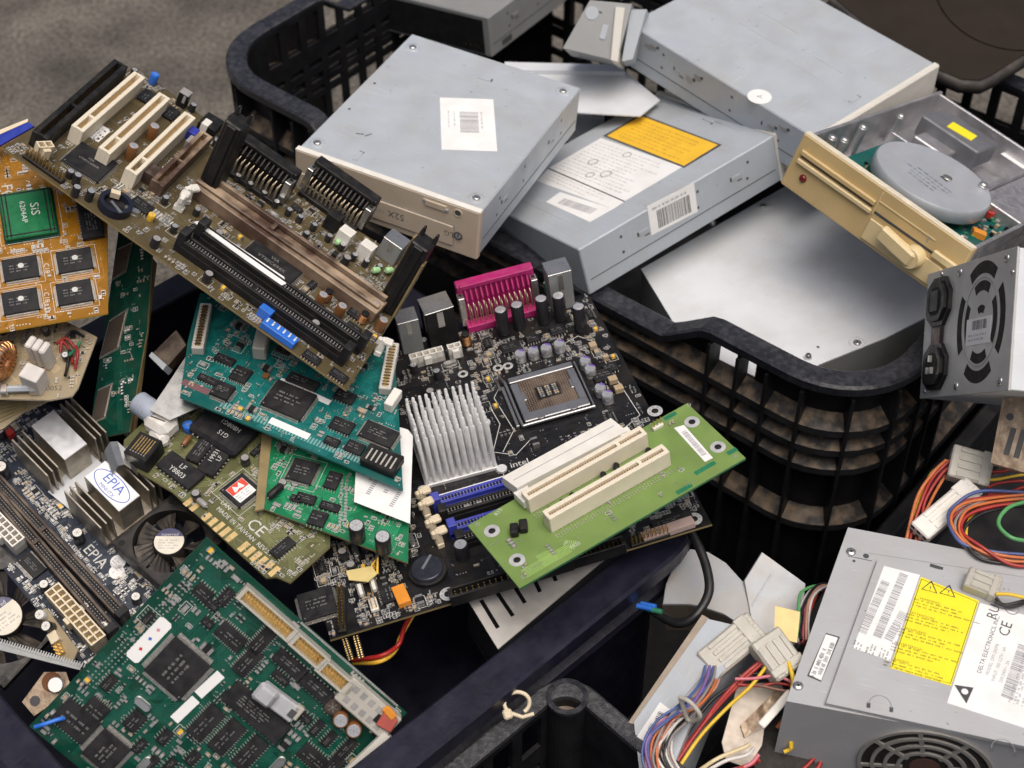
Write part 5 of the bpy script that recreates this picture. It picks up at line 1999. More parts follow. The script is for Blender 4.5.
# ---------------------------------------------------------------- olive network card
fG = plane((290, 583), (.02, -.12, .99), (183, 502), z=303)
fG = Frame(np.stack([-fG.R[:, 0], -fG.R[:, 1], fG.R[:, 2]], 1), fG.t)
qG = on(fG, 0, [(290, 583), (276, 577), (266, 578), (183, 502), (172, 492), (122, 462), (124, 440), (190, 380), (250, 400), (330, 480), (330, 547)])
G_ = Board('network_card', 'olive green card with black transformer blocks, red and white sticker and gold edge fingers', fG, qG, PCB_OLIVE, seed=71, ntr=90)
xg, yg, lg, anG = fG.seg((183, 502), (257, 568))
b = MB()
for i in range(15):
    if i in (2, 8):
        continue
    t = (i + .5) / 15
    x, y = fG.uv(182 + t * 92 + 3.4, 503 + t * 74 - 3.2)
    b.box(x, y, .01, 3.6, 8 if i > 4 else 6.5, .12, FINGER, anG)
G_.place(b, 'contact_fingers', 0, 0, kind=None) if False else part(G_.root, b, 'contact_fingers')
b = MB()
b.box(0, 0, .6, 40, 26, 7, CHIP, ch=2.2)
b.text('HB08G1', 4, 4, 7.63, 3.2, SILK, 180)
b.text('G1S', 4, -4, 7.63, 3.4, SILK, 180)
for k in range(8):
    for sg in (1, -1):
        b.box(-14 + k * 4, sg * 13.6, 0, .9, 1.4, 4, SOLDER)
xx, yy, l, anT = fG.seg((203, 420), (245, 446), 7)
G_.P(b, 'transformer', 224, 434, anT, (42, 30))
x, y, l, anD = fG.seg((205, 472), (229, 441), 4)
G_.P(dip(25, 10, 9), 'chip', 203, 450, anD, (26, 12))
G_.P(dip(27, 13, 9, txt='19931|LF', tm=SILK), 'chip', 217, 461, anD, (28, 15))
G_.P(dip(30, 15, 9, txt='LF|Y8803', tm=SILK), 'chip', 181, 473, anG + 4, (32, 18))
b = MB()
rnd = random.Random(3)
WG = mat('white_sealant', (.70, .68, .64), .6, bump=.6, bs=300, dust=.4, ds=120)
p0 = np.array([*fG.uv(140, 411), 10.0])
p1 = np.array([*fG.uv(160, 424), 9.0])
b.tube([p0, p0 + (p1 - p0) * .06, p1], [7.2, 8, 8], mat('pale_blue_can', (.42, .47, .55), .35, .2), 20)
x, y = fG.uv(163, 430)
b.box(x, y, 0, 21, 17, 14, WG, anG + 8, ch=4)
b.box(x + 5, y - 7, 0, 16, 10, 9, WG, anG - 12, ch=3)
b.box(x - 1, y - 2, 13.6, 13, .9, .6, DKBROWN, anG + 20)
G_.place(b, 'white_capacitor', 0, 0)
G_.P(ecap(3.6, 6, BLUELT, BLUELT), 'capacitor', 189, 430, 0, (8, 8))
G_.P(axial(8, 2, CAPBRN), 'resistor', 187, 444, anD, (8, 5))
G_.P(qfp(19, 19, .8, 2.2), 'chip', 241, 492, anG, (24, 24), silk=True)
xx, yy = fG.uv(241, 490, 3)
b = MB()
b.box(0, 0, 2.75, 13.5, 14, .12, PAPER)
b.box(0, 3.4, 2.87, 13, 6.8, .1, mat('red_label', (.72, .07, .04), .5))
b.prism([(-4, 1), (-2.5, 6), (0, 3), (2.5, 6), (4, 1), (2, 1), (0, 2), (-2, 1)], 2.97, 3.03, PAPER)
b.lines(0, -3.4, 2.9, 11, 5, INKG, 0, 1.8, 3, 1)
G_.place(b, 'chip_sticker', xx, yy, anG + 90)
G_.P(jack(17, 19, 13, BLACK), 'network_socket', 146, 458, anD - 90, (18, 20))
for (u, v) in ((197, 499), (260, 430), (169, 407)):
    G_.P(ecap(3, 7, None, GREYC), 'capacitor', u, v, 0, (6, 6))
G_.P(axial(8, 2, GREYC), 'resistor', 203, 506, anG, (8, 4))
G_.txt('MADE IN TAIWAN  REV:2.1', 244, 531, 3.0, anG, None, 'c')
G_.txt('CE', 257, 527, 8, anG)
G_.txt('LAN', 226, 505, 3, anG)
G_.P(soic(16, 8, 8), 'chip', 283, 549, anG + 90, (16, 10))
b = MB()
q = [(-13, -5), (13, -5), (13, 5), (-13, 5)]
G_.scatter(14, 3)
G_.smd(230, None, 73, silk=.85)
G_.vias(160)
G_.finish()
# its shiny bracket
fH_ = plane((115, 455), (-.15, -.35, .92), (140, 440), d=1030)
b = MB()
path = [(fH_.uv(82, 474), -14), (fH_.uv(96, 456), -3), (fH_.uv(112, 446), 2), (fH_.uv(128, 450), 0), (fH_.uv(136, 462), -8)]
strip = []
top = [fH_.uv(u, v) for u, v in [(97, 462), (104, 450), (111, 443), (119, 443), (127, 450), (133, 458)]]
bot = [fH_.uv(u, v) for u, v in [(106, 486), (112, 474), (119, 467), (126, 466), (132, 470), (136, 474)]]
zz = [-6, -1, 2, 3, 1, -3]
for i in range(5):
    V = [(*top[i], zz[i]), (*top[i + 1], zz[i + 1]), (*bot[i + 1], zz[i + 1]), (*bot[i], zz[i])]
    V += [(x, y, z - 1) for x, y, z in V]
    b.add(V, [(3, 2, 1, 0), (4, 5, 6, 7), (0, 1, 5, 4), (1, 2, 6, 5), (2, 3, 7, 6), (3, 0, 4, 7)], STEEL, False)
br = solo(b, 'card_bracket', 'curved shiny metal bracket beside the labelled heatsink', 'metal bracket', fH_)
b = MB()
fY = plane((136, 466), (.0, -.2, .98), (144, 476), z=300)
b.prism(on(fY, 0, [(122, 462), (134, 456), (148, 474), (142, 478), (134, 476)]), -1.2, 0, GOLD)
b.lathe(*fY.uv(136, 468), 0, [(2.6, 0), (2.4, .8), (1.4, 1.4)], STEEL, 14)
solo(b, 'mounting_tab', 'brass coloured screw tab next to the black network socket', 'metal bracket', fY)

# ---------------------------------------------------------------- cooling fans
def fan(fr, S, label, deep=10, hub=None, lab=None, cat='fan', ang=0):
    r = thing('cooling_fan', label, cat, fr)
    b = MB()
    n = 40
    t = 1.6
    for sx, sy in ((1, 0), (-1, 0), (0, 1), (0, -1)):
        b.box(sx * (S / 2 - t / 2), sy * (S / 2 - t / 2), -deep, t if sx else S - 2 * t - .02, t if sy else S, deep, FANP, ch=.3)
    R = S / 2 - 2
    V, Fc = [], []
    for i in range(n):
        a = 2 * math.pi * i / n
        c, s = math.cos(a), math.sin(a)
        k = (S / 2 - .8) / max(abs(c), abs(s))
        V += [(R * c, R * s, 0), (k * c, k * s, 0), (R * c, R * s, -deep), (k * c, k * s, -deep)]
    for i in range(n):
        j = (i + 1) % n
        Fc += [(i * 4, i * 4 + 1, j * 4 + 1, j * 4), (i * 4, j * 4, j * 4 + 2, i * 4 + 2)]
    b.add(V, Fc, FANP)
    for sx in (1, -1):
        for sy in (1, -1):
            b.cyl(sx * (S / 2 - 4), sy * (S / 2 - 4), -.2, 2.2, .5, BLACK, 14)
    part(r, b, 'housing')
    b = MB()
    h = S * .21
    for k in range(7):
        a = 2 * math.pi * k / 7 + .3
        for q in range(4):
            a0, a1 = a + q * .16, a + (q + 1) * .16
            z0, z1 = -deep * .15 - q * deep * .16, -deep * .15 - (q + 1) * deep * .16
            V = []
            for (aa, z) in ((a0, z0), (a1, z1)):
                V += [(h * .9 * math.cos(aa), h * .9 * math.sin(aa), z), ((R - .8) * math.cos(aa + .12), (R - .8) * math.sin(aa + .12), z)]
            V2 = [(x, y, z - .9) for x, y, z in V]
            b.add(V + V2, [(0, 1, 3, 2), (4, 6, 7, 5), (0, 4, 5, 1), (1, 5, 7, 3), (3, 7, 6, 2), (2, 6, 4, 0)], DUSTY)
    part(r, b, 'blades')
    b = MB()
    b.lathe(0, 0, -deep, [(h, 0), (h, deep * .9), (h * .92, deep * .97)], FANP, 28)
    hb = part(r, b, 'hub')
    b = MB()
    z = -.25
    if lab:
        pts = [(h * .9 * math.cos(t_), h * .9 * math.sin(t_)) for t_ in np.linspace(0, 2 * math.pi, 33)[:-1]]
        b.prism(pts, z, z + .12, mat('fan_label', (.70, .66, .55), .55))
        cut = [p for p in pts if p[1] > h * .28]
        b.prism(cut, z + .12, z + .2, mat('fan_label_band', (.06, .06, .13), .5))
        b.text('superred', 0, h * .48, z + .24, h * .2, SILK, 0)
        b.lines(0, -h * .2, z + .15, h * 1.2, h * .7, INKG, 0, h * .18, 3, h * .1)
        part(hb, b, 'hub_label', rot=ang)
    return r
fF = plane((169, 541), (.04, -.16, .98), (198, 566), z=290)
fan(fF, 50, 'dark brown round fan with cream hub sticker between the boards on the left', 12, lab=True, ang=42)
fF2 = plane((2, 616), (.25, -.45, .86), (30, 640), d=1010)
fan(fF2, 64, 'dusty dark fan cut off by the left edge below the white sockets', 16, lab=True, ang=80)

# ---------------------------------------------------------------- teal card
fHc = plane((180, 397), (.06, -.10, .99), (403, 490), z=345)
qH = on(fHc, 0, [(180, 397), (403, 490), (399, 416), (394, 350), (300, 300), (200, 293), (188, 340)])
Hc = Board('circuit_board', 'teal card with large square chip and white strips, lying under the tan motherboard', fHc, qH, PCB_TEAL, seed=81, ntr=120, edge=mat('teal_board_edge', (.01, .13, .11), .45))
xx, yy, l, anH = fHc.seg((232, 419), (380, 481))
Hc.P(qfp(29, 23, .8, 2.6), 'chip', 289, 402, anH * 0 - 0, (34, 28), silk=False)
def strip(B, p, q, w, m=PAPER, z=.02, name='white_strip', seed=1, ink=INKG):
    x, y, l, an = B.fr.seg(p, q)
    b = MB()
    b.box(0, 0, z, l, w, .15, m)
    b.lines(0, 0, z + .17, l * .7, w * .5, ink, 0, w, seed, w * .22)
    return B.place(b, name, x, y, an, (l, w))
strip(Hc, (280, 380), (330, 403), 4.2)
strip(Hc, (270, 420), (309, 437), 5)
for (u, v, w_, h_, n_) in ((241, 376, 12, 12, 8), (342, 427, 15, 10, 8), (355, 449, 12, 9, 7), (332, 443, 10, 6, 6), (303, 383, 22, 8, 12), (225, 361, 14, 6, 7), (345, 398, 14, 9, 7), (208, 381, 14, 5, 8)):
    Hc.P(soic(w_, h_, n_), 'chip', u, v, 0, (w_, h_ + 3))
Hc.P(qfp(13, 12, .8, 3.4), 'chip', 223, 393, 0, (16, 16))
Hc.P(qfp(23, 14, .8, 2.4), 'chip', 379, 436, 0, (28, 18))
b = MB()
b.box(0, 0, 0, 24, 15, 7, BLACK, ch=.6)
for k in range(6):
    b.box(-8.5 + k * 3.4, -1, 7, 1.0, 9, .35, NYLON)
Hc.P(b, 'connector', 382, 464, 0, (24, 15))
x, y, l, an = fHc.seg((197, 360), (208, 305))
b = MB()
b.box(0, 0, 0, 40, 8, 7, mat('grey_nylon', (.50, .48, .44), .5), ch=.5)
b.box(0, 0, 7, 36, 3.4, .3, GOLD)
for k in range(14):
    b.box(-16.5 + k * 2.5, 0, 7.2, .8, 4.6, .3, DKBROWN)
Hc.place(b, 'board_connector', x, y, an, (40, 8))
x, y, l, an = fHc.seg((386, 388), (392, 356))
Hc.place(MB.mesh(b, 'board_connector'), 'board_connector', x, y, an, (40, 8))
b = MB()
b.box(0, 0, 0, 6, 15, 8, WHITE, ch=.6)
Hc.P(b, 'white_plug', 393, 404, 0, (6, 15))
x, y, l, an = fHc.seg((259, 352), (267, 332))
b = MB()
b.box(0, 0, 0, 9, 18, 12, NYLON, ch=1)
Hc.P(b, 'white_plug', 262, 350, 20, (9, 18))
for k in range(46):
    t = k / 45
    x, y = fHc.uv(222 + 140 * t, 404 + 57 * t)
    Hc.silk.quad(x, y, .03, 1.3, 5, mat('pale_teal_pad', (.16, .34, .33), .4), anH)
x, y = fHc.uv(196, 387)
b = MB()
b.box(x, y, .02, 20, 5, .1, mat('dark_red_print', (.16, .07, .08), .6), anH)
Hc.place(b, 'dark_label', 0, 0)
Hc.P(smdbox(4, 4, 2, CAPBRN, False), 'capacitor', 266, 377, 0, (4, 4))
Hc.scatter(26, 8, None, False)
Hc.smd(260, None, 83, cols=(TAN, GREYC, SOLDER, CHIP), silk=.75)
Hc.vias(240)
Hc.finish()

# ---------------------------------------------------------------- bright green card with paper, below the teal card
fI = plane((408, 563), (.0, -.10, .99), (262, 508), z=312)
fI = Frame(np.stack([-fI.R[:, 0], -fI.R[:, 1], fI.R[:, 2]], 1), fI.t)
qI = on(fI, 0, [(408, 563), (262, 508), (268, 430), (330, 420), (410, 460)])
I_ = Board('circuit_board', 'bright green card with two black capacitors, partly hidden by a white paper tag', fI, qI, PCB_BGREEN, seed=91, ntr=70)
I_.P(qfp(17, 17, .8, 2.2), 'chip', 303, 473, 6, (22, 22), silk=True)
b = MB()
b.prism([fI.uv(*q) for q in [(255, 511), (264, 509), (272, 436), (262, 434)]], -1.6, .2, EDGE)
I_.place(b, 'laminate_strip', 0, 0)
for (u, v, w_, h_) in ((306, 500, 13, 7), (330, 508, 13, 6), (318, 520, 11, 11), (333, 482, 9, 13), (296, 500, 7, 5)):
    I_.P(soic(w_, h_, 5), 'chip', u, v, 5, (w_, h_ + 3))
I_.P(axial(12, 2.6, BLACK), 'capacitor', 276, 495, 75, (6, 13))
for (u, v) in ((358, 539), (384, 550)):
    I_.P(ecap(5.0, 15), 'capacitor', u, v, 0, (10, 10))
for k in range(16):
    x, y = fI.uv(347 - k * .15, 478 + k * 3.2)
    I_.silk.cyl(x, y, .02, 1.1, .5, SOLDER, 10, 0)
    x, y = fI.uv(342 - k * .15, 477 + k * 3.2)
    I_.silk.cyl(x, y, .02, 1.0, .3, SOLDER, 10, 0)
I_.scatter(10, 5, None, False)
I_.smd(170, None, 93, cols=(TAN, SOLDER, GREYC, CHIP), silk=.85)
I_.vias(110)
I_.finish()
fW = plane((410, 524), (.02, -.08, .99), (354, 502), z=320)
b = MB()
q = on(fW, 0, [(410, 524), (354, 502), (356, 470), (375, 420), (408, 430), (413, 436)])
b.prism(q, 0, .4, PAPER)
for (u, v, l) in ((371, 489, 14), (385, 493, 4), (395, 500, 15), (386, 479, 4), (371, 480, 6)):
    x, y = fW.uv(u, v)
    for k in range(int(l / 1.6)):
        b.quad(x, y - l / 2 + k * 1.6, .42, 2.8, .9, INKG, 0)
solo(b, 'paper_tag', 'white paper tag sticking out from under the teal card', 'paper tag', fW)

# ---------------------------------------------------------------- big dark green board, bottom left
fJ = pnp([(0, 0, 0), (150, 0, 0), (150, -156, 0)], [(28, 725), (206, 540), (408, 712)], 45, n=(0, -.6, .8), wn=2)
J = Board('circuit_board', 'big dark green board with square chip, rows of black chips and white box connectors', fJ,
          [(0, 0), (0, -156), (150, -156), (150, 0)], PCB_GREEN, seed=101, ntr=170, edge=mat('dark_green_edge', (.006, .09, .05), .45))
J.P(qfp(27, 27, .6, 3, sides=4, L=2.8), 'chip', 178, 667, 0, (33, 33))
J.P(qfp(20, 20, .6, 2.8, L=2.6), 'chip', 107, 750, 0, (26, 26))
for (u, v, w_, h_, n_, r_) in ((95, 710, 13, 13, 9, 90), (76, 720, 24, 17, 12, 90), (135, 720, 12, 9, 6, 0), (206, 722, 22, 11, 14, 0), (227, 736, 22, 11, 14, 0), (250, 752, 22, 10, 12, 0),
                               (165, 736, 9, 6, 5, 0), (193, 757, 9, 6, 5, 0), (231, 636, 18, 10, 12, 90), (248, 661, 18, 9, 12, 0), (262, 640, 18, 8, 12, 0), (203, 592, 11, 8, 6, 90), (226, 596, 11, 6, 6, 0), (281, 677, 11, 5, 6, 90), (317, 727, 10, 5, 6, 0), (329, 738, 10, 5, 6, 0), (346, 748, 15, 6, 9, 0), (313, 757, 18, 10, 10, 90), (109, 682, 10, 6, 6, 0), (332, 766, 16, 8, 9, 0),
                               (140, 745, 9, 5, 4, 0), (152, 762, 10, 5, 5, 0), (170, 764, 9, 5, 4, 0), (212, 604, 8, 5, 4, 90), (208, 622, 7, 5, 3, 90)):
    J.P(soic(w_, h_, n_), 'chip', u, v, r_, (w_, h_ + 3) if r_ == 0 else (h_ + 3, w_))
J.P(dip(42, 15, 16), 'chip', 257, 711, -90, (17, 42))
J.P(dip(21, 9, 8), 'chip', 290, 663, -90, (11, 21))
J.P(dip(21, 9, 8), 'chip', 317, 687, -90, (11, 21))
b = MB()
GC = mat('grey_clip_plastic', (.42, .43, .45), .4)
b.box(0, 0, 1, 11, 26, 7, GC, ch=1)
b.box(0, 9, 8, 12, 13, 6, GC, ch=1.5, taper=.8)
b.box(0, -10, 8, 5, 4, .4, INK)
b.box(2, -12, 3, 9, 5, 5, NYLON, ch=.6)
J.P(b, 'grey_clip', 279, 699, 4, (12, 26))
for (p, q, nn) in (((243, 591), (292, 634), 16), ((294, 637), (325, 663), 9), ((321, 662), (350, 689), 9)):
    x, y, l, an = fJ.seg(p, q, 4)
    J.place(shroud(l * 1.06, 9.5, 9, NYLON, nn, 1), 'box_connector', x, y, -90, (10, l))
x, y, l, an = fJ.seg((344, 690), (392, 724), 5)
b = MB()
b.box(0, 0, 0, l * 1.1, 17, 9, NYLON, ch=.8)
for k in range(5):
    for j in (-1, 1):
        b.box(-13 + k * 6, j * 4, 9, 3.6, 4, .15, GREYC)
b.box(l * .38, 2, 8.5, 10, 9, 3, mat('brick_red_plastic', (.42, .09, .07), .45), 12, ch=.8)
b.box(l * .30, 7, 8.8, 9, 5, 3.2, ORG, -8, ch=1)
b.box(l * .25, 0, 9, 5, 5, 1.5, BLACK)
J.place(b, 'power_connector', x, y, -90, (18, l))
for (u, v) in ((341, 716), (354, 726)):
    J.P(ecap(4.6, 8, CAPBRN), 'capacitor', u, v, 45, (9, 9))
J.P(ecap(5, 4, DKBROWN, DKBROWN), 'capacitor', 333, 705, 45, (9, 9))
b = MB()
b.prism([(a, c) for a, c in [(-14, -4.5), (14, -4.5), (15.5, -3), (15.5, 3), (14, 4.5), (-14, 4.5), (-15.5, 3), (-15.5, -3)]], .03, .18, PAPER)
for (a, m_) in ((-7, RED), (1, BLUEINK), (8, mat('pink_print', (.6, .25, .3), .6))):
    b.box(a, 0, .18, 1.8, 1.8, .05, m_, 30)
J.P(b, 'rounded_label', 149, 640, 0, (31, 9))
strip(J, (198, 695), (221, 674), 6)
strip(J, (174, 720), (196, 699), 6, seed=5)
J.P(crystal(11, 4.6, 3.6), 'crystal', 143, 703, -90, (5, 11))
J.P(crystal(13, 5, 3.6), 'crystal', 277, 765, 0, (13, 5))
J.P(crystal(11, 4.6, 3.6), 'crystal', 144, 764, 0, (11, 5))
b = MB()
b.tube(spline([(*fJ.uv(35, 727, 3), 3), (*fJ.uv(45, 724, 6), 6), (*fJ.uv(58, 720, 5), 4), (*fJ.uv(65, 719, 3), 1)], 6), 1.3, BLUELT, 8)
J.place(b, 'jumper_wire', 0, 0)
for k in range(34):
    t = k / 33
    x, y = fJ.uv(85 + 105 * t, 680 - 109 * t)
    for j in range(3):
        J.silk.cyl(x, y - 1 - j * 2.6, .01, .6, .05, SOLDER, 7, 0)
for k in range(52):
    x, y = fJ.uv(*(np.array([300, 625]) + np.array([95, 82]) * k / 51))
    J.silk.cyl(x + 1.5, y, .01, .8, .3, SOLDER, 7, 0)
J.scatter(40, 2, None, False)
J.smd(320, None, 103, cols=(TAN, GREYC, CHIP, SOLDER), silk=.15, sizes=((2.2, 1.4), (3.2, 1.8), (2.4, 1.4)))
J.vias(150)
J.finish()
# beige strip along its lower right edge
fJ2 = fJ.sub(0, 0, 6)
b = MB()
b.prism(on(fJ2, 0, [(346, 772), (340, 772), (384, 730), (392, 736)]), 0, 4, BEIGEL)
part(J.root, MB().add([tuple(fJ.R.T @ (fJ2.w(*p) - fJ.t)) for p in b.v], b.f, BEIGEL), 'metal_strip')

# ---------------------------------------------------------------- odds and ends at the left edge
fX = plane((40, 655), (.1, -.5, .86), (80, 668), d=955)
b = MB()
b.prism(on(fX, 0, [(-20, 636), (82, 664), (80, 670), (-20, 645)]), -6, 0, mat('grey_ridged_plastic', (.30, .31, .31), .5))
x, y, l, an = fX.seg((-10, 640), (80, 666))
for k in range(40):
    b.box(x + (k - 20) * 1.6 * math.cos(math.radians(an)), y + (k - 20) * 1.6 * math.sin(math.radians(an)) + 1, 0, .7, 3, .8, GALVD, an)
solo(b, 'plastic_rail', 'grey ridged rail running in from the left edge below the fan', 'plastic rail', fX)
fX = plane((42, 690), (.0, -.55, .83), (60, 680), d=968)
b = MB()
q = on(fX, 0, [(22, 702), (44, 672), (66, 672), (72, 690), (34, 716)])
b.prism(q, -1.2, 0, RUST)
b.cyl(*fX.uv(35, 701), 0, 3.2, .06, INK, 16, 0)
b.cyl(*fX.uv(57, 685), 0, 5, 4, STEEL, 16)
b.cyl(*fX.uv(52, 682), 0, 6, 1.2, mat('rust_stain', (.16, .06, .02), .8), 16)
solo(b, 'card_bracket', 'cream metal bracket with a hole and rust stain tucked behind the big green board', 'metal bracket', fX)
fX = plane((50, 640), (-.2, -.45, .87), (64, 668), d=975)
qx = on(fX, 0, [(38, 612), (46, 608), (78, 650), (70, 668), (58, 655)])
b = MB()
b.prism(qx, -1.4, 0, PCB_BEIGE)
tx = solo(b, 'small_board', 'small pale board with gold sockets and white capacitor below the white power socket', 'circuit board', fX)
for (u, v, m_) in ((52, 628, 'c'), (56, 638, 't'), (60, 650, 'g'), (44, 616, 'w')):
    x, y = fX.uv(u, v)
    if m_ == 'c':
        part(tx, ecap(3.4, 8, None, WHITE), 'capacitor', (x, y, 0))
    elif m_ == 't':
        part(tx, smdbox(7, 6, 4, IVORY, False), 'block', (x, y, 0))
    elif m_ == 'g':
        part(tx, header(3, 2, GOLD, 6), 'socket', (x, y, 0))
    else:
        part(tx, ecap(3, 6, WHITE, WHITE), 'capacitor', (x, y, 0))
# red and yellow wires in the dark gap
fz = WORLD
for (m_, p, lab) in ((RED, [(352, 660, 250), (380, 656, 262), (398, 645, 262), (404, 628, 270), (412, 612, 280)], 'red wire looping below the black motherboard'), (YEL, [(354, 663, 246), (378, 662, 258), (394, 652, 258), (402, 634, 266), (416, 610, 276)], 'yellow wire looping below the black motherboard')):
    b = MB()
    b.tube(spline([atz(u, v, z) for u, v, z in p], 8), 1.5, m_, 8)
    solo(b, 'wire', lab, 'wire', fz)
# pin strips hanging under the motherboard
fX = plane((348, 650), (0, -.6, .8), (358, 680), d=980)
b = MB()
for (p, q) in (((345, 638), (352, 660)), ((356, 635), (362, 658))):
    x, y, l, an = fX.seg(p, q)
    b.box(x, y, 0, l, 4, 4, BLACK, an)
    for k in range(10):
        t = -l / 2 + l * (k + .5) / 10
        for j in (-1, 1):
            b.box(x + t * math.cos(math.radians(an)) - j * math.sin(math.radians(an)), y + t * math.sin(math.radians(an)) + j * math.cos(math.radians(an)), 4, .8, .8, 1.2, GOLD, an)
solo(b, 'pin_strip', 'double pin strip hanging below the edge of the black motherboard', 'connector', fX)
# dim metal plate glimpsed under the teal card's left end
fX = plane((172, 385), (.1, -.2, .97), (200, 380), d=1045)
b = MB()
b.prism(on(fX, 0, [(150, 410), (165, 388), (200, 335), (215, 400), (170, 420)]), -1, 0, STEEL)
solo(b, 'metal_plate', 'bright bare metal plate under the left end of the teal card', 'metal plate', fX)
fX = plane((160, 352), (-.2, -.4, .9), (185, 335), d=1075)
b = MB()
b.prism(on(fX, 0, [(150, 356), (176, 330), (186, 345), (164, 370)]), -8, 0, DKBROWN)
b.prism(on(fX, 0, [(150, 357), (153, 353), (168, 366), (164, 371)]), -8, 2, GALV)
solo(b, 'connector_shell', 'dark connector with a pale metal edge in the gap beside the teal card', 'connector', fX)
# ---------------------------------------------------------------- power supply, bottom right
fV = plane((786, 701), (.0, -.03, 1), (1024, 746), z=296)
V_ = thing('power_supply', 'big grey power supply with yellow warning label at the bottom right', 'power supply', fV, 'power supplies')
b = MB()
qt = on(fV, 0, [(786, 701), (1060, 752), (1100, 575), (848, 527)])
b.prism(qt, -86, -1.5, PSUGREY)
b.prism([(x * .998 + .1, y * .998) for x, y in qt], -1.5, 0, PSUGREY)
lid = on(fV, 3, [(826, 703), (1060, 754), (1096, 596), (878, 559)])
b.prism(lid, 0, 3, PSUGREY)
for (p, q) in ((lid[0], lid[3]), (lid[3], lid[2])):
    dx, dy = q[0] - p[0], q[1] - p[1]
    l = math.hypot(dx, dy)
    nx, ny = -dy / l, dx / l
    b.box((p[0] + q[0]) / 2 + nx * .4, (p[1] + q[1]) / 2 + ny * .4, .02, l, .9, .1, INKG, math.degrees(math.atan2(dy, dx)))
for (p, q) in (((848, 556), (872, 561)), ((868, 553), (1030, 578))):
    x, y, l, an = fV.seg(p, q, 0)
    b.box(x, y, .0, l, .5, .06, INK if p[0] == 848 else GALVD, an)
for (u, v) in ((866, 556), (854, 561)):
    b.cyl(*fV.uv(u, v), 0, 1.9 if u == 866 else 1, .08, INK, 12, 0)
x, y, l, an = fV.seg((930, 565), (943, 569), 0)
b.box(x, y, .0, l, 2.6, .1, INK, an, ch=.02)
for (u, v) in ((880, 709), (1003, 753)):
    x, y = fV.uv(u, v - 3, 3)
    arc = [(x + 6.5 * math.cos(t), y + 7 * math.sin(t), 3.05) for t in np.linspace(math.pi, 0, 12)]
    b.tube(arc, .25, GALVD, 5)
    for sg in (-1, 1):
        b.box(x + sg * 6.5, y - 1, 3, 2.2, 3.4, .08, INK)
part(V_, b, 'case')
for (u, v) in ((851, 552), (798, 686)):
    x, y = fV.uv(u, v)
    part(V_, screw(3.2, 1.4), 'screw', (x, y, 0), 20)
# fan grille on the face towards the camera
RFv = np.array([[1, 0, 0], [0, 0, -1], [0, 1, 0]])
gx = fV.uv(935, 738, 0)[0]
gy = min(p[1] for p in qt[:2])
y_at = lambda x: qt[0][1] + (qt[1][1] - qt[0][1]) * (x - qt[0][0]) / (qt[1][0] - qt[0][0])
slope = math.atan2(qt[1][1] - qt[0][1], qt[1][0] - qt[0][0])
Rg = np.array([[math.cos(slope), 0, math.sin(slope)], [math.sin(slope), 0, -math.cos(slope)], [0, 1, 0]])
cxg = fV.uv(938, 740, 0)[0]
b = MB()
b.cyl(0, 0, -.1, 38.5, .3, mat('fan_dark_inside', (.012, .010, .009), .8), 48, 0)
b.cyl(0, 0, .2, 9, .4, mat('hub_brown', (.10, .05, .04), .6), 24, 0)
for k, r_ in enumerate((38, 30.5, 23, 15.5)):
    b.ring(0, 0, 0, r_ - 1.1, r_ + 1.1, 1.6, PSUDARK, 56)
for k in range(8):
    a = math.pi * k / 4 + .25
    b.box(26 * math.cos(a), 26 * math.sin(a), .1, 26, 2.6, 1.3, PSUDARK, math.degrees(a))
part(V_, b, 'fan_grille', (cxg, y_at(cxg) - .05, -41.5), R=Rg)
b = MB()
b.T = None
q = on(fV, 3, [(884, 566), (920, 575), (890, 661), (853, 648)])
h = 3.02
b.prism(q, h, h + .12, PAPER)
def onlid(u, v):
    return fV.uv(u, v, 3.1)
_, _, _, anL = fV.seg((853, 648), (884, 566), 3.1)
for (p, q_) in (((862, 633), (886, 581)), ((877, 637), (904, 574)), ((888, 640), (904, 612))):
    x, y, l, an = fV.seg(p, q_, 3.1)
    b.barcode(x, y, h + .16, l, 5.2, INKG, an, int(l))
for (u, v) in ((858, 644), (871, 649), (884, 653)):
    x, y = onlid(u, v)
    b.lines(x, y, h + .16, 7, 6, INK, anL, 2, u, 1.2)
part(V_, b, 'barcode_label')
b = MB()
q = on(fV, 3, [(921, 577), (979, 601), (951, 686), (890, 668)])
b.prism(q, h + .02, h + .15, YLABEL)
ol = [(*p, h + .17) for p in q]
c = np.mean(q, 0)
ol = [(c[0] + (p[0] - c[0]) * .96, c[1] + (p[1] - c[1]) * .96, h + .17) for p in q]
b.tube(ol + [ol[0]], .22, mat('dark_yellow_ink', (.13, .10, .012), .6), 4, False)
x, y, l, anY = fV.seg((890, 668), (951, 686), 3.1)
YI = mat('dark_yellow_ink', (.13, .10, .012), .6)
for (u, v) in ((930, 588), (948, 592)):
    x, y = onlid(u, v)
    d = 5.2
    a0 = math.radians(anY)
    tri = [(x + d * math.cos(a0 + t), y + d * math.sin(a0 + t), h + .2) for t in (math.pi / 2, math.pi * 7 / 6, math.pi * 11 / 6, math.pi / 2)]
    b.tube(tri, .42, INK, 5, False)
    b.text('!', x, y - .3, h + .2, 3.8, INK, anY)
for i, (s_, w_) in enumerate((('WARNING!', 0), ('ATTENTION!', 1), ('ACHTUNG!', 2), ('ADVERTENCIA!', 3), ('AVVISO!', 4))):
    u, v = 926 - i * 7.2, 601 + i * 15.0
    x, y = onlid(u + 4, v)
    b.text(s_, x, y, h + .19, 1.7, YI, anY, 'c')
    x, y = onlid(u + 21, v + 10)
    b.lines(x, y, h + .19, 40, 6.4, YI, anY, 2.3, i + 3, 1.3)
part(V_, b, 'warning_label')
b = MB()
q = on(fV, 3, [(980, 603), (1050, 622), (1024, 728), (947, 703)])
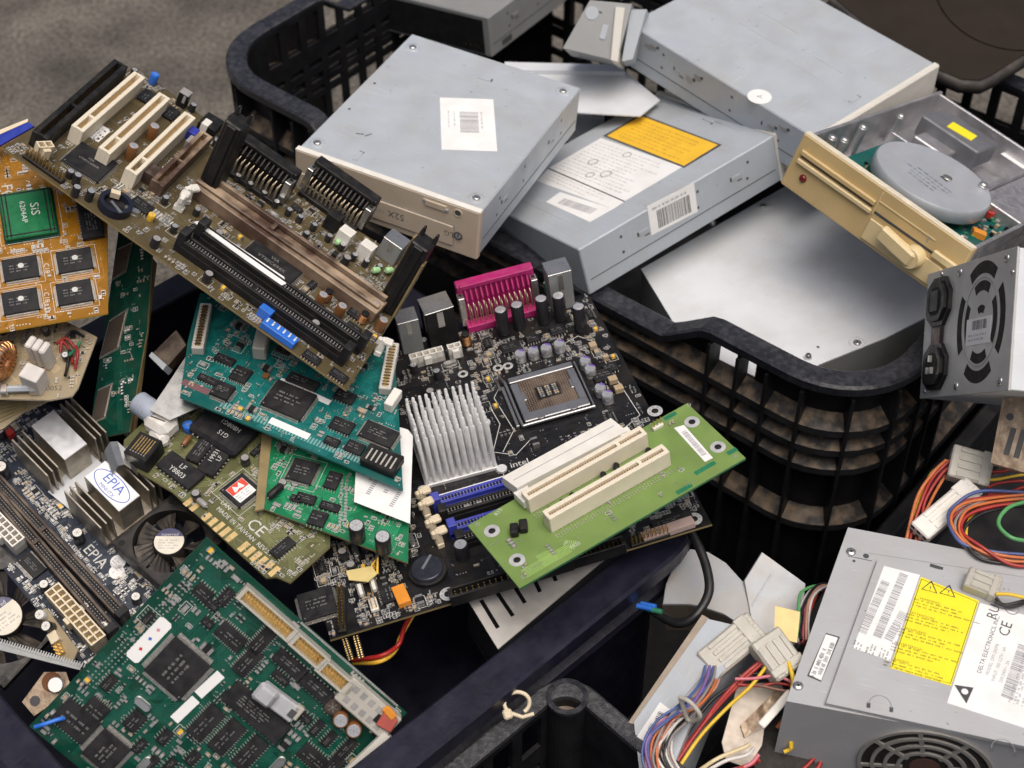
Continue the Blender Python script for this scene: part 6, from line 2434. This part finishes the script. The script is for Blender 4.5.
b.prism(q, h, h + .12, PAPER)
x, y = onlid(964, 693)
a0 = math.radians(anY)
b.prism([(x + 7.2 * math.cos(a0 + t), y + 7.2 * math.sin(a0 + t)) for t in (-math.pi / 2 + .35, math.pi * 5 / 6 + .35 - .35, math.pi / 6 + .35)], h + .13, h + .2, INK)
b.cyl(x + .4, y + 1, h + .2, 2.0, .06, PAPER, 16, 0)
for (s_, p, q_, sz) in (('DELTA ELECTRONICS, INC.', (973, 690), (1003, 600), 2.6), ('MODEL: DPS-200PB', (980, 695), (1004, 625), 2.0), ('INPUT: 100-127V~ 6A', (987, 697), (1010, 632), 2.0), ('200-240V~ 3A', (994, 699), (1014, 645), 2.0)):
    x, y, l, an = fV.seg(p, q_, 3.1)
    b.text(s_, x, y, h + .17, sz, INK if sz > 2.3 else INKG, an)
x, y, l, an = fV.seg((998, 695), (1016, 642), 3.1)
b.barcode(x + 5, y - 1, h + .16, l, 7, INKG, an, 7)
for (p, q_) in (((1012, 703), (1032, 640)), ((1020, 705), (1040, 640))):
    x, y, l, an = fV.seg(p, q_, 3.1)
    b.lines(x, y, h + .16, l, 6, INKG, an, 2.8, 5, 1.6)
x, y = onlid(1005, 629)
b.text('CE', x, y, h + .17, 6.4, INK, an)
x, y = onlid(1012, 609)
b.ring(x, y, h + .14, 3.5, 4.3, .06, INKG, 22)
b.text('N', x, y, h + .17, 3.4, INKG, an)
x, y = onlid(993, 612)
b.text('RU', x, y, h + .17, 6, INK, an)
part(V_, b, 'rating_label')
b = MB()
q = on(fV, 0, [(826, 633), (840, 637), (821, 682), (807, 676)])
b.prism(q, .02, .12, INK)
c = np.mean(q, 0)
q2 = [(c[0] + (p[0] - c[0]) * .86, c[1] + (p[1] - c[1]) * .94) for p in q]
b.prism(q2, .12, .2, PAPER)
x, y, l, an = fV.seg((814, 679), (833, 635), 0)
b.lines(x - 1.6, y - 1.0, .24, l * .86, 3.6, INK, an, 3.6, 4, 3.0)
b.lines(x + 2.2, y + 1.4, .24, l * .86, 3.6, INK, an, 3.6, 8, 3.0)
part(V_, b, 'framed_label')

# ---------------------------------------------------------------- power supply, right edge: sockets and fan face
fU = pnp([(0, 86, 0), (0, 0, 0), (150, 86, 0), (150, 0, 0)], [(928, 276), (922, 397), (1019, 246), (1007, 391)], 0, n=(-.70, -.55, .45), wn=1.5, d0=1080)
print('U', fU.t, fU.R)
U_ = thing('power_supply', 'grey power supply at the right edge with black mains sockets and round fan grille', 'power supply', fU, 'power supplies')
b = MB()
b.box(75, 43, -140, 150, 86, 139, GALVW, ch=.5)
b.box(75, 43, -1, 151, 87, 1.4, PSUFACE, ch=.3)
part(U_, b, 'case')
b = MB()
cx, cy = fU.uv(981, 322)
for (r0, r1, a0, a1) in ((31, 39, 55, 125), (31, 39, -35, 35), (31, 39, 235, 305), (20, 26.5, 60, 120), (20, 26.5, -35, 35), (20, 26.5, 240, 300), (20, 26.5, 150, 210), (6, 11, 55, 125), (6, 11, 235, 305), (31, 39, 150, 210)):
    n = 12
    pts = [(cx + r1 * math.cos(math.radians(a0 + (a1 - a0) * i / n)), cy + r1 * math.sin(math.radians(a0 + (a1 - a0) * i / n))) for i in range(n + 1)]
    pts += [(cx + r0 * math.cos(math.radians(a1 - (a1 - a0) * i / n)), cy + r0 * math.sin(math.radians(a1 - (a1 - a0) * i / n))) for i in range(n + 1)]
    b.prism(pts, .38, .45, mat('fan_dark_inside', (.012, .010, .009), .8))
b.ring(cx, cy, .35, 28, 28.6, .3, PSUDARK, 48)
part(U_, b, 'fan_grille')
b = MB()
x, y = fU.uv(979, 331)
b.box(x, y, .45, 40, 17, .15, PAPER, 0)
b.barcode(x + 2, y + 4, .64, 24, 6, INK, 0, 9)
b.lines(x, y - 4, .64, 32, 6, INKG, 0, 2.8, 6, 1.5)
part(U_, b, 'fan_sticker')
def hexsocket(u, v, Hh, Ww, male):
    x, y = fU.uv(u, v)
    b = MB()
    P = lambda k: [(x - Ww / 2 * k, y - Hh * .32 * k), (x - Ww * .24 * k, y - Hh / 2 * k), (x + Ww * .24 * k, y - Hh / 2 * k), (x + Ww / 2 * k, y - Hh * .2 * k), (x + Ww / 2 * k, y + Hh * .2 * k), (x + Ww * .24 * k, y + Hh / 2 * k), (x - Ww * .24 * k, y + Hh / 2 * k), (x - Ww / 2 * k, y + Hh * .32 * k)]
    b.prism(P(1.0), .4, 3, BLACK)
    b.prism(P(.80), 3, 5, BLACK)
    b.prism(P(.58), 5, 5.1, mat('socket_hollow', (.004, .004, .004), .8))
    if male:
        for (dx, dy) in ((0, 5), (-4, -3), (4, -3)):
            b.box(x + dx, y + dy, 5.1, 2, 4.4, 2, STEEL)
    else:
        b.box(x, y, 5.1, Ww * .34, Hh * .44, .9, BLACK, ch=.3)
    part(U_, b, 'mains_socket')
hexsocket(942, 302, 33, 40, False)
hexsocket(938, 367, 31, 40, True)
b = MB()
x, y = fU.uv(939, 337)
b.box(x, y, .4, 20, 16, 1.6, BLACK, ch=.4)
b.box(x, y, 2, 15, 12, 1, mat('brown_switch', (.11, .06, .055), .45), ch=.4)
part(U_, b, 'voltage_switch')
for (u, v) in ((961, 272), (1008, 258), (1014, 272), (957, 386), (1001, 381), (943, 274), (926, 391)):
    x, y = fU.uv(u, v)
    part(U_, screw(3.0 if u in (961, 1008, 957, 1001) else 1.6, 1.4), 'screw', (x, y, .4), u)

# ---------------------------------------------------------------- rusty slotted bracket
fX = plane((992, 462), (-.45, -.45, .77), (1024, 472), d=1010)
b = MB()
q = on(fX, 0, [(991, 463), (1003, 399), (1060, 388), (1050, 480)])
b.prism(q, -1.4, 0, RUST)
e = on(fX, 0, [(991, 463), (994, 462), (1006, 400), (1003, 399)])
b.prism(e, -8, 1.2, RUST)
e = on(fX, 0, [(991, 463), (991, 459), (1050, 474), (1050, 480)])
b.prism(e, -8, 1.0, RUST)
for (p, q_) in (((1006, 455), (1014, 428)), ((1016, 458), (1024, 430)), ((1027, 460), (1034, 432))):
    x, y, l, an = fX.seg(p, q_)
    b.box(x, y, .01, l, 3.6, .1, INK, an)
b.cyl(*fX.uv(1010, 417), .01, 2.4, .1, INK, 14, 0)
solo(b, 'slotted_bracket', 'rusty speckled metal bracket with long slots at the right edge', 'metal bracket', fX)

# ---------------------------------------------------------------- cables, plugs and scrap around the power supplies
def wires(label, paths, r=1.3, name='wire_bundle', cat='wires', n=8):
    """paths: [(material, [(u, v, z) ...]) ...]"""
    t = thing(name, label, cat, WORLD)
    for (m_, p) in paths:
        b = MB()
        rn = random.Random(int(p[0][0] * 7 + p[0][1] * 13))
        P3 = [atz(u, v, z) + (np.array([rn.uniform(-1.6, 1.6) for _ in range(3)]) if 0 < i < len(p) - 1 else 0) for i, (u, v, z) in enumerate(p)]
        b.tube(spline(P3, n), r * rn.uniform(.76, .98), m_, 7)
        part(t, b, 'wire')
    return t
BLKW = mat('black_wire', (.015, .015, .016), .4)
GRYW = mat('grey_wire', (.26, .23, .22), .45)
REDW = mat('red_wire', (.36, .022, .02), .42, dust=.12)
ORGW = mat('orange_wire', (.56, .15, .04), .42, dust=.15)
SALW = mat('salmon_wire', (.50, .25, .18), .45, dust=.15)
BLUW = mat('blue_wire', (.06, .10, .28), .42, dust=.15)
GRNW = mat('green_wire', (.10, .34, .12), .38)
YELW = mat('yellow_wire', (.76, .50, .03), .36)
WHTW = mat('white_wire', (.62, .60, .57), .4)
PNKW = mat('pink_wire', (.58, .16, .20), .4)
VIOW = mat('violet_wire', (.20, .12, .33), .4)
BRNW = mat('brown_wire', (.20, .10, .07), .4)
def jit(path, dx, dy, dz=0):
    return [(u + dx * (1 + .25 * math.sin(i * 1.7 + dx)), v + dy * (1 + .25 * math.cos(i * 1.3 + dy)), z + dz) for i, (u, v, z) in enumerate(path)]
base = [(712, 664, 282), (706, 684, 284), (690, 704, 286), (667, 717, 286), (650, 740, 282), (650, 765, 276), (665, 790, 270)]
wires('ribbon of orange, blue and grey wires with a tie, curving down from the milky plug',
      [(m_, jit(base, -6 + k * 1.25, 2.5 - k * .3 + (k % 3) * 2.0, -(k % 3) * 2.5)) for k, m_ in enumerate((BLUW, SALW, ORGW, VIOW, SALW, REDW, BLUW, ORGW, SALW, GRYW, ORGW, SALW))], 1.05)
b = MB()
p0, p1 = atz(680, 697, 296), atz(700, 716, 290)
b.tube(spline([p0, (p0 + p1) / 2 + np.array([0, 0, 4]), p1, (p0 + p1) / 2 + np.array([0, 0, -14]), p0], 6), 1.5, NYLON, 6)
solo(b, 'cable_tie', 'pale cable tie around the ribbon of orange and blue wires', 'cable tie', WORLD)
b2 = [(693, 700, 276), (680, 716, 275), (668, 732, 274), (662, 752, 272), (672, 775, 268)]
wires('tangle of black and white twisted wires below the orange ribbon',
      [(m_, jit(b2, -7 + k * 1.35, (k % 4) * 2.2 - 3, (k % 2) * 3)) for k, m_ in enumerate((BLKW, WHTW, BLKW, WHTW, GRYW, BLKW, WHTW, BLKW, BRNW, WHTW, BLKW, GRYW, WHTW))], .95)
b3 = [(768, 664, 290), (748, 684, 284), (724, 706, 276), (700, 735, 268), (676, 772, 258)]
wires('straight red and yellow wires running down left from the square plug', [(YELW, b3), (REDW, jit(b3, -4, -2, -1)), (REDW, jit(b3, -6, -4, -3)), (BLKW, jit(b3, -9, -5, -4))], 1.45)
wires('yellow wire hanging beside the big power supply', [(YELW, [(788, 662, 292), (793, 680, 288), (788, 702, 275), (792, 725, 262), (791, 748, 250)])], 1.5)
b4 = [(735, 679, 286), (755, 678, 286), (775, 679, 286), (792, 682, 285)]
wires('pink and dark red wires crossing below the square plug', [(PNKW, b4), (REDW, jit(b4, 2, 5, -4)), (BRNW, jit(b4, 3, 9, -6)), (BLKW, jit(b4, 5, -4, -4))], 1.2)
b5 = [(799, 640, 286), (800, 618, 286), (806, 596, 282), (818, 584, 276), (832, 590, 268), (836, 610, 262)]
wires('bundle of tan, pink and white wires behind the yellow tag', [(m_, jit(b5, -3 + k * 1.6, (k % 3) * 2, -(k % 3) * 2)) for k, m_ in enumerate((GRNW, WHTW, PNKW, BLKW, PNKW, REDW, SALW, WHTW))], 1.1)
b6 = [(946, 462, 306), (932, 476, 302), (918, 500, 296), (908, 530, 290), (900, 570, 280)]
wires('red, orange and yellow wires from the upper milky plug', [(m_, jit(b6, k * 2.2, -2 + k * .6, -(k % 2) * 2)) for k, m_ in enumerate((ORGW, YELW, REDW, BLKW, REDW, ORGW))], 1.25)
b7 = [(1030, 560, 300), (1000, 556, 302), (968, 545, 304), (953, 525, 306), (962, 507, 308), (990, 499, 308), (1030, 496, 306)]
wires('large loop of red, blue and orange wires behind the big power supply', [(m_, jit(b7, -7 + k * 2.0, -5 + k * 1.2 + (k % 3) * 2.4, -(k % 3) * 3)) for k, m_ in enumerate((BLUW, REDW, REDW, ORGW, GRYW, REDW, ORGW, BRNW, YELW, REDW, BLKW))], 1.3)
wires('thin green wire looping at the right edge', [(GRNW, [(1034, 500, 312), (1010, 506, 314), (1001, 522, 314), (1008, 538, 313), (1034, 542, 310)])], 1.4)
b8 = [(985, 480, 304), (1000, 478, 304), (1024, 476, 303), (1040, 482, 300)]
wires('yellow and red wires leaving the upper milky plug to the right', [(YELW, b8), (REDW, jit(b8, 2, 6, -3)), (REDW, jit(b8, 2, 12, -5)), (REDW, jit(b8, 4, -10, -5))], 1.3)
wires('yellow and black wires over the big power supply label', [(YELW, [(996, 594, 309), (1010, 596, 310), (1034, 600, 310)]), (BLKW, [(996, 598, 307), (1008, 602, 306), (1034, 598, 307)]), (BLKW, [(995, 602, 306), (1010, 606, 304), (1034, 600, 304)])], 1.3)
t = wires('thick black cable looping down from under the black motherboard', [(BLKW, [(676, 515, 292), (692, 535, 292), (703, 562, 290), (707, 590, 286), (698, 616, 280), (680, 624, 274), (660, 614, 268), (648, 606, 262)])], 3.2, 'cable', 'cable', 10)
b = MB()
for (m_, du, dv) in ((CAPGRN, 0, 0), (BLUELT, -6, -5), (BLUELT, -10, -3)):
    p = atz(662 + du, 612 + dv, 270)
    b.tube([p, p + np.array([-9, 4, -2])], 1.8, m_, 8)
part(t, b, 'bared_end')
def plug(label, uv, z, xuv, nx, ny, L, n=(0, -.3, .95), m=None, p=5.0):
    """milky nylon plug lying on its side, cavities at one end"""
    f = plane(uv, n, xuv, z=z)
    b = MB()
    m = m or NYLON
    W_ = ny * p
    b.box(0, 0, 0, L, W_, nx * p, m, ch=1)
    for k in range(ny):
        b.box(L * .08, -W_ / 2 + (k + .5) * p, nx * p, L * .78, p * .55, .7, m, ch=.25)
        for j in range(nx):
            b.T = None
            b.box(-L / 2 - .02, -W_ / 2 + (k + .5) * p, (j + .2) * p, .2, p * .55, p * .55, INK)
    b.box(L * .32, 0, 0, L * .2, W_ + 1.2, nx * p + 1, m, ch=.6)
    return solo(b, 'wire_plug', label, 'plug', f)
plug('long milky ribbed plug standing over the silver rail, at the end of the orange ribbon', (732, 648), 280, (756, 628), 2, 4, 40, (-.1, -.4, .9))
plug('square milky plug next to the yellow tag', (774, 658), 284, (790, 680), 2, 4, 27, (.1, -.35, .93), p=5.4)
plug('milky square plug with round cavities near the rusty bracket', (968, 470), 300, (990, 476), 2, 4, 27, (-.05, -.4, .9), p=5.6)
plug('dusty white flat plug between the upper milky plug and the big power supply', (944, 514), 292, (975, 488), 2, 3, 52, (0, -.25, .96), WHITE)
plug('milky plug lying on the yellow label of the big power supply', (980, 590), 299, (1000, 598), 2, 3, 21, (0, -.1, 1), p=5)
fX = plane((774, 637), (-.1, -.45, .88), (797, 643), z=288)
b = MB()
b.prism(on(fX, 0, [(775, 606), (800, 612), (797, 643), (774, 637)]), 0, .5, mat('pale_yellow_tag', (.76, .58, .24), .55))
solo(b, 'yellow_tag', 'square pale yellow tag among the wires', 'tag', fX)
# silver metal pieces
BRM = mat('brown_tinted_metal', (.30, .25, .20), .45, .5, dust=.4)
def cover(label, fr, pts, th, skirt, extra=()):
    t = thing('metal_cover', label, 'metal cover', fr)
    b = MB()
    q = on(fr, 0, pts)
    c = np.mean(q, 0)
    ins = [(c[0] + (p[0] - c[0]) * .975, c[1] + (p[1] - c[1]) * .975) for p in q]
    n = len(q)
    V = [(*p, 0) for p in ins] + [(*p, -1.6) for p in q] + [(*p, -th) for p in q]
    F = [tuple(range(n))] + [(i + n, (i + 1) % n + n, (i + 1) % n, i) for i in range(n)]
    sk = [(i + 2 * n, (i + 1) % n + 2 * n, (i + 1) % n + n, i + n) for i in range(n)]
    if sum(q[i][0] * q[(i + 1) % n][1] - q[(i + 1) % n][0] * q[i][1] for i in range(n)) < 0:
        F = [tuple(reversed(f)) for f in F]
        sk = [tuple(reversed(f)) for f in sk]
    b.add(V, F, COVERM)
    b.add(V, sk, skirt)
    part(t, b, 'top_sheet')
    if extra:
        b = MB()
        for (p, q_, w_) in extra:
            x, y, l, an = fr.seg(p, q_)
            b.box(x, y, 0, l, w_, .35, GALV, an, ch=.1)
            b.box(x, y + w_ * .6, .01, l, .5, .08, INKG, an)
        part(t, b, 'folded_seam')
    return t
fX = plane((700, 590), (-.16, -.12, .98), (740, 590), z=258)
cover('rounded pale metal cover behind the black cable loop', fX, [(662, 604), (665, 584), (674, 564), (690, 548), (708, 551), (726, 562), (744, 582), (749, 606), (752, 632), (744, 626), (735, 621), (724, 614), (712, 610), (700, 606), (688, 604), (675, 604)], 34, BRM)
fX = plane((770, 600), (.04, -.26, .96), (800, 590), z=262)
cover('dusty pale metal box with a fold line left of the big power supply', fX, [(744, 580), (762, 551), (806, 583), (800, 640), (775, 664), (754, 634)], 30, GALVD, [((752, 606), (771, 575), .9)])
fX = plane((640, 720), (-.2, -.25, .95), (715, 618), z=266)
rail = thing('optical_drive', 'silver drive standing on edge with barcode label at the bottom centre', 'disc drive', fX)
b = MB()
b.prism(on(fX, 0, [(634, 722), (708, 619), (756, 630), (700, 700), (670, 775), (640, 775)]), -60, 0, GALV)
x, y, l, an = fX.seg((672, 712), (745, 626))
b.box(x, y, 0, l, .8, .08, INKG, an)
b.prism(on(fX, 0, [(628, 722), (702, 614), (709, 618), (635, 724)]), -60, -1, BRM)
part(rail, b, 'case')
b = MB()
q = on(fX, .1, [(636, 738), (660, 702), (672, 711), (646, 776)])
b.prism(q, .05, .2, PAPER)
x, y, l, an = fX.seg((645, 752), (664, 708))
b.barcode(x - 1, y - 1, .24, l * .9, 6, INK, an, 6)
b.lines(x - 6, y + 2, .24, l * .7, 2.4, INKG, an, 2.6, 4, 2)
part(rail, b, 'barcode_label')
fX = plane((740, 715), (.1, -.4, .9), (770, 700), z=262)
b = MB()
b.prism(on(fX, 0, [(722, 742), (738, 684), (780, 682), (786, 694), (765, 722), (762, 745), (748, 768), (726, 760)]), -2, 0, mat('beige_metal', (.50, .44, .37), .5, .2, dust=.3))
b.prism(on(fX, 0, [(740, 726), (776, 690), (784, 697), (760, 728), (744, 738)]), 0, 2, RUST)
solo(b, 'sheet_bracket', 'beige sheet metal bracket with a dirty slot, left of the big power supply', 'metal bracket', fX)
fX = plane((770, 712), (.1, -.3, .95), (785, 695), z=276)
b = MB()
x, y, l, an = fX.seg((760, 727), (790, 693))
b.box(x, y, 0, l, 5, 3, WHITE, an, ch=.6)
solo(b, 'white_strip', 'thin white plastic strip leaning against the corner of the big power supply', 'plastic strip', fX)
fX = plane((770, 750), (.0, -.35, .94), (800, 745), z=240)
b = MB()
b.prism(on(fX, 0, [(752, 728), (788, 712), (822, 775), (756, 790)]), -30, 0, mat('dark_foam', (.03, .026, .023), .8, bump=.8, bs=500))
solo(b, 'dark_block', 'dark rough block with loose wire ends below the big power supply corner', 'scrap block', fX)
wires('short orange and red wire ends on the dark block', [(ORGW, [(777, 728, 250), (784, 718, 254), (788, 712, 254)]), (REDW, [(786, 734, 250), (788, 724, 252)]), (YELW, [(784, 752, 246), (792, 748, 248)])], 1.6)
b9 = [(700, 770, 260), (720, 758, 264), (742, 750, 264), (750, 744, 266)]
wires('cream and pink wires at the bottom edge', [(mat('cream_wire', (.66, .55, .33), .4), b9), (WHTW, jit(b9, 4, 4)), (PNKW, jit(b9, 8, 10, -3)), (REDW, jit(b9, 12, 14, -5))], 1.5)
b10 = [(800, 772, 236), (812, 760, 240), (818, 748, 240), (812, 738, 238)]
wires('dark red wire curl in the shade under the big power supply', [(REDW, b10), (REDW, jit(b10, 8, 6, -4))], 1.6)
# dark brown plastic shell behind, upper right
fX = plane((980, 82), (-.02, -.30, .95), (1024, 58), z=330)
b = MB()
SHELL = mat('dark_brown_shell', (.022, .016, .012), .62, var=.15, vs=20, spec=.12)
q = on(fX, 0, [(832, -4), (873, 30), (930, 66), (962, 79), (980, 80), (992, 74), (1050, 38), (1050, -120), (820, -90)])
b.prism(q, -14, 0, SHELL)
for (cu, cv, R_) in ((1012, -10, 64),):
    cx_, cy_ = fX.uv(cu, cv)
    b.tube([(cx_ + R_ * math.cos(a), cy_ + R_ * math.sin(a), .2) for a in np.linspace(math.pi * .8, math.pi * 1.9, 40)], 1.2, SHELL, 6)
shell = thing('plastic_shell', 'large dark brown plastic shell with a curved ridge at the top right corner', 'plastic shell', fX)
part(shell, b, 'plate')
b = MB()
lip = [fX.uv(*p) for p in [(832, -4), (873, 30), (930, 66), (962, 80), (981, 81), (993, 75), (1050, 39)]]
b.tube([(x, y, -7) for x, y in lip], 6.5, mat('dark_shell_rim', (.016, .015, .016), .5, spec=.25, dust=.15), 8)
part(shell, b, 'rim')
# dark crate added under the power supplies, widened so the gaps stay black
c4 = np.array([242, 762, 0]) - E1 * 27 - _e2 * 270
crate('plastic_crate', 'dark crate added under the power supplies and cables to black out the gaps', c4, -E1, 460, 720, 150, r=30, flat=True, mats=(CRATE, CRATE, CRATE), rimw=10, ribs=(60,), pads=False, zb=40)
